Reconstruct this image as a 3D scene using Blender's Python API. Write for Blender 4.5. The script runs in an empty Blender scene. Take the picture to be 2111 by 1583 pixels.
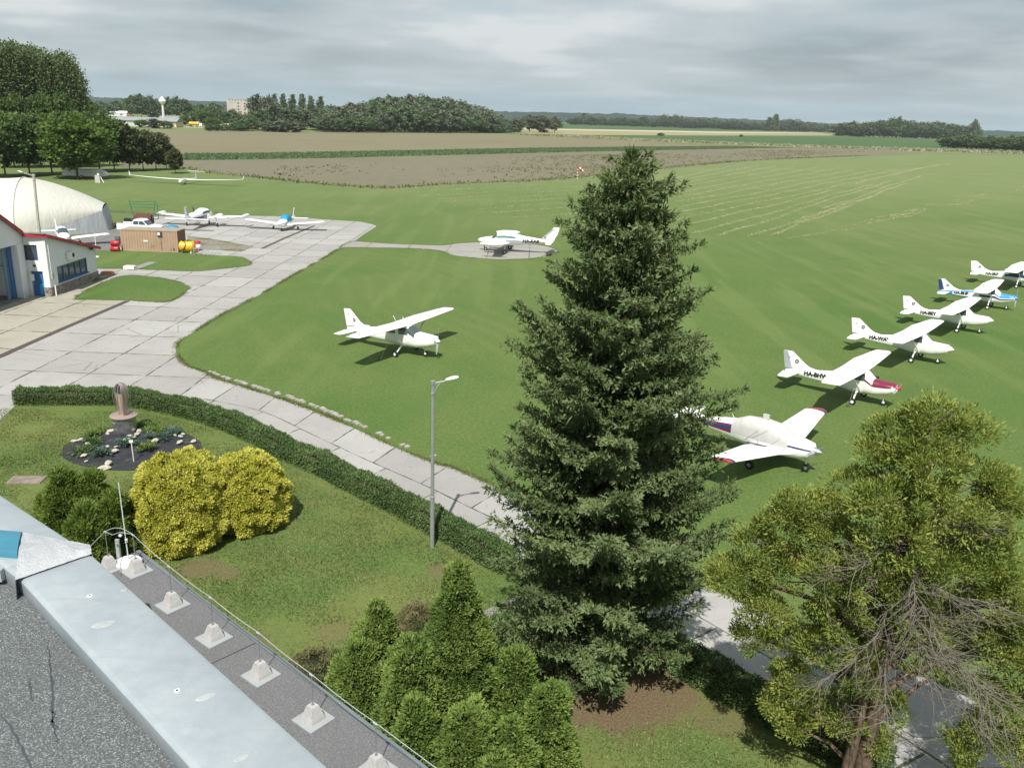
import bpy, bmesh, math, random
import numpy as np
from mathutils import Vector, Matrix

# ------------------------------------------------------------------ camera
W0, H0, FPX, CAMZ, ROLL = 2111.0, 1583.0, 1760.0, 15.9, 0.034
PITCH = math.atan((H0 / 2 - 240.0) * math.cos(ROLL) / FPX)
sc = bpy.context.scene
col = sc.collection
cam_d = bpy.data.cameras.new('camera')
cam_d.sensor_width = 36.0
cam_d.lens = 36.0 * FPX / W0
cam_d.clip_start = 0.1
cam_d.clip_end = 60000.0
cam = bpy.data.objects.new('camera', cam_d)
col.objects.link(cam)
_f = Vector((0, math.cos(PITCH), -math.sin(PITCH)))
_u = Vector((0, math.sin(PITCH), math.cos(PITCH)))
_r = Vector((1, 0, 0))
_R = _r * math.cos(ROLL) + _u * math.sin(ROLL)
_U = -_r * math.sin(ROLL) + _u * math.cos(ROLL)
cam.matrix_world = Matrix(((_R.x, _U.x, -_f.x, 0), (_R.y, _U.y, -_f.y, 0), (_R.z, _U.z, -_f.z, CAMZ), (0, 0, 0, 1)))
sc.camera = cam
sc.view_settings.view_transform = 'Standard'
sc.view_settings.look = 'None'
sc.view_settings.gamma = 1.0
sc.view_settings.exposure = 0.85
sc.cycles.max_bounces = 6
sc.cycles.diffuse_bounces = 3
sc.cycles.glossy_bounces = 3
sc.cycles.transmission_bounces = 4
sc.cycles.transparent_max_bounces = 6
sc.cycles.volume_bounces = 1
sc.cycles.use_denoising = True
sc.cycles.sample_clamp_indirect = 6.0

# ------------------------------------------------------------------ world and sun
SUN_EL, SUN_AZ = math.radians(54.0), math.radians(8.0)   # light travels towards +y, a little to +x
world = bpy.data.worlds.new('World')
sc.world = world
world.use_nodes = True
wn, wl = world.node_tree.nodes, world.node_tree.links
wn.clear()
w_out = wn.new('ShaderNodeOutputWorld')
w_bg = wn.new('ShaderNodeBackground')
w_bg.inputs['Strength'].default_value = 0.1
w_sky = wn.new('ShaderNodeTexSky')
w_sky.sky_type = 'NISHITA'
w_sky.sun_disc = False
w_sky.sun_elevation = SUN_EL
w_sky.sun_rotation = SUN_AZ + math.pi
w_sky.air_density = 1.0
w_sky.dust_density = 2.0
w_tc = wn.new('ShaderNodeTexCoord')
w_sep = wn.new('ShaderNodeSeparateXYZ')
wl.new(w_tc.outputs['Generated'], w_sep.inputs[0])


def wmath(op, a, b=None, clamp=False):
    n = wn.new('ShaderNodeMath')
    n.operation = op
    n.use_clamp = clamp
    for i, v in enumerate((a, b)):
        if v is None:
            continue
        if hasattr(v, 'is_output'):
            wl.new(v, n.inputs[i])
        else:
            n.inputs[i].default_value = v
    return n.outputs[0]


# cloud sheets: the view direction meets a flat cloud base, so they crowd together towards the horizon
w_z = wmath('MAXIMUM', w_sep.outputs['Z'], 0.0)
w_den = wmath('ADD', w_z, 0.10)
w_px = wmath('DIVIDE', w_sep.outputs['X'], w_den)
w_py = wmath('DIVIDE', w_sep.outputs['Y'], w_den)
w_cmb = wn.new('ShaderNodeCombineXYZ')
wl.new(w_px, w_cmb.inputs[0])
wl.new(w_py, w_cmb.inputs[1])


def wnoise(scale, detail, rough, dist, off):
    mp = wn.new('ShaderNodeMapping')
    mp.inputs['Location'].default_value = off
    wl.new(w_cmb.outputs[0], mp.inputs['Vector'])
    n = wn.new('ShaderNodeTexNoise')
    n.inputs['Scale'].default_value = scale
    n.inputs['Detail'].default_value = detail
    n.inputs['Roughness'].default_value = rough
    n.inputs['Distortion'].default_value = dist
    wl.new(mp.outputs[0], n.inputs['Vector'])
    return n.outputs['Fac']


def wramp(fac, stops):
    r = wn.new('ShaderNodeValToRGB')
    e = r.color_ramp.elements
    while len(e) < len(stops):
        e.new(0.5)
    for k, (p, c) in enumerate(stops):
        e[k].position = p
        e[k].color = (c[0], c[1], c[2], 1)
    wl.new(fac, r.inputs[0])
    return r.outputs[0]


def wmix(f, a, b, mode='MIX'):
    m = wn.new('ShaderNodeMix')
    m.data_type = 'RGBA'
    m.blend_type = mode
    for s, v in ((m.inputs[0], f), (m.inputs[6], a), (m.inputs[7], b)):
        if hasattr(v, 'is_output'):
            wl.new(v, s)
        elif isinstance(v, tuple):
            s.default_value = (*v, 1)
        else:
            s.default_value = v
    return m.outputs[2]


w_n1 = wnoise(0.46, 4.0, 0.48, 0.0, (3.1, 1.7, 0))
w_n2 = wnoise(1.3, 4.0, 0.5, 0.0, (11.0, 4.0, 0))
w_n = wmath('ADD', wmath('MULTIPLY', w_n1, 0.62), wmath('MULTIPLY', w_n2, 0.38))
CLOUD = 1.0
w_cl = wramp(w_n, [(0.38, (1.8, 2.12, 2.32)), (0.46, (2.5, 2.86, 3.06)), (0.53, (3.0, 3.33, 3.5)), (0.60, (3.9, 4.1, 4.15))])
w_low = wramp(w_z, [(0.0, (1.75, 2.45, 3.1)), (0.012, (2.0, 2.7, 3.25)), (0.05, (2.7, 3.15, 3.45)), (0.085, (2.7, 3.05, 3.3))])
w_cf = wmath('MULTIPLY', w_z, 14.0, True)
w_cloud = wmix(w_cf, w_low, w_cl)
w_gap = wramp(w_n2, [(0.25, (0.72, 0.72, 0.72)), (0.5, (0.95, 0.95, 0.95))])
w_mix = wn.new('ShaderNodeMix')
w_mix.data_type = 'RGBA'
wl.new(w_gap, w_mix.inputs[0])
wl.new(w_sky.outputs[0], w_mix.inputs[6])
wl.new(w_cloud, w_mix.inputs[7])
wl.new(w_mix.outputs[2], w_bg.inputs['Color'])
wl.new(w_bg.outputs[0], w_out.inputs['Surface'])

sun_d = bpy.data.lights.new('sun', 'SUN')
sun_d.energy = 3.6
sun_d.angle = math.radians(0.55)
sun_d.color = (1.0, 0.965, 0.905)
sun = bpy.data.objects.new('sun', sun_d)
col.objects.link(sun)
_sd = Vector((math.sin(SUN_AZ) * math.cos(SUN_EL), math.cos(SUN_AZ) * math.cos(SUN_EL), -math.sin(SUN_EL)))
sun.rotation_euler = _sd.to_track_quat('-Z', 'Y').to_euler()


# ------------------------------------------------------------------ pixel of the survey photo -> point on a level plane
def at(px, py, z=0.0):
    u, v = px - W0 / 2, H0 / 2 - py
    d = _R * u + _U * v + _f * FPX
    t = (z - CAMZ) / d.z
    return Vector((d.x * t, d.y * t, z))


def hgt(p, py):
    """height above ground point p whose picture lies on row py"""
    lo, hi = 0.0, 60.0
    for _ in range(40):
        m = (lo + hi) / 2
        q = Vector((p[0], p[1], m - CAMZ))
        row = H0 / 2 - q.dot(_U) / q.dot(_f) * FPX
        if row > py:
            lo = m
        else:
            hi = m
    return lo


# ------------------------------------------------------------------ naming helpers
def tag(o, label=None, cat=None, group=None, kind=None):
    if label:
        o['label'] = label
    if cat:
        o['category'] = cat
    if group:
        o['group'] = group
    if kind:
        o['kind'] = kind
    return o


def thing(name, label, cat, loc=(0, 0, 0), rotz=0.0, group=None):
    o = bpy.data.objects.new(name, None)
    o.empty_display_size = 0.3
    col.objects.link(o)
    o.location = loc
    o.rotation_euler = (0, 0, rotz)
    return tag(o, label, cat, group)


def dup(o, parent=None):
    c = o.copy()
    col.objects.link(c)
    if parent is not None:
        c.parent = parent
    for ch in list(o.children):
        dup(ch, c)
    return c


# ------------------------------------------------------------------ mesh helpers
class MB:
    def __init__(s):
        s.v, s.f = [], []

    def add(s, vs, fs):
        n = len(s.v)
        s.v += [tuple(v) for v in vs]
        s.f += [tuple(i + n for i in f) for f in fs]
        return s

    def box(s, c, size, rz=0.0, ry=0.0):
        hx, hy, hz = size[0] / 2, size[1] / 2, size[2] / 2
        m = Matrix.Rotation(rz, 3, 'Z') @ Matrix.Rotation(ry, 3, 'Y')
        vs = [Vector(c) + m @ Vector((x, y, z)) for z in (-hz, hz) for x, y in ((-hx, -hy), (hx, -hy), (hx, hy), (-hx, hy))]
        return s.add(vs, [(3, 2, 1, 0), (4, 5, 6, 7), (0, 1, 5, 4), (1, 2, 6, 5), (2, 3, 7, 6), (3, 0, 4, 7)])

    def loft(s, rings, cap0=False, cap1=False, closed=True):
        n = len(s.v)
        k = len(rings[0])
        for r in rings:
            s.v += [tuple(p) for p in r]
        for i in range(len(rings) - 1):
            for j in range(k if closed else k - 1):
                a, b = n + i * k + j, n + i * k + (j + 1) % k
                s.f.append((a, b, b + k, a + k))
        if cap0:
            s.f.append(tuple(n + j for j in reversed(range(k))))
        if cap1:
            s.f.append(tuple(n + (len(rings) - 1) * k + j for j in range(k)))
        return s

    def tube(s, pts, r, n=8, cap=True):
        pts = [Vector(p) for p in pts]
        rs = r if isinstance(r, (list, tuple)) else [r] * len(pts)
        rings = []
        ref = None
        for i, p in enumerate(pts):
            d = (pts[min(i + 1, len(pts) - 1)] - pts[max(i - 1, 0)])
            if d.length < 1e-9:
                d = Vector((0, 0, 1))
            d.normalize()
            if ref is None:
                ref = Vector((0, 0, 1)) if abs(d.z) < 0.9 else Vector((1, 0, 0))
            a = ref - d * ref.dot(d)
            if a.length < 1e-6:
                a = d.orthogonal()
            a.normalize()
            ref = a
            b = d.cross(a)
            rings.append([p + (a * math.cos(t) + b * math.sin(t)) * rs[i] for t in [2 * math.pi * j / n for j in range(n)]])
        return s.loft(rings, cap, cap)

    def lathe(s, prof, n=24, c=(0, 0, 0)):
        rings = [[(c[0] + r * math.cos(t), c[1] + r * math.sin(t), c[2] + z) for t in [2 * math.pi * j / n for j in range(n)]] for r, z in prof]
        return s.loft(rings, True, True)

    def prism(s, poly, z0, z1):
        """poly anticlockwise"""
        a = sum(poly[i][0] * poly[(i + 1) % len(poly)][1] - poly[(i + 1) % len(poly)][0] * poly[i][1] for i in range(len(poly)))
        if a < 0:
            poly = list(reversed(poly))
        return s.loft([[(p[0], p[1], z0) for p in poly], [(p[0], p[1], z1) for p in poly]], True, True)

    def wheel(s, c, r, w, axis=(0, 1, 0), n=20):
        ax = Vector(axis).normalized()
        a = ax.orthogonal().normalized()
        b = ax.cross(a)
        rings = []
        for t, q in ((-.5, .72), (-.5, .86), (-.32, 1), (.32, 1), (.5, .86), (.5, .72)):
            rings.append([Vector(c) + ax * (t * w) + (a * math.cos(h) + b * math.sin(h)) * (r * q) for h in [2 * math.pi * j / n for j in range(n)]])
        return s.loft(rings, True, True)

    def build(s, name, m, parent=None, smooth=False):
        me = bpy.data.meshes.new(name)
        me.from_pydata([tuple(v) for v in s.v], [], s.f)
        me.validate()
        if smooth:
            me.polygons.foreach_set('use_smooth', [True] * len(me.polygons))
            try:
                me.set_sharp_from_angle(angle=math.radians(38))
            except Exception:
                pass
        me.materials.append(m)
        o = bpy.data.objects.new(name, me)
        col.objects.link(o)
        if parent is not None:
            o.parent = parent
        return o


def np_mesh(name, V, F, m, parent=None, rnd=None, smooth=False):
    """V (n,3); F (k,4) or (k,3) array"""
    me = bpy.data.meshes.new(name)
    V = np.asarray(V, dtype=np.float32)
    F = np.asarray(F, dtype=np.int32)
    k, q = F.shape
    me.vertices.add(len(V))
    me.vertices.foreach_set('co', V.ravel())
    me.loops.add(k * q)
    me.loops.foreach_set('vertex_index', F.ravel())
    me.polygons.add(k)
    me.polygons.foreach_set('loop_start', np.arange(0, k * q, q, dtype=np.int32))
    me.polygons.foreach_set('loop_total', np.full(k, q, dtype=np.int32))
    if smooth:
        me.polygons.foreach_set('use_smooth', np.ones(k, dtype=bool))
    me.update(calc_edges=True)
    if rnd is not None:
        a = me.attributes.new('rnd', 'FLOAT', 'POINT')
        a.data.foreach_set('value', np.asarray(rnd, dtype=np.float32))
    me.materials.append(m)
    o = bpy.data.objects.new(name, me)
    col.objects.link(o)
    if parent is not None:
        o.parent = parent
    return o


# ------------------------------------------------------------------ materials
class NT:
    """small helper around a material node tree"""

    def __init__(s, name):
        s.m = bpy.data.materials.new(name)
        s.m.use_nodes = True
        s.t = s.m.node_tree
        s.n, s.l = s.t.nodes, s.t.links
        s.n.clear()
        s.out = s.n.new('ShaderNodeOutputMaterial')

    def put(s, sock, v):
        if hasattr(v, 'is_output'):
            s.l.new(v, sock)
        elif isinstance(v, (tuple, list)):
            sock.default_value = tuple(v) + ((1,) if len(v) == 3 and len(sock.default_value) == 4 else ())
        else:
            sock.default_value = v

    def math(s, op, a, b=None, c=None, clamp=False):
        n = s.n.new('ShaderNodeMath')
        n.operation = op
        n.use_clamp = clamp
        for i, v in enumerate((a, b, c)):
            if v is not None:
                s.put(n.inputs[i], v)
        return n.outputs[0]

    def coord(s, kind='Object'):
        return s.n.new('ShaderNodeTexCoord').outputs[kind]

    def pos(s):
        return s.n.new('ShaderNodeNewGeometry').outputs['Position']

    def xyz(s, v):
        n = s.n.new('ShaderNodeSeparateXYZ')
        s.l.new(v, n.inputs[0])
        return n.outputs

    def comb(s, x, y, z=0.0):
        n = s.n.new('ShaderNodeCombineXYZ')
        for i, v in enumerate((x, y, z)):
            s.put(n.inputs[i], v)
        return n.outputs[0]

    def mapping(s, v, loc=(0, 0, 0), rot=(0, 0, 0), scale=(1, 1, 1)):
        n = s.n.new('ShaderNodeMapping')
        s.l.new(v, n.inputs[0])
        n.inputs['Location'].default_value = loc
        n.inputs['Rotation'].default_value = rot
        n.inputs['Scale'].default_value = scale
        return n.outputs[0]

    def noise(s, v, scale, detail=4.0, rough=0.55, dist=0.0):
        n = s.n.new('ShaderNodeTexNoise')
        s.l.new(v, n.inputs['Vector'])
        n.inputs['Scale'].default_value = scale
        n.inputs['Detail'].default_value = detail
        n.inputs['Roughness'].default_value = rough
        n.inputs['Distortion'].default_value = dist
        return n.outputs['Fac']

    def voro(s, v, scale, feat='F1', out='Distance'):
        n = s.n.new('ShaderNodeTexVoronoi')
        n.feature = feat
        s.l.new(v, n.inputs['Vector'])
        n.inputs['Scale'].default_value = scale
        return n.outputs[out]

    def white(s, v):
        n = s.n.new('ShaderNodeTexWhiteNoise')
        n.noise_dimensions = '2D'
        s.l.new(v, n.inputs['Vector'])
        return n.outputs['Value']

    def ramp(s, fac, stops, interp='LINEAR'):
        r = s.n.new('ShaderNodeValToRGB')
        r.color_ramp.interpolation = interp
        e = r.color_ramp.elements
        while len(e) < len(stops):
            e.new(0.5)
        for k, (p, c) in enumerate(stops):
            e[k].position = p
            c = (c, c, c) if isinstance(c, (int, float)) else c
            e[k].color = (c[0], c[1], c[2], 1)
        s.l.new(fac, r.inputs[0])
        return r.outputs[0]

    def mix(s, f, a, b, mode='MIX'):
        m = s.n.new('ShaderNodeMix')
        m.data_type = 'RGBA'
        m.blend_type = mode
        s.put(m.inputs[0], f)
        s.put(m.inputs[6], a)
        s.put(m.inputs[7], b)
        return m.outputs[2]

    def sstep(s, v, lo, hi):
        n = s.n.new('ShaderNodeMapRange')
        n.interpolation_type = 'SMOOTHSTEP'
        s.put(n.inputs['Value'], v)
        n.inputs['From Min'].default_value = lo
        n.inputs['From Max'].default_value = hi
        return n.outputs[0]

    def attr(s, name):
        n = s.n.new('ShaderNodeAttribute')
        n.attribute_name = name
        return n.outputs

    def bump(s, h, strength=0.3, dist=0.05):
        n = s.n.new('ShaderNodeBump')
        n.inputs['Strength'].default_value = strength
        n.inputs['Distance'].default_value = dist
        s.l.new(h, n.inputs['Height'])
        return n.outputs[0]

    def bsdf(s, colr, rough=0.6, metal=0.0, normal=None, spec=0.3, **kw):
        p = s.n.new('ShaderNodeBsdfPrincipled')
        s.put(p.inputs['Base Color'], colr)
        s.put(p.inputs['Roughness'], rough)
        s.put(p.inputs['Metallic'], metal)
        s.put(p.inputs['Specular IOR Level'], spec)
        for k, v in kw.items():
            s.put(p.inputs[k.replace('_', ' ')], v)
        if normal is not None:
            s.l.new(normal, p.inputs['Normal'])
        s.l.new(p.outputs[0], s.out.inputs['Surface'])
        return p


_mats = {}


def plain(name, c, rough=0.55, metal=0.0, var=0.12, scale=6.0, spec=0.3, bump=0.0, dirt=None):
    """painted, rubber or metal surface with mild uneven tone"""
    if name in _mats:
        return _mats[name]
    t = NT(name)
    v = t.coord('Object')
    n = t.noise(v, scale, 5.0, 0.6)
    lo = tuple(max(0, x * (1 - var)) for x in c)
    hi = tuple(min(1, x * (1 + var)) for x in c)
    base = t.ramp(n, [(0.3, lo), (0.7, hi)])
    if dirt:
        d = t.noise(v, scale * 0.35, 6.0, 0.7)
        base = t.mix(t.sstep(d, 0.55, 0.75), base, dirt)
    nm = t.bump(t.noise(v, scale * 6, 3.0), bump, 0.01) if bump else None
    t.bsdf(base, rough, metal, nm, spec)
    _mats[name] = t.m
    return t.m


def leaf_mat(name, cols, twig=(0.05, 0.035, 0.022), trans=0.35, extra=None, rough=0.6):
    """foliage: one tone per leaf clump from the 'rnd' attribute; negative rnd is twig, above 1.5 a seed cone"""
    t = NT(name)
    a = t.attr('rnd')['Fac']
    base = t.ramp(a, [(k / (len(cols) - 1), c) for k, c in enumerate(cols)])
    big = t.noise(t.pos(), 0.9, 3.0)
    base = t.mix(t.math('MULTIPLY', t.sstep(big, 0.35, 0.7), 0.35), base, tuple(x * 1.3 for x in cols[-1]))
    base = t.mix(t.math('LESS_THAN', a, -0.25), base, twig)
    if extra:
        base = t.mix(t.math('GREATER_THAN', a, 1.5), base, extra)
    d = t.n.new('ShaderNodeBsdfPrincipled')
    t.l.new(base, d.inputs['Base Color'])
    d.inputs['Roughness'].default_value = rough
    d.inputs['Specular IOR Level'].default_value = 0.25
    tr = t.n.new('ShaderNodeBsdfTranslucent')
    t.l.new(t.mix(1.0, base, (1.0, 1.0, 0.55), 'MULTIPLY'), tr.inputs['Color'])
    mx = t.n.new('ShaderNodeMixShader')
    mx.inputs[0].default_value = trans
    t.l.new(d.outputs[0], mx.inputs[1])
    t.l.new(tr.outputs[0], mx.inputs[2])
    t.l.new(mx.outputs[0], t.out.inputs['Surface'])
    return t.m
# ------------------------------------------------------------------ the ground
from mathutils.geometry import tessellate_polygon
rng = np.random.default_rng(7)
random.seed(7)


def px_poly(pts, z=0.0):
    return [at(p[0], p[1], z) for p in pts]


def sheet(name, pts, z, m, kind='structure', label=None, uv=None):
    pts = [Vector((p[0], p[1], z)) for p in pts]
    tris = tessellate_polygon([pts])
    me = bpy.data.meshes.new(name)
    fs = []
    for t in tris:
        a, b, c = (pts[i] for i in t)
        fs.append(tuple(t) if (b - a).cross(c - a).z > 0 else tuple(reversed(t)))
    me.from_pydata([tuple(p) for p in pts], [], fs)
    me.materials.append(m)
    o = bpy.data.objects.new(name, me)
    col.objects.link(o)
    o['kind'] = kind
    if label:
        o['label'] = label
    return o


def smooth_line(pts, n=6):
    """Catmull-Rom through 2-D points"""
    pts = [Vector((p[0], p[1])) for p in pts]
    out = []
    for i in range(len(pts) - 1):
        p0, p1, p2, p3 = pts[max(i - 1, 0)], pts[i], pts[i + 1], pts[min(i + 2, len(pts) - 1)]
        for k in range(n):
            t = k / n
            out.append(0.5 * ((2 * p1) + (p2 - p0) * t + (2 * p0 - 5 * p1 + 4 * p2 - p3) * t * t + (3 * p1 - p0 - 3 * p2 + p3) * t ** 3))
    out.append(pts[-1])
    return out


SOIL = [(3.2, 21.3, 2.3, .95), (4.5, 21.0, 1.6, .85), (-11.0, 27.3, 0.9, .7), (-10.0, 27.0, 0.6, .6), (-7.7, 22.6, 0.9, .45),
        (-5.4, 23.6, 0.7, .4), (-6.3, 21.0, 0.8, .4), (-2.0, 27.6, 0.9, .55), (5.2, 22.3, 1.4, .8), (6.2, 20.2, 1.0, .5), (1.0, 20.6, 1.2, .7)]


def grass_material():
    t = NT('grass_turf')
    P = t.pos()
    x, y, z = t.xyz(P)
    n0 = t.noise(P, 0.022, 4.0, 0.6, 0.4)
    n1 = t.noise(P, 0.16, 5.0, 0.6, 0.3)
    n2 = t.noise(P, 1.3, 5.0, 0.65)
    n3 = t.noise(P, 5.0, 5.0, 0.75)
    n4 = t.noise(P, 15.0, 4.0, 0.75)
    g = t.ramp(n1, [(0.25, (0.052, 0.118, 0.022)), (0.48, (0.074, 0.142, 0.030)), (0.70, (0.108, 0.156, 0.040))])
    g = t.mix(t.math('MULTIPLY', t.sstep(n0, 0.45, 0.68), 0.60), g, (0.135, 0.162, 0.052))
    g = t.mix(t.math('MULTIPLY', t.sstep(n2, 0.45, 0.66), 0.40), g, (0.135, 0.155, 0.050))
    g = t.mix(t.math('MULTIPLY', t.sstep(n3, 0.42, 0.60), 0.95), t.mix(0.40, g, (0.030, 0.070, 0.012)), t.mix(0.30, g, (0.17, 0.215, 0.07)))
    g = t.mix(t.math('MULTIPLY', t.sstep(n4, 0.40, 0.62), 0.9), t.mix(0.40, g, (0.032, 0.062, 0.012)), t.mix(0.30, g, (0.20, 0.235, 0.09)))
    # mower passes: soft bands that bend across the field
    m1 = t.noise(P, 0.013, 2.0, 0.5)
    ph = t.math('ADD', t.math('MULTIPLY', x, 1.9), t.math('ADD', t.math('MULTIPLY', y, 1.35), t.math('MULTIPLY', m1, 150.0)))
    wv = t.math('SINE', ph)
    wm = t.math('MULTIPLY', t.sstep(n0, 0.40, 0.60), t.sstep(y, 42.0, 60.0))
    wm = t.math('MULTIPLY', wm, t.math('SUBTRACT', 1.0, t.sstep(y, 150.0, 230.0)))
    g = t.mix(t.math('MULTIPLY', t.sstep(wv, -0.3, 0.9), t.math('MULTIPLY', wm, 0.09)), g, (0.19, 0.21, 0.08))
    gard = t.math('MULTIPLY', t.math('SUBTRACT', 1.0, t.sstep(t.math('ADD', y, t.math('MULTIPLY', x, .62)), 24.0, 40.0)), t.math('MULTIPLY', t.sstep(n1, .38, .62), .55))
    g = t.mix(gard, g, (0.150, 0.160, 0.052))
    dk = t.noise(P, 0.045, 3.0, 0.55, 0.5)
    g = t.mix(t.math('MULTIPLY', t.sstep(dk, 0.54, 0.66), 0.45), g, (0.050, 0.112, 0.022))
    sw = t.noise(t.mapping(P, rot=(0, 0, 0.5), scale=(0.35, 0.03, 1)), 1.0, 3.0, 0.5)
    g = t.mix(t.math('MULTIPLY', t.sstep(sw, 0.50, 0.62), t.math('MULTIPLY', t.sstep(y, 40.0, 60.0), 0.30)), g, (0.140, 0.180, 0.062))
    # drier, paler turf on the far runway field
    fy = t.math('ADD', y, t.math('MULTIPLY', t.math('SUBTRACT', n0, 0.5), 120.0))
    far = t.math('MULTIPLY', t.sstep(fy, 65.0, 300.0), 0.85)
    dry = t.ramp(t.noise(P, 0.055, 5.0, 0.65), [(0.3, (0.128, 0.172, 0.064)), (0.55, (0.152, 0.186, 0.078)), (0.8, (0.205, 0.212, 0.105))])
    g = t.mix(far, g, dry)
    # small weeds and clover heads
    v = t.voro(P, 3.2)
    fl = t.math('MULTIPLY', t.math('LESS_THAN', v, 0.06), t.sstep(n2, 0.45, 0.6))
    g = t.mix(t.math('MULTIPLY', fl, 0.7), g, (0.45, 0.42, 0.22))
    # bare, needle-littered soil
    soil = None
    for (sx, sy, r, a) in SOIL:
        dx, dy = t.math('SUBTRACT', x, sx), t.math('SUBTRACT', y, sy)
        d = t.math('SQRT', t.math('ADD', t.math('MULTIPLY', dx, dx), t.math('MULTIPLY', dy, dy)))
        d = t.math('ADD', t.math('DIVIDE', d, r), t.math('MULTIPLY', t.math('SUBTRACT', n2, 0.5), 1.5))
        k = t.math('MULTIPLY', t.math('SUBTRACT', 1.0, t.sstep(d, 0.62, 1.12)), a)
        soil = k if soil is None else t.math('MAXIMUM', soil, k)
    sc_ = t.ramp(n4, [(0.3, (0.085, 0.056, 0.036)), (0.5, (0.13, 0.085, 0.055)), (0.72, (0.21, 0.15, 0.10))])
    g = t.mix(t.math('MULTIPLY', soil, 0.9), g, sc_)
    hgt_ = t.math('ADD', t.math('MULTIPLY', n3, 0.6), t.math('MULTIPLY', n4, 0.5))
    t.bsdf(g, 0.9, 0, t.bump(hgt_, 0.55, 0.06), 0.12)
    return t.m


M_grass = grass_material()
bm_pts = [(-12000, -300), (12000, -300), (12000, 12500), (-12000, 12500)]
sheet('ground', bm_pts, 0.0, M_grass)


# ---- concrete slabs: joints from uv (one unit = one slab)
def concrete_material(name, c0, c1, warm=0.0, jw=0.010, jl=0.008):
    t = NT(name)
    uvn = t.n.new('ShaderNodeUVMap')
    uv = uvn.outputs[0]
    P = t.pos()
    u, v, _ = t.xyz(uv)
    wob = t.math('MULTIPLY', t.math('SUBTRACT', t.noise(P, 1.4, 4.0, 0.6), 0.5), 0.030)
    u2, v2 = t.math('ADD', u, wob), t.math('ADD', v, wob)
    fu = t.math('ABSOLUTE', t.math('SUBTRACT', t.math('FRACT', t.math('ADD', u2, 0.5)), 0.5))
    fv = t.math('ABSOLUTE', t.math('SUBTRACT', t.math('FRACT', t.math('ADD', v2, 0.5)), 0.5))
    wn_ = t.noise(P, 0.9, 3.0, 0.6)
    wid = t.math('MULTIPLY', t.sstep(wn_, 0.25, 0.75), 2.4)
    ju = t.math('LESS_THAN', fu, t.math('MULTIPLY', wid, jw))
    jv = t.math('LESS_THAN', fv, t.math('MULTIPLY', wid, jl))
    j = t.math('MAXIMUM', ju, jv)
    cell = t.comb(t.math('FLOOR', u2), t.math('FLOOR', v2))
    ton = t.white(cell)
    base = t.mix(ton, c0, c1)
    n1 = t.noise(P, 0.35, 5.0, 0.65)
    base = t.mix(t.math('MULTIPLY', t.sstep(n1, 0.38, 0.72), 0.45), base, tuple(x * 0.80 for x in c0))
    n2 = t.noise(P, 9.0, 5.0, 0.75)
    base = t.mix(t.math('MULTIPLY', t.sstep(n2, 0.35, 0.75), 0.30), base, tuple(min(1, x * 1.18) for x in c1))
    n3 = t.noise(P, 2.1, 6.0, 0.7, 0.6)
    base = t.mix(t.math('MULTIPLY', t.sstep(n3, 0.55, 0.72), 0.45), base, (0.16, 0.15, 0.128))
    # hairline cracks
    cr = t.voro(t.mapping(P, scale=(1, 1.2, 1)), 0.23, 'DISTANCE_TO_EDGE')
    cm = t.math('MULTIPLY', t.math('LESS_THAN', t.math('ADD', cr, t.math('MULTIPLY', t.math('SUBTRACT', n2, 0.5), 0.02)), 0.006), t.sstep(t.noise(P, 0.12, 2.0), 0.50, 0.60))
    base = t.mix(t.math('MULTIPLY', cm, 0.55), base, (0.10, 0.09, 0.07))
    weed = t.ramp(t.noise(P, 2.3, 3.0), [(0.4, (0.070, 0.060, 0.046)), (0.56, (0.055, 0.075, 0.024))])
    base = t.mix(t.math('MULTIPLY', j, 0.92), base, weed)
    hh = t.math('SUBTRACT', t.math('MULTIPLY', n2, 0.35), t.math('MULTIPLY', j, 1.0))
    t.bsdf(base, 0.88, 0, t.bump(hh, 0.35, 0.02), 0.2)
    return t.m


M_conc = concrete_material('concrete_slabs', (0.268, 0.261, 0.246), (0.34, 0.333, 0.316))
M_conc_old = concrete_material('concrete_slabs_warm', (0.285, 0.268, 0.215), (0.325, 0.308, 0.255), jw=0.013, jl=0.010)
GA = math.radians(-1.1)          # the slab grid is turned a hair from the axes


def slab_uv(o, x0=-29.3, y0=59.3, a=3.52, b=4.64):
    me = o.data
    uv = me.uv_layers.new(name='UVMap')
    for lp in me.loops:
        p = me.vertices[lp.vertex_index].co
        dx, dy = p.x - x0, p.y - y0
        c, s = math.cos(GA), math.sin(GA)
        uv.data[lp.index].uv = ((dx * c + dy * s) / a, (-dx * s + dy * c) / b)
    return o


OUTER = [(1114, 1045), (976, 983), (895, 954), (818, 924), (718, 877), (615, 835), (518, 803), (450, 782), (424, 768), (389, 756), (371, 741), (362.5, 722), (370, 704),
         (406, 680.5), (451, 652.7), (496, 628.8), (560, 594.3), (590, 576), (630, 553), (672.6, 529.4), (690, 518), (708, 511.5)]
APRON_FAR = [(732, 497), (752, 482), (776, 467), (770, 463.5), (743.7, 457.5), (668, 453), (604, 447.5), (530, 445.5), (451, 444), (385, 446), (330, 446), (290, 452), (250, 470), (246, 490), (232, 512), (182, 516), (150, 540), (80, 575), (-140, 640), (-140, 900), (0, 866)]
o_line = [at(*p) for p in OUTER]
far_line = [at(*p) for p in APRON_FAR]
HEDGE_FRONT = [(30, 835), (121, 835.5), (242, 836), (303, 845), (379, 861), (455, 886), (515, 912), (576, 946), (638, 971), (702, 1007), (783, 1046), (863, 1090), (911, 1116), (979, 1155), (1030, 1185)]
hf = smooth_line([at(*p) for p in HEDGE_FRONT], 4)


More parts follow.
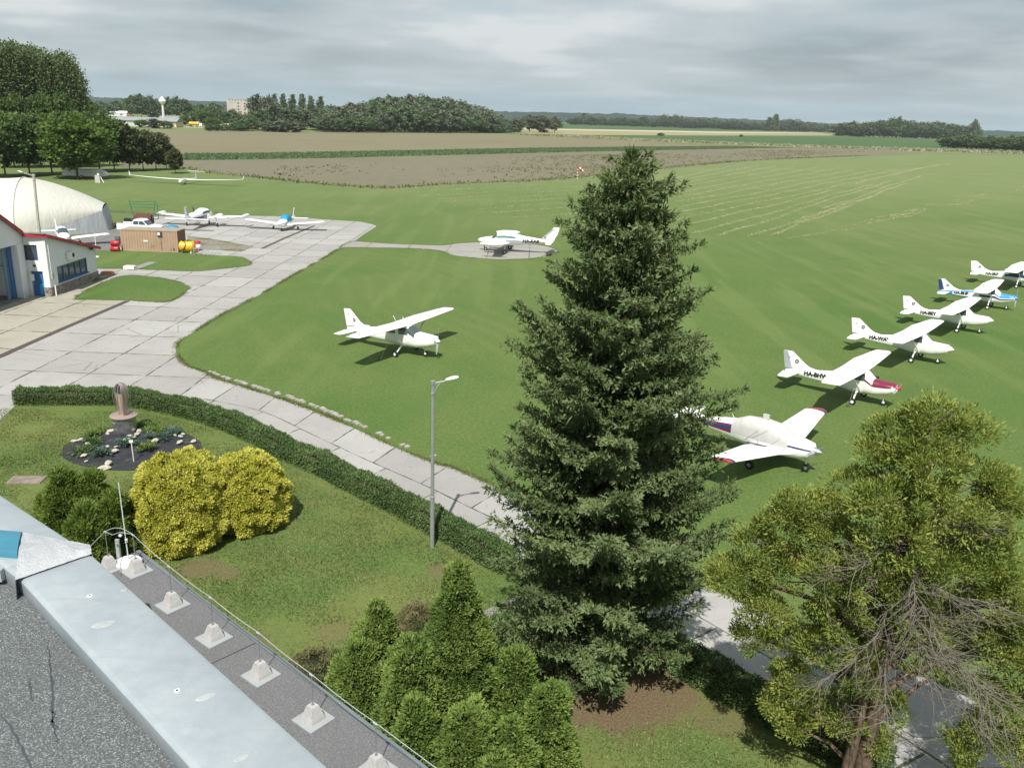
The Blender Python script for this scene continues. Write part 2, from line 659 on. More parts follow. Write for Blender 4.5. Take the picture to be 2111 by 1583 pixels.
def offset(line, d):
    out = []
    for i, p in enumerate(line):
        a, b = line[max(i - 1, 0)], line[min(i + 1, len(line) - 1)]
        t = Vector((b[0] - a[0], b[1] - a[1])).normalized()
        out.append(Vector((p[0] - t.y * d, p[1] + t.x * d)))
    return out


HEDGE_W = 0.95
hc = offset(hf, HEDGE_W / 2)          # hedge centre line (front line runs left to right, so +d is away from camera)
# planar apron: out along the field edge, back along the hangar side, then behind the hedge up to where the curved road takes over
ap = smooth_line([tuple(p)[:2] for p in o_line[6:]], 4) + [Vector((p.x, p.y)) for p in far_line]
ap += [Vector((p[0], p[1])) for p in hc if p[0] < -18.6]
slab_uv(sheet('apron', ap, 0.010, M_conc))

# curved road beside the hedge: a wide slab strip and a narrow one
cj = smooth_line([at(*p) for p in [(372, 816), (454, 829), (547, 851), (641, 895), (755, 948), (882, 1004), (995, 1059), (1389, 1247), (1498, 1305), (1901, 1547), (2180, 1745)]], 6)
oe = smooth_line([at(*p) for p in [(440, 778), (518, 803), (615, 835), (718, 877), (818, 924), (895, 954), (976, 983), (1400, 1182), (1836, 1374), (1881, 1386), (1981, 1429), (2051, 1476), (2260, 1640)]], 6)


def resample(line, n):
    line = [Vector((p[0], p[1])) for p in line]
    L = [0.0]
    for i in range(1, len(line)):
        L.append(L[-1] + (line[i] - line[i - 1]).length)
    out = []
    k = 0
    for j in range(n):
        d = L[-1] * j / (n - 1)
        while k < len(L) - 2 and L[k + 1] < d:
            k += 1
        f = (d - L[k]) / max(1e-9, L[k + 1] - L[k])
        out.append(line[k].lerp(line[k + 1], f))
    return out, L[-1]


def strip(name, A, B, z, m, ulen, kind='structure', v0=0.0, n=120, u0=0.0, vw=1.0):
    a, la = resample(A, n)
    b, lb = resample(B, n)
    me = bpy.data.meshes.new(name)
    vs = [(p.x, p.y, z) for p in a] + [(p.x, p.y, z) for p in b]
    fs = [(i, i + n, i + n + 1, i + 1) for i in range(n - 1)]
    me.from_pydata(vs, [], fs)
    p0 = Vector(vs[0])
    nn = (Vector(vs[n]) - p0).cross(Vector(vs[n + 1]) - p0)
    if nn.z < 0:
        me.flip_normals()
    uv = me.uv_layers.new(name='UVMap')
    for lp in me.loops:
        i = lp.vertex_index
        k, side = (i, 0) if i < n else (i - n, 1)
        uv.data[lp.index].uv = (v0 + side * vw, u0 + la * k / (n - 1) / ulen)
    me.materials.append(m)
    o = bpy.data.objects.new(name, me)
    col.objects.link(o)
    o['kind'] = kind
    return o


strip('road', oe, cj, 0.022, M_conc, 3.55, u0=0.35)
ci = offset(cj, -1.85)
strip('pavement', cj, ci, 0.018, M_conc, 3.55, u0=0.35, vw=0.995, v0=0.003)

# the older, yellower slabs in front of the hangar
old = [at(*p) for p in [(-140, 745), (0, 734), (262, 621), (212, 618.5), (152, 618), (172, 602), (225, 573), (188, 580), (107, 612), (40, 617), (-10, 628), (-140, 640)]]
slab_uv(sheet('forecourt', old, 0.016, M_conc_old), a=3.52, b=4.64)
M_drain = plain('drain_grating', (0.075, 0.06, 0.052), 0.8, 0, 0.3, 9.0)
dl = [at(-140, 803), at(0, 735), at(132, 677), at(263, 621)]
strip('drain_channel', offset(dl, 0.24), offset(dl, -0.24), 0.026, M_drain, 1.0)
dl = [at(540, 513), at(590, 490), at(648, 466)]
strip('drain_channel', offset(dl, 0.22), offset(dl, -0.22), 0.026, M_drain, 1.0)

# round pad with the light twin, and the lane to it
pad = [(700, 511), (758, 511), (871, 513.8), (914, 519.5), (935, 526.5), (971, 531.7), (1028, 535.2), (1078, 534.8), (1113, 531), (1134, 526), (1148, 520.5), (1146, 515), (1128, 509), (1085, 503.5), (1035, 500.5), (985, 500), (942, 502.5), (900, 506.5), (786, 502), (736, 498), (715, 502)]
M_pad = concrete_material('old_pad_concrete', (0.25, 0.24, 0.215), (0.285, 0.275, 0.25), jw=0.006, jl=0.006)
slab_uv(sheet('taxi_lane', smooth_line([at(*p) for p in pad], 4), 0.020, M_pad), a=5.0, b=5.0)

# lawns inside the concrete
lawn1 = [(170, 519), (248, 517.5), (372, 521), (433, 527), (476, 528), (504, 533), (517, 542.5), (507, 549), (457, 554.5), (406, 559.8), (318, 557), (265, 554.5), (188, 553), (176, 540)]
lawn2 = [(152.5, 618), (172, 602), (239, 573), (263, 568), (297, 570), (331, 574), (371, 583), (390, 594), (384, 601), (350, 622), (300, 622), (265, 620), (212, 618.7)]
lawn3 = [(188, 565), (217, 566.5), (223, 572), (191, 583)]
for L in (lawn1, lawn2):
    sheet('lawn', smooth_line([at(*p) for p in L + L[:1]], 4)[:-1], 0.034, M_grass)
sheet('lawn', [at(*p) for p in lawn3], 0.034, M_grass)

# gravel wedge by the tank, asphalt by the fabric hangar, thin far lane
tg = NT('gravel')
gp = tg.pos()
gc = tg.ramp(tg.noise(gp, 3.0, 6.0, 0.8), [(0.3, (0.13, 0.115, 0.09)), (0.5, (0.21, 0.19, 0.155)), (0.7, (0.28, 0.26, 0.22))])
gc = tg.mix(tg.sstep(tg.noise(gp, 0.5, 4.0, 0.6), 0.52, 0.66), gc, (0.085, 0.115, 0.035))
tg.bsdf(gc, 0.95, 0, tg.bump(tg.noise(gp, 8.0, 4.0, 0.8), 0.8, 0.08), 0.1)
M_gravel = tg.m
sheet('gravel_strip', [at(*p) for p in [(386, 486), (408, 489), (457, 496), (524, 508.5), (497, 519.5), (450, 516), (416, 514), (386, 505)]], 0.030, M_gravel)
M_asph = plain('asphalt', (0.155, 0.155, 0.15), 0.9, 0, 0.25, 1.2, 0.2, 0.4)
sheet('asphalt', [at(*p) for p in [(100, 500), (180, 482), (225, 474), (300, 470), (300, 480), (246, 492), (250, 508), (236, 516), (176, 518)]], 0.028, M_asph)
sheet('track', [at(*p) for p in [(205, 432), (240, 434.5), (330, 441), (395, 447), (395, 450), (330, 445), (240, 438), (205, 435)]], 0.008, M_pad)
sheet('paved_walk', [at(*p) for p in [(1175, 1168), (1235, 1196), (1090, 1262), (1030, 1290), (960, 1330), (930, 1305), (1000, 1258), (1080, 1222)]], 0.012,
      concrete_material('paving_stones', (0.20, 0.195, 0.18), (0.25, 0.24, 0.225), jw=0.03, jl=0.03)).name
slab_uv(bpy.data.objects['paved_walk'], a=0.4, b=0.4)

# ---- fields beyond
def field_material(name, cols, rows_dir, row, amp, green=0.0):
    t = NT(name)
    P = t.pos()
    x, y, z = t.xyz(P)
    n1 = t.noise(P, 0.015, 5.0, 0.6)
    n2 = t.noise(t.mapping(P, rot=(0, 0, -rows_dir), scale=(0.05, 0.9, 1)), 0.5, 4.0, 0.7)
    n3 = t.noise(P, 0.35, 5.0, 0.75)
    c = t.ramp(n1, [(0.3, cols[0]), (0.55, cols[1]), (0.75, cols[2])])
    c = t.mix(t.math('MULTIPLY', t.sstep(n2, 0.35, 0.7), amp), c, tuple(q * 0.72 for q in cols[0]))
    if green:
        c = t.mix(t.math('MULTIPLY', t.sstep(n3, 0.50, 0.66), green), c, (0.085, 0.105, 0.040))
    t.bsdf(c, 0.95, 0, t.bump(n3, 0.5, 0.3), 0.1)
    return t.m


M_brown1 = field_material('sown_soil', [(0.165, 0.148, 0.090), (0.185, 0.166, 0.105), (0.150, 0.150, 0.084)], 0.0, 3.0, 0.35, 0.22)
M_brown2 = field_material('bare_soil', [(0.150, 0.138, 0.096), (0.166, 0.153, 0.107), (0.138, 0.140, 0.084)], 0.0, 3.0, 0.30, 0.45)
M_cropg = field_material('green_crop', [(0.055, 0.100, 0.036), (0.062, 0.110, 0.042), (0.072, 0.118, 0.045)], 0.3, 3.0, 0.3)
M_straw = field_material('ripening_field', [(0.25, 0.22, 0.115), (0.28, 0.245, 0.14), (0.225, 0.205, 0.105)], 0.3, 3.0, 0.25)
M_pale = field_material('pale_stubble', [(0.36, 0.33, 0.235), (0.39, 0.36, 0.26), (0.33, 0.305, 0.215)], 0.3, 3.0, 0.2)
M_mead = field_material('rough_meadow', [(0.155, 0.165, 0.070), (0.175, 0.18, 0.082), (0.20, 0.19, 0.10)], 0.3, 3.0, 0.3)

sheet('sown_field', [at(*p) for p in [(250, 268), (340, 269), (520, 272), (700, 273.5), (900, 275.5), (1060, 279), (1160, 283), (1300, 291), (1440, 299), (1530, 303), (1300, 304.5), (1100, 307), (900, 311), (700, 315), (520, 318), (380, 319), (250, 318)]], 0.05, M_brown1)
sheet('crop_strip', [at(*p) for p in [(250, 318), (380, 318.5), (520, 317.5), (700, 314.5), (900, 310.5), (1100, 306.5), (1300, 304), (1500, 302.5), (1640, 305), (1500, 307.5), (1300, 311.5), (1100, 316), (900, 321), (700, 326), (520, 329.5), (380, 331), (250, 330)]], 0.09, M_cropg)
sheet('fallow_field', [at(*p) for p in [(250, 329), (380, 330), (520, 328.5), (700, 325), (900, 320), (1100, 315), (1300, 310.5), (1500, 306.5), (1660, 306), (1790, 309), (1880, 313), (1900, 317), (1790, 321.5), (1600, 328.5), (1500, 335), (1310, 353), (1180, 367), (1080, 374), (1000, 377), (930, 379), (800, 388), (700, 383), (620, 376), (540, 367), (440, 357), (400, 351), (385, 346), (250, 345)]], 0.06, M_brown2)
sheet('green_field', [at(*p) for p in [(1200, 279.5), (1400, 280), (1560, 280.5), (1700, 281.5), (1830, 284), (1955, 289.5), (1985, 296), (2060, 306), (1900, 305), (1700, 300), (1500, 292), (1330, 286)]], 0.08, M_cropg)
sheet('far_field', [at(*p) for p in [(1100, 250.5), (1300, 257), (1500, 265), (1690, 271.5), (1480, 271), (1300, 268), (1100, 264)]], 0.11, M_cropg)
sheet('stubble_field', [at(*p) for p in [(1080, 265), (1300, 268.5), (1480, 271.8), (1690, 274.5), (1700, 275.5), (1480, 275.4), (1300, 272), (1080, 268.2)]], 0.13, M_pale)
sheet('ripening_field', [at(*p) for p in [(1060, 269), (1300, 272.6), (1480, 276), (1700, 276), (1740, 279), (1500, 280.2), (1200, 279), (1080, 276)]], 0.12, M_straw)
sheet('rough_meadow', [at(*p) for p in [(1040, 276.5), (1200, 280), (1330, 286.5), (1500, 293), (1700, 301), (1900, 306), (2111, 313), (2400, 322), (2400, 331), (2111, 321), (1900, 316.5), (1790, 309), (1600, 303.5), (1440, 298.5), (1300, 290.5), (1160, 282.5)]], 0.10, M_mead)
sheet('road', [at(*p) for p in [(180, 259.5), (300, 262), (440, 264.5), (440, 263), (300, 260), (180, 257.5)]], 0.07, M_pale)

# soft ridge of hills far off
def hill_ridge():
    t = NT('distant_woodland')
    c = t.ramp(t.noise(t.pos(), 0.006, 5.0, 0.7), [(0.3, (0.016, 0.032, 0.032)), (0.7, (0.030, 0.052, 0.046))])
    t.bsdf(c, 1.0, 0, None, 0.0)
    xs = np.linspace(-9000, 9500, 900)
    rows = []
    for (yy, k) in ((3700, 0.0), (3720, 0.72), (3900, .95), (4600, 1.0), (6500, 1.15), (9800, 0.1)):
        hz = 31 + 7 * np.sin(xs / 1500 + 1.0) + 5 * np.sin(xs / 540) + 3 * np.sin(xs / 170 + yy) - xs * 0.0022
        hz = hz + rng.normal(0, 1.8, len(xs)) * k
        rows.append(np.stack([xs * (yy / 5200), np.full_like(xs, yy) + 150 * np.sin(xs / 900), np.maximum(0.0, hz * k) + (0 if k else -0.5)], 1))
    n = len(xs)
    V = np.concatenate(rows)
    F = [(r * n + i, r * n + i + 1, (r + 1) * n + i + 1, (r + 1) * n + i) for r in range(len(rows) - 1) for i in range(n - 1)]
    o = np_mesh('hills', V, np.array(F), t.m)
    o['kind'] = 'structure'


hill_ridge()
# ------------------------------------------------------------------ foliage helpers
def unit(a):
    return a / np.maximum(1e-9, np.linalg.norm(a, axis=-1, keepdims=True))


def blades(P, D, L, Wd, roll=None, fold=0.0):
    """diamond blades: base P, direction D, length L, width Wd -> verts (4n,3), quads (n,4)"""
    n = len(P)
    D = unit(D)
    R = rng.normal(size=(n, 3)) if roll is None else roll
    S = unit(np.cross(D, R))
    N = np.cross(S, D)
    L = np.broadcast_to(np.asarray(L, float), (n,))[:, None]
    Wd = np.broadcast_to(np.asarray(Wd, float), (n,))[:, None]
    m = P + D * L * 0.45
    V = np.stack([P, m + S * Wd * .5 + N * L * fold, P + D * L, m - S * Wd * .5 + N * L * fold], 1).reshape(-1, 3)
    F = np.arange(4 * n).reshape(n, 4)
    return V, F


class Leaves:
    def __init__(s):
        s.V, s.F, s.R, s.n = [], [], [], 0

    def add(s, V, F, r):
        s.V.append(V)
        s.F.append(F + s.n)
        s.R.append(np.broadcast_to(np.asarray(r, float), (len(V),)) if np.ndim(r) == 0 else r)
        s.n += len(V)

    def blades(s, P, D, L, Wd, r, roll=None, fold=0.0):
        V, F = blades(P, D, L, Wd, roll, fold)
        s.add(V, F, np.repeat(np.broadcast_to(np.asarray(r, float), (len(P),)), 4))

    def lump(s, c, rad, r=-1.0, n=8, jit=0.15):
        """closed rough ball of dark inner twigs"""
        th = np.linspace(0, math.pi, n)
        vs = []
        for a in th:
            for b in np.arange(2 * n) * math.pi / n:
                q = 1 + rng.normal() * jit
                vs.append((c[0] + rad[0] * math.sin(a) * math.cos(b) * q, c[1] + rad[1] * math.sin(a) * math.sin(b) * q, c[2] + rad[2] * math.cos(a) * q))
        m = 2 * n
        F = [(i * m + j, i * m + (j + 1) % m, (i + 1) * m + (j + 1) % m, (i + 1) * m + j) for i in range(n - 1) for j in range(m)]
        s.add(np.array(vs), np.array(F), r)

    def build(s, name, m, parent=None):
        return np_mesh(name, np.concatenate(s.V), np.concatenate(s.F), m, parent, np.concatenate(s.R))


def rand_dir(n):
    return unit(rng.normal(size=(n, 3)))


def curved(p, d, L, bend, n=6, jit=0.0):
    """polyline that starts at p along d and bends by vector 'bend' (per unit length)"""
    p, d = np.array(p, float), np.array(d, float)
    pts = [p.copy()]
    for _ in range(n):
        d = d + np.array(bend) * (L / n) + rng.normal(size=3) * jit
        d /= np.linalg.norm(d)
        p = p + d * L / n
        pts.append(p.copy())
    return pts


M_bark = plain('conifer_bark', (0.085, 0.06, 0.042), 0.95, 0, 0.4, 9.0, 0.1, 0.6)
M_bark2 = plain('grey_bark', (0.12, 0.10, 0.078), 0.95, 0, 0.35, 7.0, 0.1, 0.6)
M_deadtwig = plain('bare_twig_wood', (0.15, 0.136, 0.11), 0.95, 0, 0.3, 5.0, 0.1)
M_junbark = plain('reddish_peeling_bark', (0.12, 0.088, 0.062), 0.95, 0, 0.45, 6.0, 0.1, 0.7)

M_spruce = leaf_mat('spruce_needles', [(0.0389, 0.0617, 0.0205), (0.0713, 0.1057, 0.0349), (0.108, 0.1521, 0.0554), (0.1674, 0.2148, 0.0923)], trans=0.25, extra=(0.30, 0.21, 0.11))
M_juniper = leaf_mat('juniper_scales', [(0.0755, 0.1252, 0.0267), (0.1304, 0.1914, 0.0355), (0.2128, 0.2578, 0.0503), (0.2952, 0.3166, 0.0815)], trans=0.35, twig=(.04, .036, .022))
M_thuja = leaf_mat('arborvitae_scales', [(0.065, 0.1123, 0.025), (0.1008, 0.1685, 0.0343), (0.1527, 0.2309, 0.0499), (0.2194, 0.2808, 0.0702)], trans=0.3, twig=(.022, .024, .011))
M_thujad = leaf_mat('dark_arborvitae_scales', [(0.0628, 0.1076, 0.0222), (0.0987, 0.1578, 0.0269), (0.1399, 0.2063, 0.038), (0.1973, 0.2512, 0.0539)], trans=0.3, twig=(.022, .024, .011))
M_gold = leaf_mat('golden_cypress_scales', [(0.22, 0.235, 0.028), (0.36, 0.365, 0.042), (0.50, 0.49, 0.075), (0.64, 0.61, 0.16)], trans=0.35, twig=(0.045, 0.045, 0.014))
M_hedge = leaf_mat('privet_leaves', [(0.0364, 0.078, 0.0208), (0.0598, 0.1144, 0.0312), (0.0884, 0.1495, 0.0442), (0.1365, 0.1885, 0.0715)], trans=0.2)
M_shrub = leaf_mat('cotoneaster_leaves', [(0.0585, 0.0845, 0.0286), (0.0975, 0.13, 0.039), (0.1495, 0.1495, 0.065), (0.182, 0.13, 0.0806)], trans=0.2, twig=(.03, .03, .016))
M_bluej = leaf_mat('blue_juniper_scales', [(0.045, 0.085, 0.060), (0.070, 0.120, 0.090), (0.10, 0.16, 0.12)], trans=0.2)
M_oakl = leaf_mat('broad_leaves_dark', [(0.0377, 0.081, 0.0218), (0.0641, 0.1181, 0.0312), (0.098, 0.1586, 0.0437), (0.1413, 0.1991, 0.0624)], trans=0.3, twig=(.02, .03, .012))
M_walnut = leaf_mat('broad_leaves_fresh', [(0.040, 0.085, 0.014), (0.066, 0.125, 0.020), (0.098, 0.165, 0.028), (0.135, 0.20, 0.042)], trans=0.35, twig=(.024, .034, .012))
M_brownl = leaf_mat('broad_leaves_brownish', [(0.0345, 0.0483, 0.0176), (0.0552, 0.0713, 0.0264), (0.0782, 0.0943, 0.0352), (0.1035, 0.115, 0.0484)], trans=0.25, twig=(.028, .030, .014))
M_silver = leaf_mat('willow_leaves', [(0.066, 0.0902, 0.0528), (0.0968, 0.1265, 0.0792), (0.132, 0.1628, 0.1078), (0.176, 0.2035, 0.143)], trans=0.25)


# ------------------------------------------------------------------ the big spruce
def spruce(base, height):
    root = thing('spruce_tree', 'tall dark green spruce in the middle, towering over the road and hedge', 'conifer', base)
    H = height
    tr = MB()
    tr.tube([(0, 0, -0.1), (0.02, 0, H * .3), (-0.03, 0.02, H * .6), (0.0, 0, H * 0.97)], [0.30, 0.23, 0.13, 0.02], 12)
    LV = Leaves()
    limb = MB()
    nb = 0
    z = 0.95
    az = 0.0
    while z < H - 0.35:
        f = z / H
        # outline of the crown: broad below, ragged, narrow waist near the top third
        Rm = float(np.interp(f, [.05, .09, .13, .20, .32, .43, .56, .65, .74, .80, .87, .92, .97, 1.0], [2.4, 2.9, 3.25, 3.7, 3.85, 3.6, 3.2, 2.8, 2.3, 1.92, 1.52, 1.10, .58, .2]))
        Rm *= 1.0 + 0.07 * math.sin(f * 23 + 0.6)
        nw = 7 if f < 0.8 else 6
        for k in range(nw):
            az += 2 * math.pi / nw + rng.normal() * 0.22
            L = max(0.35, Rm * rng.uniform(0.60, 1.09))
            up = -0.30 + 0.85 * f + rng.normal() * 0.10
            d0 = np.array([math.cos(az), math.sin(az), up])
            d0 /= np.linalg.norm(d0)
            pts = curved((0, 0, z + rng.uniform(-.22, .22)), d0, L, (0, 0, 0.10 + 0.10 * (1 - f)), 7, 0.035)
            limb.tube(pts[:6], [0.055 * (1 - f * .6) * (1 - q / 6.5) + 0.008 for q in range(6)], 5)
            pts = np.array(pts)
            seg = np.linspace(0, 1, 8)
            # side shoots along the limb
            m = max(5, int(L / 0.105))
            tone = rng.uniform(0.10, 0.80)
            for t in np.linspace(0.14, 1.0, m):
                i = min(6, int(t * 7))
                c = pts[i] + (pts[i + 1] - pts[i]) * (t * 7 - i) if i < 7 else pts[7]
                dr = unit(pts[min(i + 1, 7)] - pts[i])
                side = unit(np.cross(dr, [0, 0, 1.0]))
                for sg in (-1, 1):
                    l2 = (0.20 + 0.66 * min(1.0, L / 3.2) * (1 - t) ** 0.7 * min(1, t * 3.0)) * rng.uniform(0.6, 1.25)
                    d2 = unit(side * sg * rng.uniform(.7, 1.1) + dr * rng.uniform(.45, .9) + np.array([0, 0, rng.uniform(-.50, .42)]))
                    ns = max(3, int(l2 / 0.062))
                    q = np.linspace(0.10, 1.0, ns)[:, None]
                    c2 = c + d2 * l2 * q + np.array([0, 0, -0.20]) * (l2 * q) ** 2 + rng.normal(size=(ns, 3)) * 0.018
                    # needle shoots standing round the side twig
                    for rep in range(3):
                        dd = d2 * 0.75 + rng.normal(size=(ns, 3)) * 0.55 + np.array([0, 0, 0.22 if rep else -0.30])
                        lv = rng.uniform(0.085, 0.17, ns)
                        tn = np.clip(tone + rng.normal(size=ns) * 0.16 + (q[:, 0] - .5) * 0.35, 0, 1)
                        LV.blades(c2, dd, lv, lv * rng.uniform(.30, .42, ns), tn, roll=dr * .5 + np.array([0, -.25, .9]) + rng.normal(size=(ns, 3)) * .5)
            # long leading shoots at the limb end
            e = pts[7]
            n2 = 10
            dd = unit(pts[7] - pts[6]) + rng.normal(size=(n2, 3)) * 0.42
            LV.blades(np.repeat(e[None], n2, 0), dd, rng.uniform(.14, .30, n2), 0.05, rng.uniform(.4, 1, n2))
            # hanging curtains of old twigs below the limb
            nh = int(L * 16)
            ti = rng.uniform(0.15, 0.8, nh) * 7
            ii = np.minimum(6, ti.astype(int))
            ch = pts[ii] + (pts[ii + 1] - pts[ii]) * (ti - ii)[:, None] + rng.normal(size=(nh, 3)) * [.10, .10, 0.03]
            LV.blades(ch, np.array([0, 0, -1.0]) + rng.normal(size=(nh, 3)) * 0.25, rng.uniform(.14, .42, nh), rng.uniform(.03, .06, nh), np.clip(rng.normal(0.08, .15, nh), 0, 1))
            nb += 1
            if f > 0.60 and rng.random() < 0.55:   # cones hang in the top
                nc = rng.integers(1, 5)
                tt = rng.integers(3, 7, nc)
                pc = pts[tt] + rng.normal(size=(nc, 3)) * 0.09
                LV.blades(pc, np.array([0, 0, -1.0]) + rng.normal(size=(nc, 3)) * 0.12, 0.13, 0.045, 2.0)
        z += (0.235 + 0.10 * (1 - f)) * rng.uniform(.8, 1.2)
    # leader
    for q in range(5):
        zt = H - 0.55 + q * 0.13
        n2 = 46
        a = rng.uniform(0, 2 * math.pi, n2)
        r = rng.uniform(0.0, 0.22 * (1 - q / 7), n2)
        LV.blades(np.stack([np.cos(a) * r, np.sin(a) * r, np.full(n2, zt)], 1), np.stack([np.cos(a) * .7, np.sin(a) * .7, np.ones(n2) * 0.9], 1) + rng.normal(size=(n2, 3)) * .2,
                  rng.uniform(.16, .34, n2), 0.055, rng.uniform(.3, .95, n2))
    tr.build('trunk', M_bark, root, True)
    limb.build('limbs', M_bark, root, True)
    LV.build('foliage', M_spruce, root)
    return root


sp_base = at(1225, 1392)
spruce(sp_base, hgt(sp_base, 318))


# ------------------------------------------------------------------ scale-leaved shrubs: surface sprays over a lumpy form
def spray_shell(LV, fn, n, ls, wd, tone, up=0.5, out=0.9, fan=3, jit=0.28, tj=0.17):
    """fn(n) -> points on the form, outward normals, clump tone offset"""
    P, N, tc = fn(n)
    for k in range(fan):
        D = N * out + np.array([0, 0, up]) + rng.normal(size=P.shape) * jit * 1.6
        l = rng.uniform(ls * .6, ls * 1.3, n)
        LV.blades(P + rng.normal(size=P.shape) * ls * .25 - N * ls * 0.3, D, l, l * wd, np.clip(tone + tc + rng.normal(size=n) * tj, 0, 1), roll=N + np.array([0, -.25, .55]) + rng.normal(size=P.shape) * .45)


def lumpy_form(prof, H, nl, lump_r, seed):
    """radius profile prof(f)*, broken up by nl bumps; returns sampler"""
    r_ = np.random.default_rng(seed)
    bz = r_.uniform(0.03, 0.97, nl)
    ba = r_.uniform(0, 2 * math.pi, nl)
    br = r_.uniform(.6, 1.25, nl) * lump_r
    bt = r_.normal(0, .10, nl)
    amp = r_.uniform(.45, 1.0, nl)

    def fn(n):
        f = r_.uniform(0, 1, n * 3)
        keep = r_.uniform(0, 1, n * 3) < np.maximum(0.08, prof(f)) / prof(np.linspace(0, 1, 60)).max()
        f = f[keep][:n]
        n_ = len(f)
        a = r_.uniform(0, 2 * math.pi, n_)
        R = prof(f)
        P = np.stack([np.cos(a) * R, np.sin(a) * R, f * H], 1)
        C = np.stack([np.cos(ba) * prof(bz), np.sin(ba) * prof(bz), bz * H], 1)
        d = np.linalg.norm(P[:, None, :] - C[None], axis=2) / br[None]
        w = np.clip(1 - d * d, 0, 1) * amp[None]
        bi = w.argmax(1)
        bump = w.max(1)
        e = 0.02
        sl = (prof(np.minimum(1, f + e)) - prof(np.maximum(0, f - e))) / (2 * e * H)
        N = unit(np.stack([np.cos(a), np.sin(a), -sl], 1))
        push = bump * lump_r * 1.05 - lump_r * 0.40
        P = P + N * push[:, None]
        # normals lean away from the bump centre
        N = unit(N + 0.9 * unit(P - C[bi]) * bump[:, None])
        tc = bt[bi] + (bump - .4) * 0.35  # shade between clumps painted into the tone: bump tops lighter, gaps darker
        if n_ < n:
            P, N, tc = (np.concatenate([q, q[:n - n_]]) for q in (P, N, tc))
        return P, N, tc
    return fn


def shrub(name, label, cat, base, H, R, shape, m, n, ls, wd, tone=.5, up=.5, seed=1, lump_r=.35, nl=60, squash=1.0, rot=0.0, group=None, stem=True, fan=3, lean=(0, 0)):
    root = thing(name, label, cat, base, rot, group)
    if shape == 'cone':
        prof = lambda f: R * np.clip(np.minimum(1, ((1 - np.clip(f, 0, 1)) / .52) ** 0.75) * (0.86 + 0.14 * np.minimum(1, f * 6)), 0.02, 9)
    elif shape == 'bullet':
        prof = lambda f: R * np.clip(np.sqrt(np.clip(1 - np.clip(f, 0, 1) ** 2.3, 0, 1)) * (0.86 + 0.14 * np.minimum(1, f * 5)), 0.02, 9)
    else:
        prof = lambda f: R * np.clip(np.sqrt(np.clip(1 - ((np.clip(f, 0, 1) - .36) / .64) ** 2, 0, 1)), 0.03, 9)
    fn = lumpy_form(prof, H, nl, lump_r, seed)
    LV = Leaves()
    spray_shell(LV, fn, n, ls, wd, tone, up, fan=fan)
    # inner leaves with shade painted into their tone, then the twiggy inner mass
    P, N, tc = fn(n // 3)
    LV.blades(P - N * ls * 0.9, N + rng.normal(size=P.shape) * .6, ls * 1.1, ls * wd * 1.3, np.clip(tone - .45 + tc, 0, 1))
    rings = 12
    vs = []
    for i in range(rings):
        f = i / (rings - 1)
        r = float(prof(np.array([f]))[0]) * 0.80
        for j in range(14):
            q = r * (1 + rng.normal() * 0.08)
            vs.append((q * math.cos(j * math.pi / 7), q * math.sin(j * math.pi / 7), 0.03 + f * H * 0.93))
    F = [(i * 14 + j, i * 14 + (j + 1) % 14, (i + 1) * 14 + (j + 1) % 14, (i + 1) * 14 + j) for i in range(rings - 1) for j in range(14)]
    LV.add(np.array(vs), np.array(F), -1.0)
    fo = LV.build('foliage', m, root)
    fo.scale = (1, squash, 1)
    if lean != (0, 0):
        me = fo.data
        co = np.empty(len(me.vertices) * 3, np.float32)
        me.vertices.foreach_get('co', co)
        co = co.reshape(-1, 3)
        co[:, 0] += lean[0] * co[:, 2]
        co[:, 1] += lean[1] * co[:, 2]
        me.vertices.foreach_set('co', co.ravel())
        me.update()
    if stem:
        MB().tube([(0, 0, -.05), (0.02, 0, H * .35)], [R * .10, R * .05], 8).build('stem', M_bark, root, True)
    return root


def place(px, py_base, py_top):
    p = at(px, py_base)
    return p, hgt(p, py_top)


# golden bushes
p, h = place(375, 1118, 936)
shrub('golden_bush', 'bright yellow-green rounded bush beside the dark green conifers', 'bush', p, h, 1.68, 'round', M_gold, 21000, 0.105, 0.42, .52, .25, 11, .30, 130, 0.95, group='golden bushes on the lawn')
p, h = place(512, 1078, 936)
shrub('golden_bush', 'bright yellow-green rounded bush nearest the curved hedge', 'bush', p, h, 1.60, 'round', M_gold, 19000, 0.105, 0.42, .52, .25, 12, .30, 120, 0.95, group='golden bushes on the lawn')
p, h = place(400, 1062, 930)
shrub('golden_bush', 'smaller yellow-green bush showing behind and between the two front golden bushes', 'bush', p, h, 1.2, 'round', M_gold, 11000, 0.105, 0.42, .55, .25, 13, .28, 90, 1.0, group='golden bushes on the lawn')

# dark conifers left of them
for (px, pb, pt, R, sd, lab) in [(150, 1150, 966, .80, 21, 'dark green upright conifer, leftmost of the group beside the roof edge'),
                                 (205, 1140, 972, .75, 22, 'dark green upright conifer in the middle of the group behind the lightning mast'),
                                 (118, 1108, 1005, .62, 23, 'shorter dark green conifer at the outer left edge of the group'),
                                 (248, 1150, 1010, .68, 24, 'dark green conifer touching the yellow bush'),
                                 (190, 1205, 1040, .72, 25, 'low dark green conifer in front of its group, right at the roof corner')]:
    p, h = place(px, pb, pt)
    shrub('conifer_bush', lab, 'conifer', p, h, R, 'bullet', M_thujad, 6500, 0.15, 0.30, .42, .75, sd, .34, 50, group='dark conifers by the roof corner')

